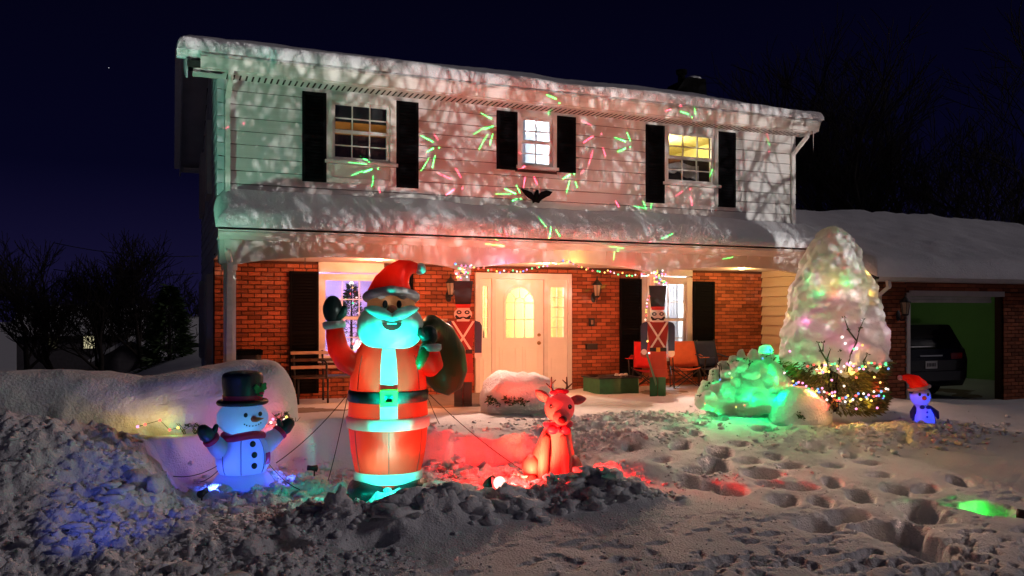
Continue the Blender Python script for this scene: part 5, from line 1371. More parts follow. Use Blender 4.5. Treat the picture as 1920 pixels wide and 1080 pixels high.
    for z in (0.50, 0.385, 0.265):
        x, y, _, rx, ry = isec(secs, z); a = R(-90); MB().ball((rx * math.cos(a), ry * math.sin(a) - 0.01, z), (0.035, 0.02, 0.035), 14, 8).build('button', FB['black'], t, world=False)
    Rm = Matrix.Rotation(rz, 3, 'Z'); L_ = lambda x, y, z: tuple(Vector((gx_, gy_, z0)) + Rm @ Vector((x, y, z)))
    lamp('snowman_inner_lamp', 'POINT', L_(0, 0, 0.33), (0.03, 0.13, 1.0), 4.5, radius=0.06)
    lamp('snowman_inner_lamp', 'POINT', L_(-0.05, -0.10, 0.67), (0.10, 0.50, 1.0), 1.3, radius=0.04)
    lamp('snowman_inner_lamp', 'POINT', L_(0, 0, 0.10), (0.05, 0.10, 1.0), 1.6, radius=0.05)
    lamp('snowman_inner_lamp', 'POINT', L_(0, 0, 1.1), (0.15, 0.25, 1.0), 3, radius=0.05)
    return t, L_
SNOWMAN, SN_ = snowman()

def reindeer():
    gx_, gy_ = PX(1040, 8.58), 8.58; z0 = -0.37; rz = R(-24)
    t = thing('inflatable_reindeer', 'seated inflatable fawn lit deep red with big ears and small antlers', 'inflatable', (gx_, gy_, z0), rz)
    secs = smooth_secs([(-0.03, 0.06, -0.02, 0.24, 0.26), (-0.03, 0.06, 0.06, 0.285, 0.30), (-0.02, 0.05, 0.2, 0.255, 0.26), (0.0, 0.02, 0.36, 0.205, 0.19), (0.02, 0.0, 0.5, 0.165, 0.15), (0.04, -0.02, 0.62, 0.12, 0.11)])
    MB().loft(secs, 34).build('body', FB['fawn'], t, world=False)
    patch(secs, 0.08, 0.56, -125, -55, 0.01).build('chest', FB['pinkw'], t, world=False)
    for s in (-1, 1):
        MB().tube([(s * 0.10, -0.14, 0.44), (s * 0.125, -0.22, 0.26), (s * 0.13, -0.25, 0.08), (s * 0.13, -0.27, 0.0)], [0.06, 0.065, 0.06, 0.062], n=16, round_ends=True).build('front_leg', FB['fawn'], t, world=False)
        MB().ball((s * 0.22 - 0.03, -0.02, 0.11), (0.12, 0.22, 0.14), 20, 14).build('haunch', FB['fawn'], t, world=False)
        MB().ball((s * 0.24 - 0.02, -0.24, 0.02), (0.07, 0.12, 0.05), 16, 10).build('hind_foot', FB['fawn'], t, world=False)
    hd = MB().ball((0.055, -0.06, 0.785), (0.168, 0.165, 0.165), 32, 20, p=2.1).build('head', FB['fawn'], t, world=False)
    MB().ball((0.075, -0.22, 0.70), (0.10, 0.115, 0.09), 22, 14).build('muzzle', FB['pinkw'], hd, world=False)
    MB().ball((0.08, -0.325, 0.685), (0.05, 0.035, 0.042), 16, 10).build('nose', fabric('fawn_nose', (0.10, 0.012, 0.02), 0.1), hd, world=False)
    for s in (-1, 1):
        MB().ball((0.06 + s * 0.105, -0.192, 0.812), (0.024, 0.014, 0.028), 14, 10).build('eye', FB['black'], hd, world=False)
        MB().ball((0.06 + s * 0.102, -0.204, 0.821), (0.008, 0.005, 0.008), 8, 6).build('eye_glint', FB['white'], hd, world=False)
    for s, tip in ((-1, (-0.22, 0.0, 0.98)), (1, (0.36, 0.0, 0.885))):
        b = Vector((0.055 + s * 0.12, 0.0, 0.86)); e = Vector(tip); d = e - b
        secs_ = [b + d * u for u in (0, 0.2, 0.45, 0.7, 0.9, 1.0)]; rr = [0.025, 0.048, 0.058, 0.048, 0.025, 0.006]
        m = MB(); rs = []
        up = Vector((0, -1, 0)).cross(d).normalized()
        for p, r_ in zip(secs_, rr): rs.append([p + up * r_ * math.cos(2 * math.pi * k / 14) + Vector((0, 1, 0)) * r_ * 0.35 * math.sin(2 * math.pi * k / 14) for k in range(14)])
        ear = m.rings(rs).build('ear', FB['fawn'], hd, world=False)
        m = MB(); rs = []
        for p, r_ in zip(secs_[1:5], rr[1:5]): rs.append([p + up * r_ * 0.6 * math.cos(2 * math.pi * k / 14) + Vector((0, 1, 0)) * (r_ * 0.2 * math.sin(2 * math.pi * k / 14)) + Vector((0, -0.022, 0)) for k in range(14)])
        m.rings(rs).build('inner_ear', FB['pinkw'], ear, world=False)
    ANT = pm('antler_brown', (0.10, 0.03, 0.02), rough=0.7, var=0.2, bump=0.1)
    for s in (-1, 1):
        m = MB(); b = Vector((0.05 + s * 0.06, -0.04, 0.94))
        m.tube([b, b + Vector((s * 0.03, 0, 0.08)), b + Vector((s * 0.025, 0, 0.19))], [0.013, 0.011, 0.007], n=8, round_ends=True)
        m.tube([b + Vector((s * 0.025, 0, 0.06)), b + Vector((s * 0.085, -0.01, 0.12))], [0.01, 0.006], n=8, round_ends=True); m.tube([b + Vector((s * 0.03, 0, 0.11)), b + Vector((-s * 0.02, -0.01, 0.16))], [0.009, 0.005], n=8, round_ends=True)
        m.build('antler', ANT, hd, world=False)
    m = MB()
    for (dx, dz) in ((-0.06, 0.0), (0.06, 0.01), (0, 0.02)): m.ball((0.05 + dx, -0.1, 0.965 + dz), (0.05, 0.03, 0.028), 12, 8)
    m.build('head_bow', FB['hot'], hd, world=False)
    rg_ = [Vector((0.04 + 0.135 * math.cos(2 * math.pi * k / 26), -0.03 + 0.13 * math.sin(2 * math.pi * k / 26), 0.60)) for k in range(27)]
    col_ = MB().tube(rg_, 0.035, n=10, cap=False).build('collar', FB['hot'], t, world=False)
    for s in (-1, 1): MB().ball((0.045 + s * 0.07, -0.18, 0.555), (0.065, 0.035, 0.05), 14, 10).build('bow_loop', FB['hot'], col_, world=False)
    MB().ball((0.045, -0.20, 0.555), 0.03, 10, 8).build('bow_knot', FB['hot'], col_, world=False)
    for s in (-1, 1):
        st = MB()
        for i in range(4): st.box(s * 0.05 - 0.05 * (s > 0) + 0.02 * i - 0.03, s * 0.05 - 0.05 * (s > 0) + 0.02 * i - 0.022, -0.262, -0.246, 0.22 + 0.01 * (i % 2), 0.36 - 0.012 * i)
    Rm = Matrix.Rotation(rz, 3, 'Z'); L_ = lambda x, y, z: tuple(Vector((gx_, gy_, z0)) + Rm @ Vector((x, y, z)))
    lamp('reindeer_inner_lamp', 'POINT', L_(0, 0, 0.22), (1.0, 0.008, 0.004), 6, radius=0.05)
    lamp('reindeer_inner_lamp', 'POINT', L_(0.05, -0.03, 0.8), (1.0, 0.20, 0.24), 1.1, radius=0.04)
    return t, L_
DEER, RD_ = reindeer()

def penguin():
    g = PG(1732, 771, 0.0); gx_, gy_ = g.x, g.y; z0 = hgt(gx_, gy_) - 0.02; rz = R(-28)
    t = thing('inflatable_penguin', 'small glowing blue inflatable penguin in a red hat near the garage', 'inflatable', (gx_, gy_, z0), rz)
    secs = smooth_secs([(0, 0, -0.02, 0.145, 0.13), (0, 0, 0.04, 0.155, 0.14), (0, 0, 0.14, 0.14, 0.125), (-0.02, 0, 0.24, 0.105, 0.10), (-0.04, 0, 0.30, 0.10, 0.09)])
    MB().loft(secs, 28, cap1=False).build('body', FB['sky'], t, world=False)
    patch(secs, 0.0, 0.28, -20, 200, 0.01).build('back', FB['blue'], t, world=False)
    hd = MB().ball((-0.05, 0, 0.42), (0.148, 0.14, 0.148), 28, 18).build('head', FB['sky'], t, world=False)
    MB().ball((-0.05, 0.02, 0.435), (0.155, 0.14, 0.15), 28, 18, lo=0.15).build('head_cap', FB['blue'], hd, world=False)
    for s in (-1, 1): MB().ball((-0.045 + s * 0.06, -0.128, 0.455), (0.02, 0.012, 0.026), 12, 8).build('eye', FB['black'], hd, world=False)
    MB().tube([(-0.045, -0.13, 0.405), (-0.045, -0.17, 0.40), (-0.045, -0.2, 0.397)], [0.035, 0.026, 0.005], n=12).build('beak', FB['orange'], hd, world=False)
    for s in (-1, 1):
        MB().tube([(s * 0.11 - 0.02, 0, 0.25), (s * 0.17, -0.03, 0.17), (s * 0.19, -0.04, 0.10)], [0.03, 0.045, 0.02], n=12, round_ends=True).build('flipper', FB['blue'], t, world=False)
        MB().ball((-0.02 + s * 0.045, -0.12, 0.265), (0.04, 0.02, 0.03), 12, 8).build('bow_tie', FB['blue'], t, world=False)
    for z in (0.12, 0.19): MB().ball((0, -0.135, z), (0.016, 0.012, 0.016), 10, 6).build('button', FB['blue'], t, world=False)
    hat = MB().tube([(-0.07, 0, 0.54), (-0.08, 0, 0.57), (-0.14, 0, 0.65), (-0.24, 0, 0.70), (-0.32, 0, 0.70)], [0.142, 0.135, 0.10, 0.06, 0.03], n=22).build('hat', FB['red'], t, world=False)
    rb = [Vector((-0.065 + 0.138 * math.cos(2 * math.pi * k / 24), 0.13 * math.sin(2 * math.pi * k / 24), 0.545 + 0.03 * math.cos(2 * math.pi * k / 24))) for k in range(25)]
    MB().tube(rb, 0.026, n=10, cap=False).build('hat_band', FB['white'], hat, world=False)
    MB().ball((-0.345, 0, 0.695), 0.04, 12, 8).build('pompom', FB['white'], hat, world=False)
    Rm = Matrix.Rotation(rz, 3, 'Z'); L_ = lambda x, y, z: tuple(Vector((gx_, gy_, z0)) + Rm @ Vector((x, y, z)))
    lamp('penguin_inner_lamp', 'POINT', L_(0, 0, 0.12), (0.02, 0.06, 1.0), 2.2, radius=0.03)
    lamp('penguin_inner_lamp', 'POINT', L_(-0.05, -0.02, 0.42), (0.02, 0.07, 1.0), 1.4, radius=0.03)
    lamp('penguin_inner_lamp', 'POINT', L_(-0.09, -0.02, 0.62), (1.0, 0.08, 0.05), 0.3, radius=0.03)
    return t
penguin()

# guy ropes
ROPE = pm('dark_rope', (0.02, 0.018, 0.022), rough=0.9, bump=0)
def rope(a, gpx, label):
    g = PG(gpx[0], gpx[1], -0.3)
    for _ in range(8): g = PG(gpx[0], gpx[1], hgt(g.x, g.y))
    a = Vector(a); b = Vector(g); n = 10
    path = [a.lerp(b, i / n) + Vector((0, 0, -0.05 * 4 * (i / n) * (1 - i / n))) for i in range(n + 1)]
    o = MB().tube(path, 0.0045, n=5).build('guy_rope', ROPE); tag(o, label, 'rope', 'guy ropes')
rope(SL_(-0.45, 0.1, 1.05), (518, 868), 'dark guy rope from the red suited figure towards the snowman')
rope(SL_(-0.44, 0.05, 1.03), (612, 912), 'steep dark guy rope just left of the red suited figure')
rope(SL_(0.44, 0.1, 1.0), (838, 815), 'short dark guy rope just right of the red suited figure')
rope(SL_(0.45, 0.15, 1.05), (985, 885), 'long dark guy rope from the red suited figure towards the fawn')
rope(SN_(-0.27, 0.0, 0.28), (325, 893), 'upper guy rope on the left of the snowman')
rope(SN_(-0.27, -0.05, 0.26), (362, 905), 'lower guy rope on the left of the snowman')
rope(SN_(0.27, 0.0, 0.28), (562, 918), 'guy rope on the right of the snowman')

# ================================================================== SNOW-LADEN SHRUBS
def leaf_tuft(m, c, n, size, rg, up=0.3):
    for i in range(n):
        d = Vector((rg.uniform(-1, 1), rg.uniform(-1, 1), rg.uniform(-0.4, 1) + up)).normalized(); l = size * rg.uniform(0.6, 1.2)
        p = Vector(c) + d * size * 0.3 * rg.random(); u = d.cross(Vector((rg.uniform(-1, 1), rg.uniform(-1, 1), rg.uniform(-1, 1)))).normalized() * l * 0.2
        m.add([p, p + d * l * 0.5 + u, p + d * l, p + d * l * 0.5 - u], [(0, 1, 2, 3)])
# long hedge at the left
hx0, hx1 = -6.5, 1.58
t = thing('snow_covered_hedge', 'long hedge buried under a deep rounded snowdrift on the left', 'hedge', ((hx0 + hx1) / 2, 11.6, -0.1))
def hedge_snow():
    ny, nxx = 60, 260; rows = []
    for i in range(nxx + 1):
        u = i / nxx; x = hx0 + (hx1 - hx0) * u
        e = min(1, (hx1 - x) / 0.42); endf = math.sqrt(max(0, 1 - (1 - e) ** 2.6)) if e < 1 else 1
        H = np.interp(x, [-6.5, -2.2, -1.2, -0.75, -0.35, 0.2, 0.9, 1.3, 1.58], [0.7, 0.80, 0.80, 0.74, 0.66, 0.75, 0.86, 0.86, 0.82]) * (0.16 + 0.84 * endf)
        hw = 0.74 * (0.35 + 0.65 * endf); row = []
        for j in range(ny + 1):
            a = math.pi * j / ny; c, s = math.cos(a), math.sin(a)
            k = (abs(c) ** 3.2 + abs(s) ** 3.2) ** (-1 / 3.2)
            y = 11.6 - c * k * hw; z = -0.12 + s * k * (H + 0.12)
            n_ = mnoise.fractal(Vector((x * 1.1, y * 1.1, z * 1.1)), 0.9, 2.0, 4) * 0.07 + mnoise.fractal(Vector((x * 4, y * 4, z * 4)), 0.9, 2.0, 3) * 0.012
            low = max(0, 1 - z / 0.55) if y < 11.6 else 0
            n_ += low * 0.10 * mnoise.fractal(Vector((x * 3.2, z * 3.2, 4.0)), 0.8, 2, 4)
            row.append((x, y - n_ * 0.9, z + n_ * 0.7 * s))
        rows.append(row)
    return MB().rings(rows, False, True, closed=False)
hs_ = hedge_snow(); hs_.build('snow_drift', SNOW, t)
tw = MB(); rg = random.Random(4)
for (x, y) in ((370, 800), (376, 806), (384, 812), (350, 800), (528, 785), (536, 778), (520, 780), (545, 790), (530, 792)):
    p = P(x, y, 10.82)
    for k in range(3): tw.tube([p + Vector((0, 0.1, -0.15)), p + Vector((rg.uniform(-.06, .06), 0, -0.05)), p + Vector((rg.uniform(-.12, .12), -0.04, 0.05))], [0.007, 0.005, 0.003], n=5)
    leaf_tuft(tw, p, 14, 0.045, rg)
tw.build('twigs', LEAF, t)['kind'] = 'stuff'
# bulbs half buried in the hedge, left of and behind the snowman
def bulbs_px(name, label, lst, Y, glow):
    pts = [P(x, y, Y) for x, y in lst]
    gl = [(tuple(P(x, y, Y - 0.05)), c, w) for (x, y, c, w) in glow]
    return light_string(name, label, pts, pts, len(name) * 7, r=0.017, wire=0.004, glow=gl)
bulbs_px('hedge_lights', 'yellow and green lights glowing through snow left of the snowman', [(258, 800), (272, 796), (300, 788), (318, 806), (334, 802)], 10.72, [(260, 790, 'yellow', 0.9), (305, 782, 'yellow', 1.3), (319, 803, 'green', 0.5)])
bulbs_px('hedge_corner_lights', 'red and blue lights in the twigs right of the snowman head', [(499, 798), (508, 792), (513, 800), (520, 797), (527, 791), (533, 787), (537, 782), (512, 786)], 10.6, [(520, 790, 'red', 2.4), (505, 780, 'pink', 1.0), (548, 768, 'yellow', 0.6), (420, 790, 'red', 0.8)])

def mound(name, label, c, r, leafs=(), p=2.6, seed=1.0, nz=0.08, cat='shrub', tilt=0):
    t = thing(name, label, cat, (c[0], c[1], c[2]))
    MB().ball((0, 0, 0), r, 48, 26, p=p, nz=nz, nscale=2.2, lo=-0.35, seed=seed).build('snow_cover', SNOW, t, world=False)
    if leafs:
        m = MB(); rg = random.Random(int(seed * 10))
        for q in leafs:
            for k_ in range(5): leaf_tuft(m, Vector(q) - Vector(c) + Vector((rg.uniform(-.05, .05), rg.uniform(-.02, .05), rg.uniform(-.06, .03))), 12, 0.05, rg, 0.0)
        m.build('leaves', LEAF, t, world=False)
    return t
c = P(972, 740, 12.0)
mound('snowy_door_shrub', 'squat snow capped shrub in front of the white door', (c.x, 12.0, 0.10), (0.56, 0.42, 0.44), [P(x, y, 11.58) for x, y in ((916, 752), (922, 748), (932, 754), (948, 748), (955, 750), (963, 752), (974, 751), (985, 753))], p=3.2, seed=2.0)
c = PG(1525, 776, 0.0)
mound('snow_mound', 'smooth low snow mound in front of the cone shaped tree', (c.x, c.y + 0.25, -0.03), (0.52, 0.34, 0.40), [PG(1488, 777, 0.0), PG(1496, 778, 0.0), PG(1503, 779, 0.0)], p=2.1, seed=3.0, nz=0.05)

# shrub lit green from inside and by added lamps in front
gc = PG(1402, 772, 0.0)
SNOWG = pm('snow_shell', (0.78, 0.80, 0.78), rough=0.75, var=0.04, scale=3, bump=0.4, trans=0.5, bscale=22, bdist=0.04)
gsb = thing('green_lit_shrub', 'drooping shrub under snow clumps glowing bright green', 'shrub', (gc.x, gc.y + 0.3, -0.02))
rg = random.Random(23)
GD = gc.y + 0.3
def gq(x, y, dy=0.0): v = P(x, y, GD + dy); return v
clumps = [(1345, 745, 44, 32, -.1), (1395, 742, 58, 44, -.15), (1450, 738, 46, 50, -.1), (1365, 715, 34, 30, .05), (1408, 708, 40, 34, .05), (1445, 700, 34, 34, .1), (1380, 690, 20, 20, .1), (1428, 682, 20, 20, .12), (1325, 735, 18, 20, -.05),
          (1340, 707, 12, 18, 0), (1357, 690, 9, 13, .05), (1390, 668, 10, 15, .1), (1412, 668, 11, 14, .1), (1438, 657, 13, 12, .15), (1375, 675, 8, 10, .1), (1420, 755, 60, 22, -.25), (1470, 755, 24, 20, -.2)]
rg2 = random.Random(61); BIG = list(clumps)
for k_ in range(22):
    u_ = rg2.random(); xx_ = 1325 + 160 * u_; top_ = float(np.interp(xx_, [1325, 1345, 1400, 1440, 1485], [738, 705, 672, 662, 725])); clumps.append((xx_, top_ + (762 - top_) * rg2.random(), rg2.uniform(10, 20), rg2.uniform(8, 14), rg2.uniform(-0.38, -0.2)))
for i, (x, y, w, h_, dy) in enumerate(clumps):
    v = gq(x, y, dy); sc_ = depth(v.x, v.y) / FOC
    rx, rz_ = w * sc_ * 0.95, h_ * sc_ * 0.95
    MB().ball(tuple(v - Vector((gc.x, GD, -0.02))), (rx, min(rx * 0.9, 0.32), rz_), 36, 22, nz=0.20 * min(rx, rz_) + 0.03, nscale=5.0, seed=i * 1.7).build('snow_clump', SNOWG, gsb, world=False)
m = MB()
for (x, y) in [(1316, 745), (1320, 755), (1326, 720), (1358, 700), (1343, 715), (1378, 680), (1386, 678), (1408, 678), (1432, 668), (1440, 665), (1450, 672), (1335, 700), (1399, 672), (1465, 690), (1418, 690), (1366, 705), (1352, 725), (1312, 740), (1447, 660), (1456, 680)]:
    leaf_tuft(m, gq(x, y, rg.uniform(-0.25, 0.1)) - Vector((gc.x, GD, -0.02)), 9, 0.055, rg, -0.5)
m.build('leaves', LEAF, gsb, world=False)
m = MB()
for k in range(7): m.tube([(0.0, 0.1, 0.0), (rg.uniform(-.3, .3), rg.uniform(-.1, .2), 0.4), (rg.uniform(-.5, .5), rg.uniform(-.2, .2), 0.75)], [0.02, 0.014, 0.006], n=6)
m.build('stems', BARK, gsb, world=False)
for i, (x, y, w, h_, dy) in enumerate(BIG):
    if i in (9, 10, 11, 12, 14): continue
    v = gq(x, y, dy); lamp('green_shrub_lamp', 'POINT', tuple(v + Vector((0, -0.02, -0.01))), (0.0, 1.0, 0.20), 26 * (w * h_ / 1800.0) ** 0.9, radius=0.03)
for (x, y, dy, w) in () and ((1345, 748, -0.1, 2.6), (1395, 750, -0.1, 4.5), (1450, 745, -0.1, 4.0), (1370, 715, 0.05, 2.2), (1412, 708, 0.05, 2.6), (1447, 702, 0.1, 1.6), (1330, 758, -0.45, 0.8), (1480, 765, -0.35, 1.0), (1440, 765, -0.45, 1.0)):
    v = gq(x, y, dy); lamp('green_shrub_lamp', 'POINT', tuple(v), (0.02, 1.0, 0.30), w * 5.0, radius=0.03)
for (x, y, w) in ((1335, 752, 2.2), (1375, 735, 2.6), (1415, 745, 3.0), (1460, 742, 2.6), (1400, 700, 1.8), (1440, 690, 1.6)):
    lamp('green_shrub_lamp', 'POINT', tuple(gq(x, y, -0.62)), (0.0, 1.0, 0.24), w * 1.9, radius=0.03)  # added lamps hung before the shrub to green its outer snow
pts = [gq(x, y, -0.42) for x, y in ((1322, 757), (1340, 746), (1350, 712), (1368, 700), (1380, 763), (1396, 760), (1372, 708), (1430, 672), (1455, 752))]
light_string('green_shrub_bulbs', 'pale bulbs showing between the green lit snow clumps', pts[:1], pts, 31, r=0.013, wire=0.003)

# tall cone shaped evergreen under snow
tb = PG(1562, 765, 0.0); TX, TY = tb.x, tb.y
cone = thing('snowy_cone_tree', 'tall cone shaped evergreen wrapped in snow with coloured lights', 'tree', (TX, TY, -0.05))
S_ = depth(TX, TY) / FOC
prof = [(690, 95), (660, 95), (620, 91), (580, 83), (540, 73), (500, 57), (470, 46), (450, 37), (437, 28), (429, 17), (424, 4)]
def tz_(y): return ZC + (HORIZON - y) * S_ + 0.05
def cone_shell(extra=0.0):
    rows = []; n = 120
    P_ = [(tz_(y), w * S_) for y, w in prof]
    zz = np.linspace(P_[0][0], P_[-1][0], 110)
    for z in zz:
        r0 = np.interp(z, [q[0] for q in P_], [q[1] for q in P_]); row = []
        lean = 0.02 * math.sin(z * 2)
        for j in range(n):
            a = 2 * math.pi * j / n; q = Vector((math.cos(a) * r0, math.sin(a) * r0, z))
            f = mnoise.fractal(q * 2.4, 0.9, 2.0, 4) * 0.08 + mnoise.fractal(q * 7.0 + Vector((3, 1, 0)), 0.9, 2, 4) * 0.034
            f *= min(1, r0 / 0.2)
            drop = 0.0
            if z < P_[0][0] + 0.12: drop = 0.16 * mnoise.noise(Vector((a * 3.0, 2.2, 0))) + 0.05 * mnoise.noise(Vector((a * 11, 0, 0)))
            row.append((q.x + math.cos(a) * f + lean, q.y + math.sin(a) * f, z - drop))
        rows.append(row)
    return MB().rings(rows, False, True)
cone_shell().build('snow_cover', SNOWT, cone, world=False)
def skirt(rg):
    z = rg.uniform(0.03, tz_(676)); a = rg.random() * 6.283; r = (0.70 + 0.05 * math.sin(z * 9)) * (0.72 + 0.34 * rg.random() ** 0.5) * (0.86 + 0.16 * min(1, z / 0.4))
    return Vector((r * math.cos(a), r * math.sin(a), z)), Vector((math.cos(a), math.sin(a), rg.uniform(-0.7, 0.15)))
needles(9000, skirt, 0.05, 0.14, 6, 0.2).build('foliage', pm('lit_evergreen', (0.16, 0.15, 0.04), rough=0.6, var=0.4, scale=9, bump=0, island=0.4), cone, world=False)
MB().tube([(0, 0, 0), (0, 0, 1.8)], [0.09, 0.03], n=10).build('trunk', BARK, cone, world=False)
def cpt(x, y, out=0.0):
    """point on the front of the tree where the photograph shows it"""
    z = tz_(y); w = float(np.interp(y, [q[0] for q in prof][::-1] + [765], [q[1] for q in prof][::-1] + [92])) * S_
    dx = (x - 1562) * S_; dx = max(-w, min(w, dx)); dpt = math.sqrt(max(0, w * w - dx * dx)) + out
    v = Vector((math.cos(YAW), -math.sin(YAW), 0)); f = Vector((-math.sin(YAW), -math.cos(YAW), 0))
    ang = R(-21.1)  # the view direction towards the tree, turned further than the camera axis
    v = Matrix.Rotation(ang, 3, 'Z') @ v; f = Matrix.Rotation(ang, 3, 'Z') @ f
    return Vector((0, 0, z)) + v * dx + f * dpt
m = MB(); rg = random.Random(77)
for pth in ([(1585, 690), (1590, 660), (1600, 640), (1606, 615)], [(1600, 635), (1588, 618), (1580, 595)], [(1604, 620), (1612, 600)], [(1555, 690), (1552, 672), (1542, 655), (1537, 640)], [(1552, 668), (1558, 650)], [(1545, 655), (1546, 640)], [(1568, 690), (1573, 672), (1572, 655)], [(1616, 690), (1612, 672), (1618, 660)], [(1640, 660), (1658, 640)]):
    pp = [cpt(x, y, 0.05) for x, y in pth]
    m.tube(pp, [0.012] * (len(pp) - 1) + [0.004], n=6)
    for q in pp[1:]: leaf_tuft(m, q, 10, 0.04, rg)
m.build('twigs', LEAF, cone, world=False)['kind'] = 'stuff'
CW = Vector((TX, TY, -0.05))
gl_px = [(1526, 527, 'green', 1.0), (1580, 534, 'green', 1.4), (1540, 553, 'green', 1.1), (1560, 530, 'yellow', 1.0), (1541, 529, 'pink', 0.8), (1618, 516, 'yellow', 1.0), (1621, 552, 'yellow', 0.9), (1594, 556, 'white', 1.0), (1567, 555, 'red', 0.8),
         (1520, 605, 'pink', 1.6), (1650, 608, 'yellow', 0.8), (1645, 625, 'pink', 0.6), (1484, 590, 'yellow', 0.8), (1560, 635, 'pink', 0.8), (1480, 645, 'pink', 0.6)]
for (x, y, c, w) in gl_px:
    v = CW + cpt(x, y, -0.13); lamp('tree_bulb_glow', 'POINT', tuple(v), limit_bulb(c), w * 0.9, radius=0.03)
vis_b = [(1577, 629), (1582, 640), (1596, 650), (1610, 643), (1601, 649), (1488, 657), (1548, 679), (1569, 680), (1588, 678), (1605, 684), (1612, 685), (1640, 678), (1650, 677), (1520, 682), (1535, 688), (1550, 690),
         (1470, 700), (1478, 698), (1494, 711), (1504, 712), (1511, 713), (1517, 718), (1527, 722), (1537, 722), (1544, 720), (1552, 728), (1561, 733), (1565, 726), (1572, 737), (1583, 735), (1594, 739), (1600, 732), (1607, 738), (1618, 738), (1629, 734), (1642, 726), (1645, 738), (1640, 710), (1630, 700), (1600, 700), (1560, 705), (1580, 715), (1500, 735), (1520, 740), (1545, 748), (1600, 755), (1635, 755)]
pts = [CW + cpt(x, y, 0.06) for x, y in vis_b]
rg = random.Random(91)
for k_ in range(44):
    u_ = k_ / 43; pts.append(CW + cpt(1470 + 185 * u_, 712 + 24 * math.sin(u_ * 2.4) + rg.uniform(-11, 9), rg.uniform(0.02, 0.08)))
for k_ in range(26):
    u_ = k_ / 25; pts.append(CW + cpt(1530 + 125 * u_, 684 - 6 * u_ + rg.uniform(-9, 10), 0.06))
pts2 = pts[16:40]
light_string('tree_string_lights', 'multicoloured bulbs round the bare lower skirt of the cone tree', pts2, pts, 41, r=0.017, wire=0.004,
             glow=[(tuple(CW + cpt(x, y, 0.10)), c, w) for x, y, c, w in ((1500, 716, 'red', 3.4), (1530, 726, 'yellow', 3.6), (1560, 735, 'red', 3.4), (1590, 740, 'yellow', 3.6), (1620, 738, 'yellow', 3.6), (1640, 715, 'red', 3.0), (1545, 690, 'yellow', 3.2), (1600, 690, 'yellow', 3.2), (1600, 648, 'pink', 0.7), (1490, 690, 'green', 1.0), (1470, 705, 'red', 0.8))])

# ================================================================== ICICLES
ICE = pm('ice', (0.75, 0.72, 0.7), rough=0.15, var=0.1, bump=0.1, trans=0.3, spec=0.5)
ic = MB().loft([(0, 0, -1, 0.03, 0.03), (0.1, 0, -0.8, 0.25, 0.25), (0, 0, -0.4, 0.6, 0.6), (0, 0, 0, 1, 1)], 6).mesh('icicle'); ic.materials.append(ICE)
rg = random.Random(14)
for i in range(78):
    x = 0.75 + 10.5 * rg.random(); l = 0.04 + 0.13 * rg.random() ** 1.6
    o = link_mesh('icicle', ic, None, loc=(x, GYP + 0.05 + 0.02 * rg.random(), GZP - 0.136), scale=(0.006 + 0.003 * rg.random(), 0.007, l))
    tag(o, 'thin icicle hanging from the long porch gutter', 'icicle', 'icicles along the porch gutter')
for i in range(16):
    x = 0.9 + 10.6 * rg.random(); l = 0.04 + 0.1 * rg.random()
    o = link_mesh('icicle', ic, None, loc=(x, 12.91, 5.062), scale=(0.006, 0.006, l)); tag(o, 'thin icicle hanging from the upper roof gutter', 'icicle', 'icicles along the upper gutter')
o = link_mesh('icicle', ic, None, loc=(PX(1525, 12.92), 12.92, 5.062), scale=(0.011, 0.011, 0.42)); tag(o, 'single long icicle at the right end of the upper gutter', 'icicle')

# ================================================================== FLOOD LIGHTS IN THE YARD
def flood(loc, aim, col, power, size, label, blend=0.5, hot=14, radius=0.05, fixture=True, rad=0.06, look=None):
    t = thing('flood_light', label, 'flood light', tuple(loc), group='small yard flood lights')
    l = Vector(loc); da = (Vector(aim) - l).normalized(); d = da if look is None else Vector(look).normalized()
    u = d.cross(Vector((0, 0, 1))).normalized(); w = u.cross(d)
    q = d.to_track_quat('-Z', 'Y')
    def loc_t(m): return m
    m = MB(); rs = []
    for (s, r_) in ((-0.10, 0.02), (-0.09, 0.04), (-0.03, rad), (0.02, rad * 1.1), (0.02, rad), (0.0, rad * 0.9)):
        rs.append([d * s + (u * math.cos(2 * math.pi * k / 16) + w * math.sin(2 * math.pi * k / 16)) * r_ for k in range(16)])
    m.rings(rs, True, False); m.build('housing', IRON, t, world=False)
    MB().rings([[d * 0.004 + (u * math.cos(2 * math.pi * k / 16) + w * math.sin(2 * math.pi * k / 16)) * r_ for k in range(16)] for r_ in (rad * 0.88, 0.001)], False, True).build('lens', em('lens_%d' % int(col[0] * 100 + col[1] * 1000), tuple(0.03 + 0.97 * c for c in col), hot if hot < 20 else 4), t, world=False)
    if hot > 20: MB().ball(tuple(d * 0.075), (rad * 0.75, rad * 0.75, rad * 0.8), 14, 10).build('glass_dome', em('hot_red_glass', (1.0, 0.42, 0.36), 3.0), t, world=False)
    MB().tube([tuple(-d * 0.06), (-d * 0.06 + Vector((0, 0, -0.08))), (-d * 0.06 + Vector((0, 0, -0.35)))], [0.01, 0.01, 0.004], n=6).build('stake', IRON, t, world=False)
    lamp('flood_lamp', 'SPOT', tuple(l + da * 0.13 + (Vector((0, 0, 0.06)) if look else Vector((0, 0, 0)))), col, power, radius=radius, aim=aim, size=size, blend=blend)
    return t
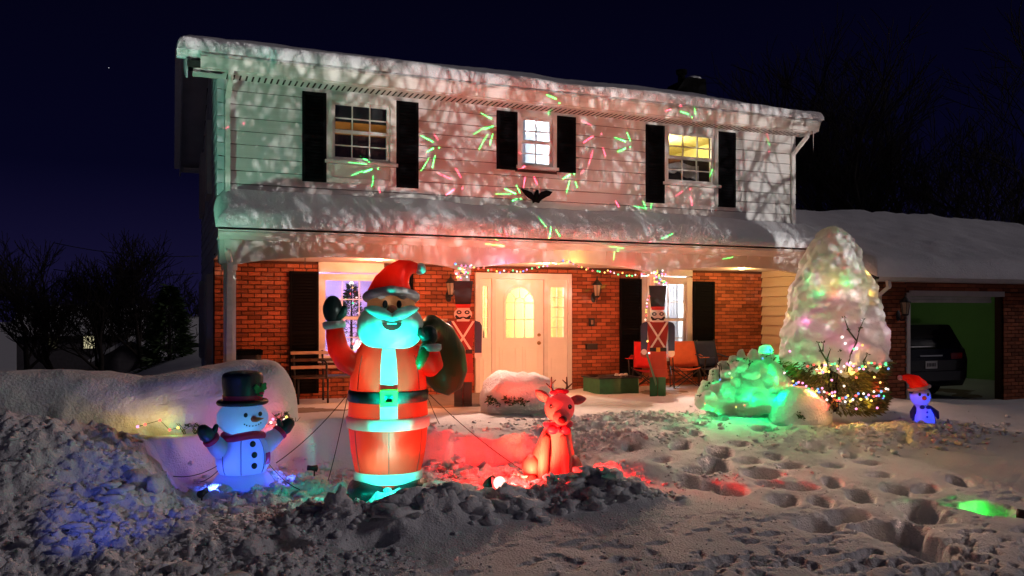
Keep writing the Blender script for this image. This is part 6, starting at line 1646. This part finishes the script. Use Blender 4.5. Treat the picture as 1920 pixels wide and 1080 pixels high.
# red flood beside the fawn, its lens seen from the side
fr_ = Vector(PG(924, 912, -0.30))
RF = Vector((fr_.x, fr_.y, -0.30))
flood(RF + Vector((0, 0, 0.02)), (RF.x + 0.95, RF.y + 0.45, -0.12), (1.0, 0.010, 0.008), 430, 168, 'glaring red flood light in the snow between the big inflatable and the fawn', blend=0.6, hot=30, rad=0.085, look=(0.75, -0.55, 0.25))
lamp('flood_lamp', 'SPOT', tuple(RF + Vector((-0.1, 0.0, 0.1))), (1.0, 0.02, 0.01), 70, radius=0.05, aim=SL_(0.15, -0.2, 1.0), size=54, blend=0.5)
# red wash on the house front
flood((3.35, 7.95, -0.37), (6.8, 13.2, 3.2), (1.0, 0.15, 0.06), 680, 70, 'red flood light behind the snow rim aimed at the house', blend=0.8)
flood((6.05, 12.55, 0.16), (6.4, 14.6, 1.5), (1.0, 0.33, 0.14), 125, 150, 'orange flood light hidden behind the snowy door shrub', blend=0.6)
flood((2.95, 11.9, 0.15), (4.0, 14.6, 1.5), (1.0, 0.25, 0.08), 150, 140, 'orange flood light behind the big waving inflatable', blend=0.6)
flood((9.0, 11.6, 0.12), (9.6, 14.6, 1.4), (1.0, 0.30, 0.10), 140, 140, 'orange flood light behind the green lit shrub', blend=0.6)
flood((6.5, -2.0, 0.2), (7.3, 13.4, 4.0), (1.0, 0.60, 0.46), 5400, 46, 'amber flood light behind the viewpoint aimed at the house', blend=0.5)
# green one at the foot of the big inflatable
flood((SL_(0.05, -1.30, 0)[0], SL_(0.05, -1.30, 0)[1], -0.24), SL_(0.02, -0.2, 1.62), (0.0, 1.0, 0.68), 1500, 30, 'green flood light at the feet of the big waving inflatable', blend=0.5, hot=8)
for za_, pw_, sz_ in ((0.30, 300, 40), (0.95, 330, 28)): lamp('flood_lamp', 'SPOT', (SL_(0.05, -1.22, 0)[0], SL_(0.05, -1.22, 0)[1], -0.2), (0.0, 1.0, 0.68), pw_, radius=0.05, aim=SL_(0.02, -0.2, za_), size=sz_, blend=0.4)
# green and cyan wash on the left corner of the house
flood((-2.7, 10.0, 0.62), (1.1, 13.4, 4.3), (0.35, 1.0, 0.66), 620, 34, 'green flood light left of the snowman aimed at the house corner', blend=0.5)
# blue light in the snow beside the snowman
flood((-1.35, 5.2, 0.3), (0.35, 9.9, 0.0), (0.10, 0.16, 1.0), 85, 34, 'blue flood light on the left aimed at the snowman', blend=0.8, hot=3)
for lx_, ly_, pw_, lb in ((-0.62, -0.42, 11, 'added blue fill light on the left of the snowman base'), (0.66, -0.30, 8, 'added blue fill light on the right of the snowman base')):  # added fill lamps for blue spill around the snowman
    q_ = Vector(SN_(lx_, ly_, 0)); q_.z = hgt(q_.x, q_.y) + 0.09
    flood(q_, SN_(0, 0, 0.25), (0.06, 0.12, 1.0), pw_, 172, lb, blend=0.3, hot=2, rad=0.028)
q_ = Vector(SL_(-0.42, -0.95, 0)); q_.z = hgt(q_.x, q_.y) + 0.12
flood(q_, SL_(-0.1, -0.3, 0.5), (0.0, 1.0, 0.66), 16, 175, 'added green fill light left of the big inflatable boots', blend=0.3, hot=2, rad=0.028)  # added fill lamp, spills green onto the snow by the boots
q_ = Vector(SL_(0.40, -0.95, 0)); q_.z = hgt(q_.x, q_.y) + 0.12
flood(q_, SL_(0.1, -0.3, 0.5), (0.0, 1.0, 0.66), 12, 175, 'added green fill light right of the big inflatable boots', blend=0.3, hot=2, rad=0.028)  # second added fill lamp for the same green spill
q_ = Vector(RD_(0.42, -0.32, 0)); q_.z = hgt(q_.x, q_.y) + 0.12
flood(q_, (q_.x + 0.6, q_.y + 0.35, q_.z - 0.02), (1.0, 0.010, 0.008), 40, 172, 'added red fill light right of the fawn', blend=0.3, hot=2, rad=0.028)  # added fill lamp that widens the red pool on the snow
# green light at the right edge
gp = PG(1752, 888, -0.25); gz = hgt(gp.x, gp.y)
flood((gp.x + 0.45, gp.y - 0.65, gz - 0.03), (gp.x - 0.1, gp.y + 0.6, gz - 0.10), (0.03, 1.0, 0.06), 14, 120, 'green flood light low in the snow at the right edge', blend=0.6, hot=3)
# added warm fill lamps under the porch ceiling, no fixtures known there
for (x, y, col, pw, lb) in ((10.6, 13.7, (1.0, 0.62, 0.22), 34, 'added fill lamp under the right end of the porch ceiling'), (6.2, 13.5, (1.0, 0.40, 0.19), 60, 'added fill lamp under the porch ceiling before the door'), (3.2, 13.6, (1.0, 0.36, 0.15), 90, 'added fill lamp under the left half of the porch ceiling')):
    lamp('porch_ceiling_lamp', 'POINT', (x, y, CEIL - 0.10), col, pw, radius=0.05)
    t = thing('porch_fill_light', lb, 'lamp', (x, y, CEIL - 0.03), group='porch fill lamps')
    MB().loft([(0, 0, 0, 0.05, 0.05), (0, 0, 0.015, 0.07, 0.07), (0, 0, 0.029, 0.075, 0.075)], 16).build('fill_dish', em('porch_fill_glow', (1, 0.7, 0.35), 3), t, world=False)

for (x, y, ax, lb) in ((4.9, 13.15, 5.0, 'added porch fill spot left of the door turned to the yard'), (8.6, 13.15, 8.6, 'added porch fill spot right of the door turned to the yard')):
    lamp('porch_fill_spot', 'SPOT', (x, y, CEIL - 0.10), (1.0, 0.60, 0.44), 400, radius=0.04, aim=(ax, 7.4, -0.5), size=100, blend=0.5)  # added spots that brighten the yard snow from the porch side
    t = thing('porch_fill_light', lb, 'lamp', (x, y, CEIL - 0.03), group='porch fill lamps')
    MB().loft([(0, 0, -0.02, 0.04, 0.04), (0, 0, 0.015, 0.06, 0.06), (0, 0, 0.029, 0.065, 0.065)], 16).build('fill_dish', em('porch_fill_glow', (1, 0.7, 0.35), 3), t, world=False)
# ================================================================== LASER PROJECTORS
GRN, RED = [], []
def seg(lst, z, ox, oy, items):
    for it in items:
        if len(it) == 2: lst.append(((ox + it[0] / z, oy + it[1] / z), None, 5.0))
        else: lst.append(((ox + it[0] / z, oy + it[1] / z), (ox + it[2] / z, oy + it[3] / z), it[4]))
seg(GRN, 4, 500, 100, [(1605, 445, 1685, 490, 3), (1635, 570, 1695, 542, 5), (1550, 605, 1640, 550, 1.6), (1655, 605, 1590, 720, 2), (1695, 598, 1672, 685, 2.5), (1155, 615, 1245, 662, 3), (1198, 738, 1250, 710, 3.6), (1292, 708), (1220, 780, 1155, 880, 2),
                       (1262, 762, 1240, 858, 3), (715, 785, 760, 805, 3), (600, 805, 735, 820, 1.5), (720, 890, 785, 865, 5), (628, 915, 718, 878, 1.6), (832, 862), (797, 915, 785, 995, 2)])
seg(RED, 4, 500, 100, [(1280, 895, 1380, 940, 2), (1415, 860, 1455, 930, 2), (1340, 1060, 1405, 1018, 4.6), (1465, 1010), (835, 1005, 850, 1045, 2), (1250, 597, 1283, 650, 1.3)])
seg(GRN, 4, 880, 120, [(575, 225, 650, 260, 3), (675, 295), (605, 320, 590, 375, 1.6), (1090, 548, 1170, 580, 4.6), (1180, 510, 1207, 575, 3.4), (1205, 620), (1112, 657, 1170, 630, 4.6), (695, 860, 755, 828, 4.6), (785, 825), (752, 875, 728, 960, 3),
                       (793, 878, 808, 925, 2.4), (265, 935, 348, 972, 4), (350, 905, 380, 965, 3), (195, 972, 310, 973, 1.6), (318, 1027, 355, 1008, 4), (383, 1008), (1300, 1025, 1325, 1080, 3), (1578, 352, 1643, 376, 3), (1685, 320, 1697, 375, 2), (1670, 402), (1825, 785, 1800, 860, 2.4), (1366, 1040, 1360, 1080, 2), (1225, 1062, 1275, 1078, 2)])
seg(RED, 4, 880, 120, [(852, 588, 930, 538, 4), (988, 522), (925, 645, 895, 750, 2), (998, 620, 1020, 690, 2.6), (835, 420, 920, 458, 1.5), (400, 935, 418, 848, 3), (480, 838, 508, 900, 3), (360, 795, 405, 755, 4), (360, 655, 385, 670, 2), (1095, 1025, 1120, 1070, 4), (1655, 935), (1655, 990, 1670, 1060, 2), (1465, 352, 1510, 335, 3), (1585, 310), (1540, 990, 1600, 950, 1.6), (830, 825, 858, 795, 1.5)])
seg(GRN, 1, 0, 0, [(1010, 408, 1019, 420, 2), (1023, 443, 1028, 420, 2), (1036, 424, 1044, 436, 1.5), (912, 458, 946, 462, 1.2), (920, 440, 934, 452, 1.2), (1236, 441, 1258, 432, 1.2), (1190, 386, 1212, 391, 1.4), (1150, 488, 1160, 468, 1.6), (1143, 462, 1170, 467, 1.2), (1355, 486, 1374, 482, 1.2), (1098, 546, 1104, 543, 1), (1127, 541, 1136, 533, 1), (1437, 259, 1443, 272, .8)])
seg(RED, 1, 0, 0, [(920, 432, 945, 441, .8), (938, 424, 944, 440, .8), (1212, 447), (1105, 285, 1110, 300, .8), (1436, 245, 1441, 262, 1), (1442, 284), (416, 238, 424, 234, 1.2), (456, 231), (1145, 545, 1160, 538, .6)])
def surf(x, y):
    """where the pixel's ray meets the house front"""
    if y > 490: return P(x, y, B)
    v = P(x, y, F)
    g = P(x, y, 12.9)
    if g.z > 5.05: return g
    w = P(x, y, GYP)
    if v.z < 3.3: return P(x, y, GYP + 0.25) if w.z > 2.7 else (w if w.z > 2.56 else P(x, y, YB - 0.06))
    return v
def projector(loc, segs, col, power, label):
    L0 = Vector(loc); tgt = Vector((6.2, 13.4, 3.6)); d = (tgt - L0).normalized(); u = d.cross(Vector((0, 0, 1))).normalized(); w = u.cross(d)
    D = 0.12; K = 100.0
    def proj(p):
        r = p - L0; s = D / r.dot(d); return (r.dot(u) * s * K, r.dot(w) * s * K)
    vs = []; es = []; fs = []
    BX, BZ = 0.17 * K, 0.10 * K
    vs += [(-BX, -BZ), (BX, -BZ), (BX, BZ), (-BX, BZ)]; fs.append([0, 1, 2, 3])
    holes = []
    for a, b, wd in segs:
        pa = surf(*a); half = wd * 0.5 / FOC * depth(pa.x, pa.y) * (0.5 if b else 0.5)
        rr = half * D / (pa - L0).dot(d) * K
        if b is None:
            c = proj(pa); poly = [(c[0] + rr * math.cos(k * math.pi / 4), c[1] + rr * math.sin(k * math.pi / 4)) for k in range(8)]
        else:
            p = Vector(proj(pa)); q_ = Vector(proj(surf(*b))); t_ = (q_ - p).normalized(); n_ = Vector((-t_.y, t_.x)) * rr
            poly = [tuple(p + n_ * 0.6), tuple(p - n_ * 0.6), tuple(q_ - n_), tuple(q_ + t_ * rr * 0.7), tuple(q_ + n_)]
        if max(abs(c_[0]) for c_ in poly) > BX * 0.97 or max(abs(c_[1]) for c_ in poly) > BZ * 0.97: continue
        k0 = len(vs); vs += poly; fs.append(list(range(k0, k0 + len(poly))))
    ov, oe, of, ovo, oeo, ofo = delaunay_2d_cdt([Vector(p) for p in vs], [], fs, 0, 1e-7)
    V = [tuple(d * D + u * (p.x / K) + w * (p.y / K)) for p in ov]
    keep = [f for f, o_ in zip(of, ofo) if not any(k > 0 for k in o_)]
    t = thing('laser_projector', label, 'projector', tuple(loc))
    BLK = pm('flat_black', (0.0, 0.0, 0.0), rough=1.0, var=0, bump=0, spec=0.0)
    MB().add(V, keep).build('front_mask', BLK, t, world=False)
    h = MB(); a = [d * D + u * (sx * 0.1695) + w * (sz * 0.0995) for sx, sz in ((-1, -1), (1, -1), (1, 1), (-1, 1))]; bk = [q_ - d * 0.26 for q_ in a]
    h.add(a + bk, [(0, 1, 5, 4), (1, 2, 6, 5), (2, 3, 7, 6), (3, 0, 4, 7), (4, 5, 6, 7)]); h.build('housing', BLK, t, world=False)
    MB().tube([(0, 0, -0.1), (0, 0, -0.6)], [0.015, 0.006], n=8).build('stake', IRON, t, world=False)
    lamp('laser_lamp', 'SPOT', tuple(loc), col, power, radius=0.0, aim=tuple(tgt), size=112, blend=0.0)
    return t
projector((3.9, 3.4, -0.40), GRN, (0.03, 1.0, 0.12), 95000, 'green laser projector box on a stake low in the foreground')
projector((4.5, 3.3, -0.40), RED, (1.0, 0.06, 0.14), 80000, 'red laser projector box on a stake low in the foreground')

# ================================================================== TREES
def bare_tree(name, label, loc, H, seed, lean=(0, 0), levels=5, r0=0.16, spread=0.6, group=None, twig=0.005, kids=3, mat=BARK, start=0.3):
    rg = random.Random(seed); big = MB(); fine = MB()
    def grow(p, d, L, r, lv):
        n = 4 if lv < 2 else 3; pts = [p.copy()]; rs = [r]; q = p.copy(); dd = d.copy()
        for i in range(n):
            dd = (dd + Vector((rg.gauss(0, 1), rg.gauss(0, 1), rg.gauss(0.25, 0.7))) * 0.13).normalized(); q = q + dd * L / n; pts.append(q.copy()); rs.append(max(twig, r * (1 - 0.42 * (i + 1) / n)))
        (big if lv < 2 else fine).tube(pts, rs, n=7 if lv < 2 else (4 if lv < 4 else 3), cap=False)
        if lv >= levels: return
        nk = kids + (1 if lv == 0 else 0)
        for k in range(nk):
            u = (start if lv == 0 else 0.25) + (1 - (start if lv == 0 else 0.25)) * (k + 0.4 + 0.5 * rg.random()) / nk
            i = min(n - 1, int(u * n)); pp = pts[i].lerp(pts[i + 1], u * n - i)
            ax = Vector((rg.gauss(0, 1), rg.gauss(0, 1), rg.gauss(0, 0.4))).normalized(); nd = (dd * (1 - spread * 0.5) + ax * spread + Vector((0, 0, 0.12))).normalized()
            grow(pp, nd, L * (0.62 + 0.2 * rg.random()) * (1.0 if lv else 0.9), max(twig, rs[i + 1] * 0.62), lv + 1)
        grow(pts[-1], (dd + Vector((rg.gauss(0, .25), rg.gauss(0, .25), 0.1))).normalized(), L * 0.72, max(twig, rs[-1]), lv + 1)
    grow(Vector((0, 0, -0.3)), Vector((lean[0], lean[1], 1)).normalized(), H * 0.36, r0, 0)
    t = thing(name, label, 'tree', loc, group=group)
    big.build('trunk', mat, t, world=False); fine.build('crown', mat, t, world=False)
    return t
def far(x, d, Z=-1.0):
    t_ = ray_tan(x); Y = d / (t_ * math.sin(YAW) + math.cos(YAW)); return (t_ * Y, Y, Z)
gA, gB = 'bare trees behind the garage', 'bare trees beyond the hedge'
bare_tree('bare_tree', 'big bare tree rising nearest the right gable of the house', far(1585, 30, -0.6), 13.5, 3, (-0.25, 0), 5, 0.24, group=gA, twig=0.012)
bare_tree('bare_tree', 'bare tree with upright trunk in the middle of the right group', far(1648, 33, -0.6), 14.0, 9, (0.0, 0), 5, 0.26, group=gA, twig=0.012)
bare_tree('bare_tree', 'bare tree with a leaning fork over the garage roof', far(1705, 29, -0.6), 12.0, 15, (-0.35, 0), 5, 0.22, group=gA, twig=0.012)
bare_tree('bare_tree', 'bare tree farthest right above the garage', far(1752, 34, -0.6), 13.0, 27, (0.15, 0), 5, 0.24, group=gA, twig=0.012)
bare_tree('bare_tree', 'bare tree beyond the right edge of the garage roof', far(1850, 32, -0.6), 13.0, 33, (0.05, 0), 5, 0.24, group=gA, twig=0.012)
for x, d, H, sd, lb in ((185, 44, 8.5, 41, 'leftmost bare tree against the dim sky'), (225, 47, 8.0, 47, 'bare tree with forked trunk left of the evergreen'), (282, 46, 9.0, 53, 'bare tree directly behind the dark evergreen'), (345, 50, 7.5, 59, 'bare tree half hidden by the left side of the house'), (110, 45, 8.5, 61, 'bare tree far out on the left edge'), (40, 48, 9.0, 67, 'bare tree at the extreme left of the view')):
    bare_tree('bare_tree', lb, far(x, d, -3.0), H, sd, (0, 0), 5, 0.2, group=gB, twig=0.016)
# dark evergreen on the left
ev = thing('dark_evergreen', 'dark evergreen standing before the bare trees left of the house', 'tree', far(318, 42, -3.0))
def evp(rg):
    h = rg.random(); z = 0.6 + 5.2 * h; r = 1.6 * (1 - h) ** 0.7 * (0.35 + 0.65 * rg.random()); a = rg.random() * 6.283
    return Vector((r * math.cos(a), r * math.sin(a), z)), Vector((math.cos(a), math.sin(a), rg.uniform(-0.5, 0.4)))
needles(3500, evp, 0.2, 0.5, 12, 0.22).build('crown', LEAF, ev, world=False)
MB().tube([(0, 0, -0.5), (0, 0, 5.6)], [0.16, 0.03], n=8).build('trunk', BARK, ev, world=False)
# bare bushes and an added bank behind the viewpoint, in front of the white flood light; bushes shade the house, the bank blocks low rays
for x_, y_, sd, lb in ((6.0, 0.1, 5, 'bare bush behind the viewpoint on the left'), (6.75, -0.1, 17, 'bare bush behind the viewpoint in the middle'), (7.5, 0.15, 23, 'bare bush behind the viewpoint on the right'), (8.2, 0.0, 29, 'bare bush behind the viewpoint at the far right')):
    bare_tree('bare_bush', lb, (x_, y_, -0.75), 3.0, sd, (0.05, 0), 5, 0.018, spread=0.9, twig=0.0036, kids=3, start=0.15, group='bare bushes behind the viewpoint')
t = thing('light_block_bank', 'added unseen snow bank that blocks the low flood rays', 'snow bank', (7.2, -2.0, -0.85))
MB().ball((0, 0, 0), (5.0, 0.5, 0.955), 80, 24, p=3, nz=0.02, nscale=2).build('light_block_snow', SNOW, t, world=False)
# power lines
for (ya, yb, lb) in ((455, 480, 'upper overhead wire left of the house'), (505, 512, 'lower overhead wire left of the house')):
    a = Vector(far(100, 40)); a.z = ZC + (HORIZON - ya) / FOC * 40; b = Vector(far(372, 44)); b.z = ZC + (HORIZON - yb) / FOC * 44
    o = MB().tube([a.lerp(b, i / 8) + Vector((0, 0, -0.25 * 4 * (i / 8) * (1 - i / 8))) for i in range(9)], 0.02, n=5).build('overhead_wire', IRON); tag(o, lb, 'wire')
# a single star
o = MB().ball(tuple(Vector(far(204, 600)) * 1.0 + Vector((0, 0, 1.0 + ZC + (HORIZON - 127) / FOC * 600))), 0.32, 10, 8).build('star', em('starlight', (0.9, 0.9, 1.0), 0.55)); tag(o, 'single bright star in the dark sky at upper left', 'star')

# ================================================================== NEIGHBOUR HOUSES
NW = pm('far_wall', (0.12, 0.11, 0.12), rough=0.9, var=0.2, bump=0.1)
def far_house(label, xa, xb, yridge, yeave, d, wins=(), base=-4.0, gable=False, roofdepth=4.0):
    A = Vector(far(xa, d)); Bv = Vector(far(xb, d))
    zr = ZC + (HORIZON - yridge) / FOC * (d + 3); ze = ZC + (HORIZON - yeave) / FOC * d
    x0, x1, y = A.x, Bv.x, (A.y + Bv.y) / 2
    t = thing('neighbour_house', label, 'house', ((x0 + x1) / 2, y, base), group='neighbour houses')
    MB().box(x0, x1, y, y + 6, base, ze).build('wall', NW, t)
    if gable:
        xm = (x0 + x1) / 2
        MB().poly([(x0 + 0.05, ze - 0.02), (x1 - 0.05, ze - 0.02), (xm, zr - 0.25)], y - 0.02, y + 0.1).build('gable_wall', NW, t)
        m = MB()
        for s, xs in ((-1, x0 - 0.3), (1, x1 + 0.3)): m.add([(xs, y - 0.4, ze - 0.15), (xm, y - 0.4, zr), (xm, y + 6, zr), (xs, y + 6, ze - 0.15), (xs, y - 0.4, ze - 0.35), (xm, y - 0.4, zr - 0.22), (xm, y + 6, zr - 0.22), (xs, y + 6, ze - 0.35)], [(0, 1, 2, 3), (4, 7, 6, 5), (0, 4, 5, 1), (0, 3, 7, 4)])
        m.build('snowy_roof', SNOW, t)
    else:
        MB().add([(x0 - 0.3, y - 0.4, ze), (x1 + 0.3, y - 0.4, ze), (x1 + 0.3, y + 3, zr), (x0 - 0.3, y + 3, zr), (x0 - 0.3, y + 6.4, ze), (x1 + 0.3, y + 6.4, ze), (x0 - 0.3, y - 0.4, ze - 0.25), (x1 + 0.3, y - 0.4, ze - 0.25)],
                 [(0, 1, 2, 3), (3, 2, 5, 4), (6, 7, 1, 0), (1, 5, 2), (0, 3, 4)]).build('snowy_roof', SNOW, t)
    for (wx0, wy0, wx1, wy1, c, s) in wins:
        a = Vector(far(wx0, d)); b = Vector(far(wx1, d)); za = ZC + (HORIZON - wy1) / FOC * d; zb = ZC + (HORIZON - wy0) / FOC * d
        w = MB().box(a.x - 0.06, b.x + 0.06, y - 0.05, y - 0.01, za - 0.06, zb + 0.06).build('window', NW, t)
        MB().box(a.x, b.x, y - 0.07, y - 0.055, za, zb).build('pane', em('lit_window_%d' % int(wx0), c, s), w)
far_house('dark neighbour house with a square lit window at far left', 40, 312, 572, 622, 55, [(158, 630, 180, 653, (1.0, 0.9, 0.55), 0.55), (288, 632, 303, 640, (0.8, 0.9, 0.4), 0.6), (96, 632, 112, 652, (0.9, 0.8, 0.5), 0.03)])
far_house('dark gabled shed in front of the far left neighbour house', 180, 312, 628, 668, 46, gable=True)
far_house('small snowy roofed house next to the left wall of the home', 312, 420, 594, 636, 50)

# ================================================================== CAR IN THE GARAGE
CARP = pm('car_paint', (0.012, 0.013, 0.016), rough=0.25, var=0.1, bump=0, spec=0.5, coat=0.5)
car = thing('parked_car', 'black boxy car parked nose in inside the open garage', 'car', (13.86, 12.05, -0.235))
pf = [(0.0, 0.42), (-0.02, 0.78), (0.02, 1.0), (0.06, 1.04), (0.24, 1.48), (2.2, 1.54), (2.9, 1.44), (3.5, 1.02), (4.35, 0.86), (4.5, 0.62), (4.5, 0.38)]
m = MB(); rs = []
for (x, k) in ((-1.0, 0.93), (-0.98, 0.985), (-0.9, 1.0), (0.9, 1.0), (0.98, 0.985), (1.0, 0.93)):
    row = []
    for (y, z) in pf:
        tuck = max(0, z - 0.95) * 0.32; row.append((x * (1 - tuck), 0.02 * (1 - k) * 40 * (0.1 if y < 1 else 0) + y, 0.3 + (z - 0.3) * (k if z > 0.9 else 1)))
    row += [(x, 4.4, 0.25), (x, 0.1, 0.25)]
    rs.append(row)
body = m.rings(rs, True, True, smooth=False).build('body', CARP, car, world=False)
DG = pm('dark_glass', (0.01, 0.011, 0.013), rough=0.08, var=0, bump=0, spec=0.6)
MB().add([(-0.74, 0.052, 1.08), (0.74, 0.052, 1.08), (0.66, 0.205, 1.42), (-0.66, 0.205, 1.42)], [(0, 1, 2, 3)]).build('rear_window', DG, car, world=False)
sf_ = thing('garage_shelf', 'wooden shelf with boxes at the back of the garage', 'shelf', (16.3, 17.0, -0.235))
for zz in (0.5, 1.0, 1.5): MB().box(-0.9, 0.9, -0.2, 0.3, zz, zz + 0.03).build('shelf_board', WOODD, sf_, world=False)
for xx in (-0.9, 0.87): MB().box(xx, xx + 0.03, -0.2, 0.3, 0, 1.9).build('shelf_post', WOODD, sf_, world=False)
for i in range(7): MB().box(-0.82 + 0.24 * i, -0.64 + 0.24 * i, -0.15, 0.15, 0.531 + 0.5 * (i % 3), 0.531 + 0.5 * (i % 3) + 0.15 + 0.03 * (i % 4)).build('box', pm('carton', (0.3, 0.2, 0.1)), sf_, world=False)
TL = pm('tail_red', (0.35, 0.02, 0.02), rough=0.2, var=0.1, bump=0, spec=0.6)
for s in (-1, 1): MB().box(s * 0.70 - 0.15, s * 0.70 + 0.15, -0.02, 0.05, 0.80, 0.92).build('tail_light', TL, car, world=False)
MB().box(-0.88, 0.88, -0.06, 0.06, 0.38, 0.56).build('bumper', CARP, car, world=False)
MB().box(-0.3, 0.3, -0.025, 0.02, 0.86, 0.885).build('chrome_strip', pm('chrome', (0.7, 0.7, 0.7), rough=0.15, metal=1.0, var=0, bump=0), car, world=False)
pl_ = MB().box(-0.155, 0.155, -0.03, -0.005, 0.62, 0.77).build('licence_plate', pm('plate_white', (0.6, 0.6, 0.58), rough=0.5, var=0.1, bump=0), car, world=False)
m = MB()
for i in range(6): m.box(-0.12 + i * 0.04, -0.12 + i * 0.04 + 0.022, -0.033, -0.0305, 0.66, 0.73)
m.build('plate_marks', IRON, pl_, world=False)
TY_ = pm('tyre', (0.015, 0.015, 0.015), rough=0.9, var=0.1, bump=0.1)
for sx in (-0.83, 0.83):
    for yy in (0.85, 3.6):
        w_ = MB().tube([(sx - 0.1, yy, 0.31), (sx + 0.1, yy, 0.31)], 0.31, n=24, smooth=False).build('tyre', TY_, car, world=False)
        MB().tube([(sx - 0.105, yy, 0.31), (sx + 0.105, yy, 0.31)], 0.19, n=20, smooth=False).build('rim', pm('chrome', (0.7, 0.7, 0.7)), w_, world=False)
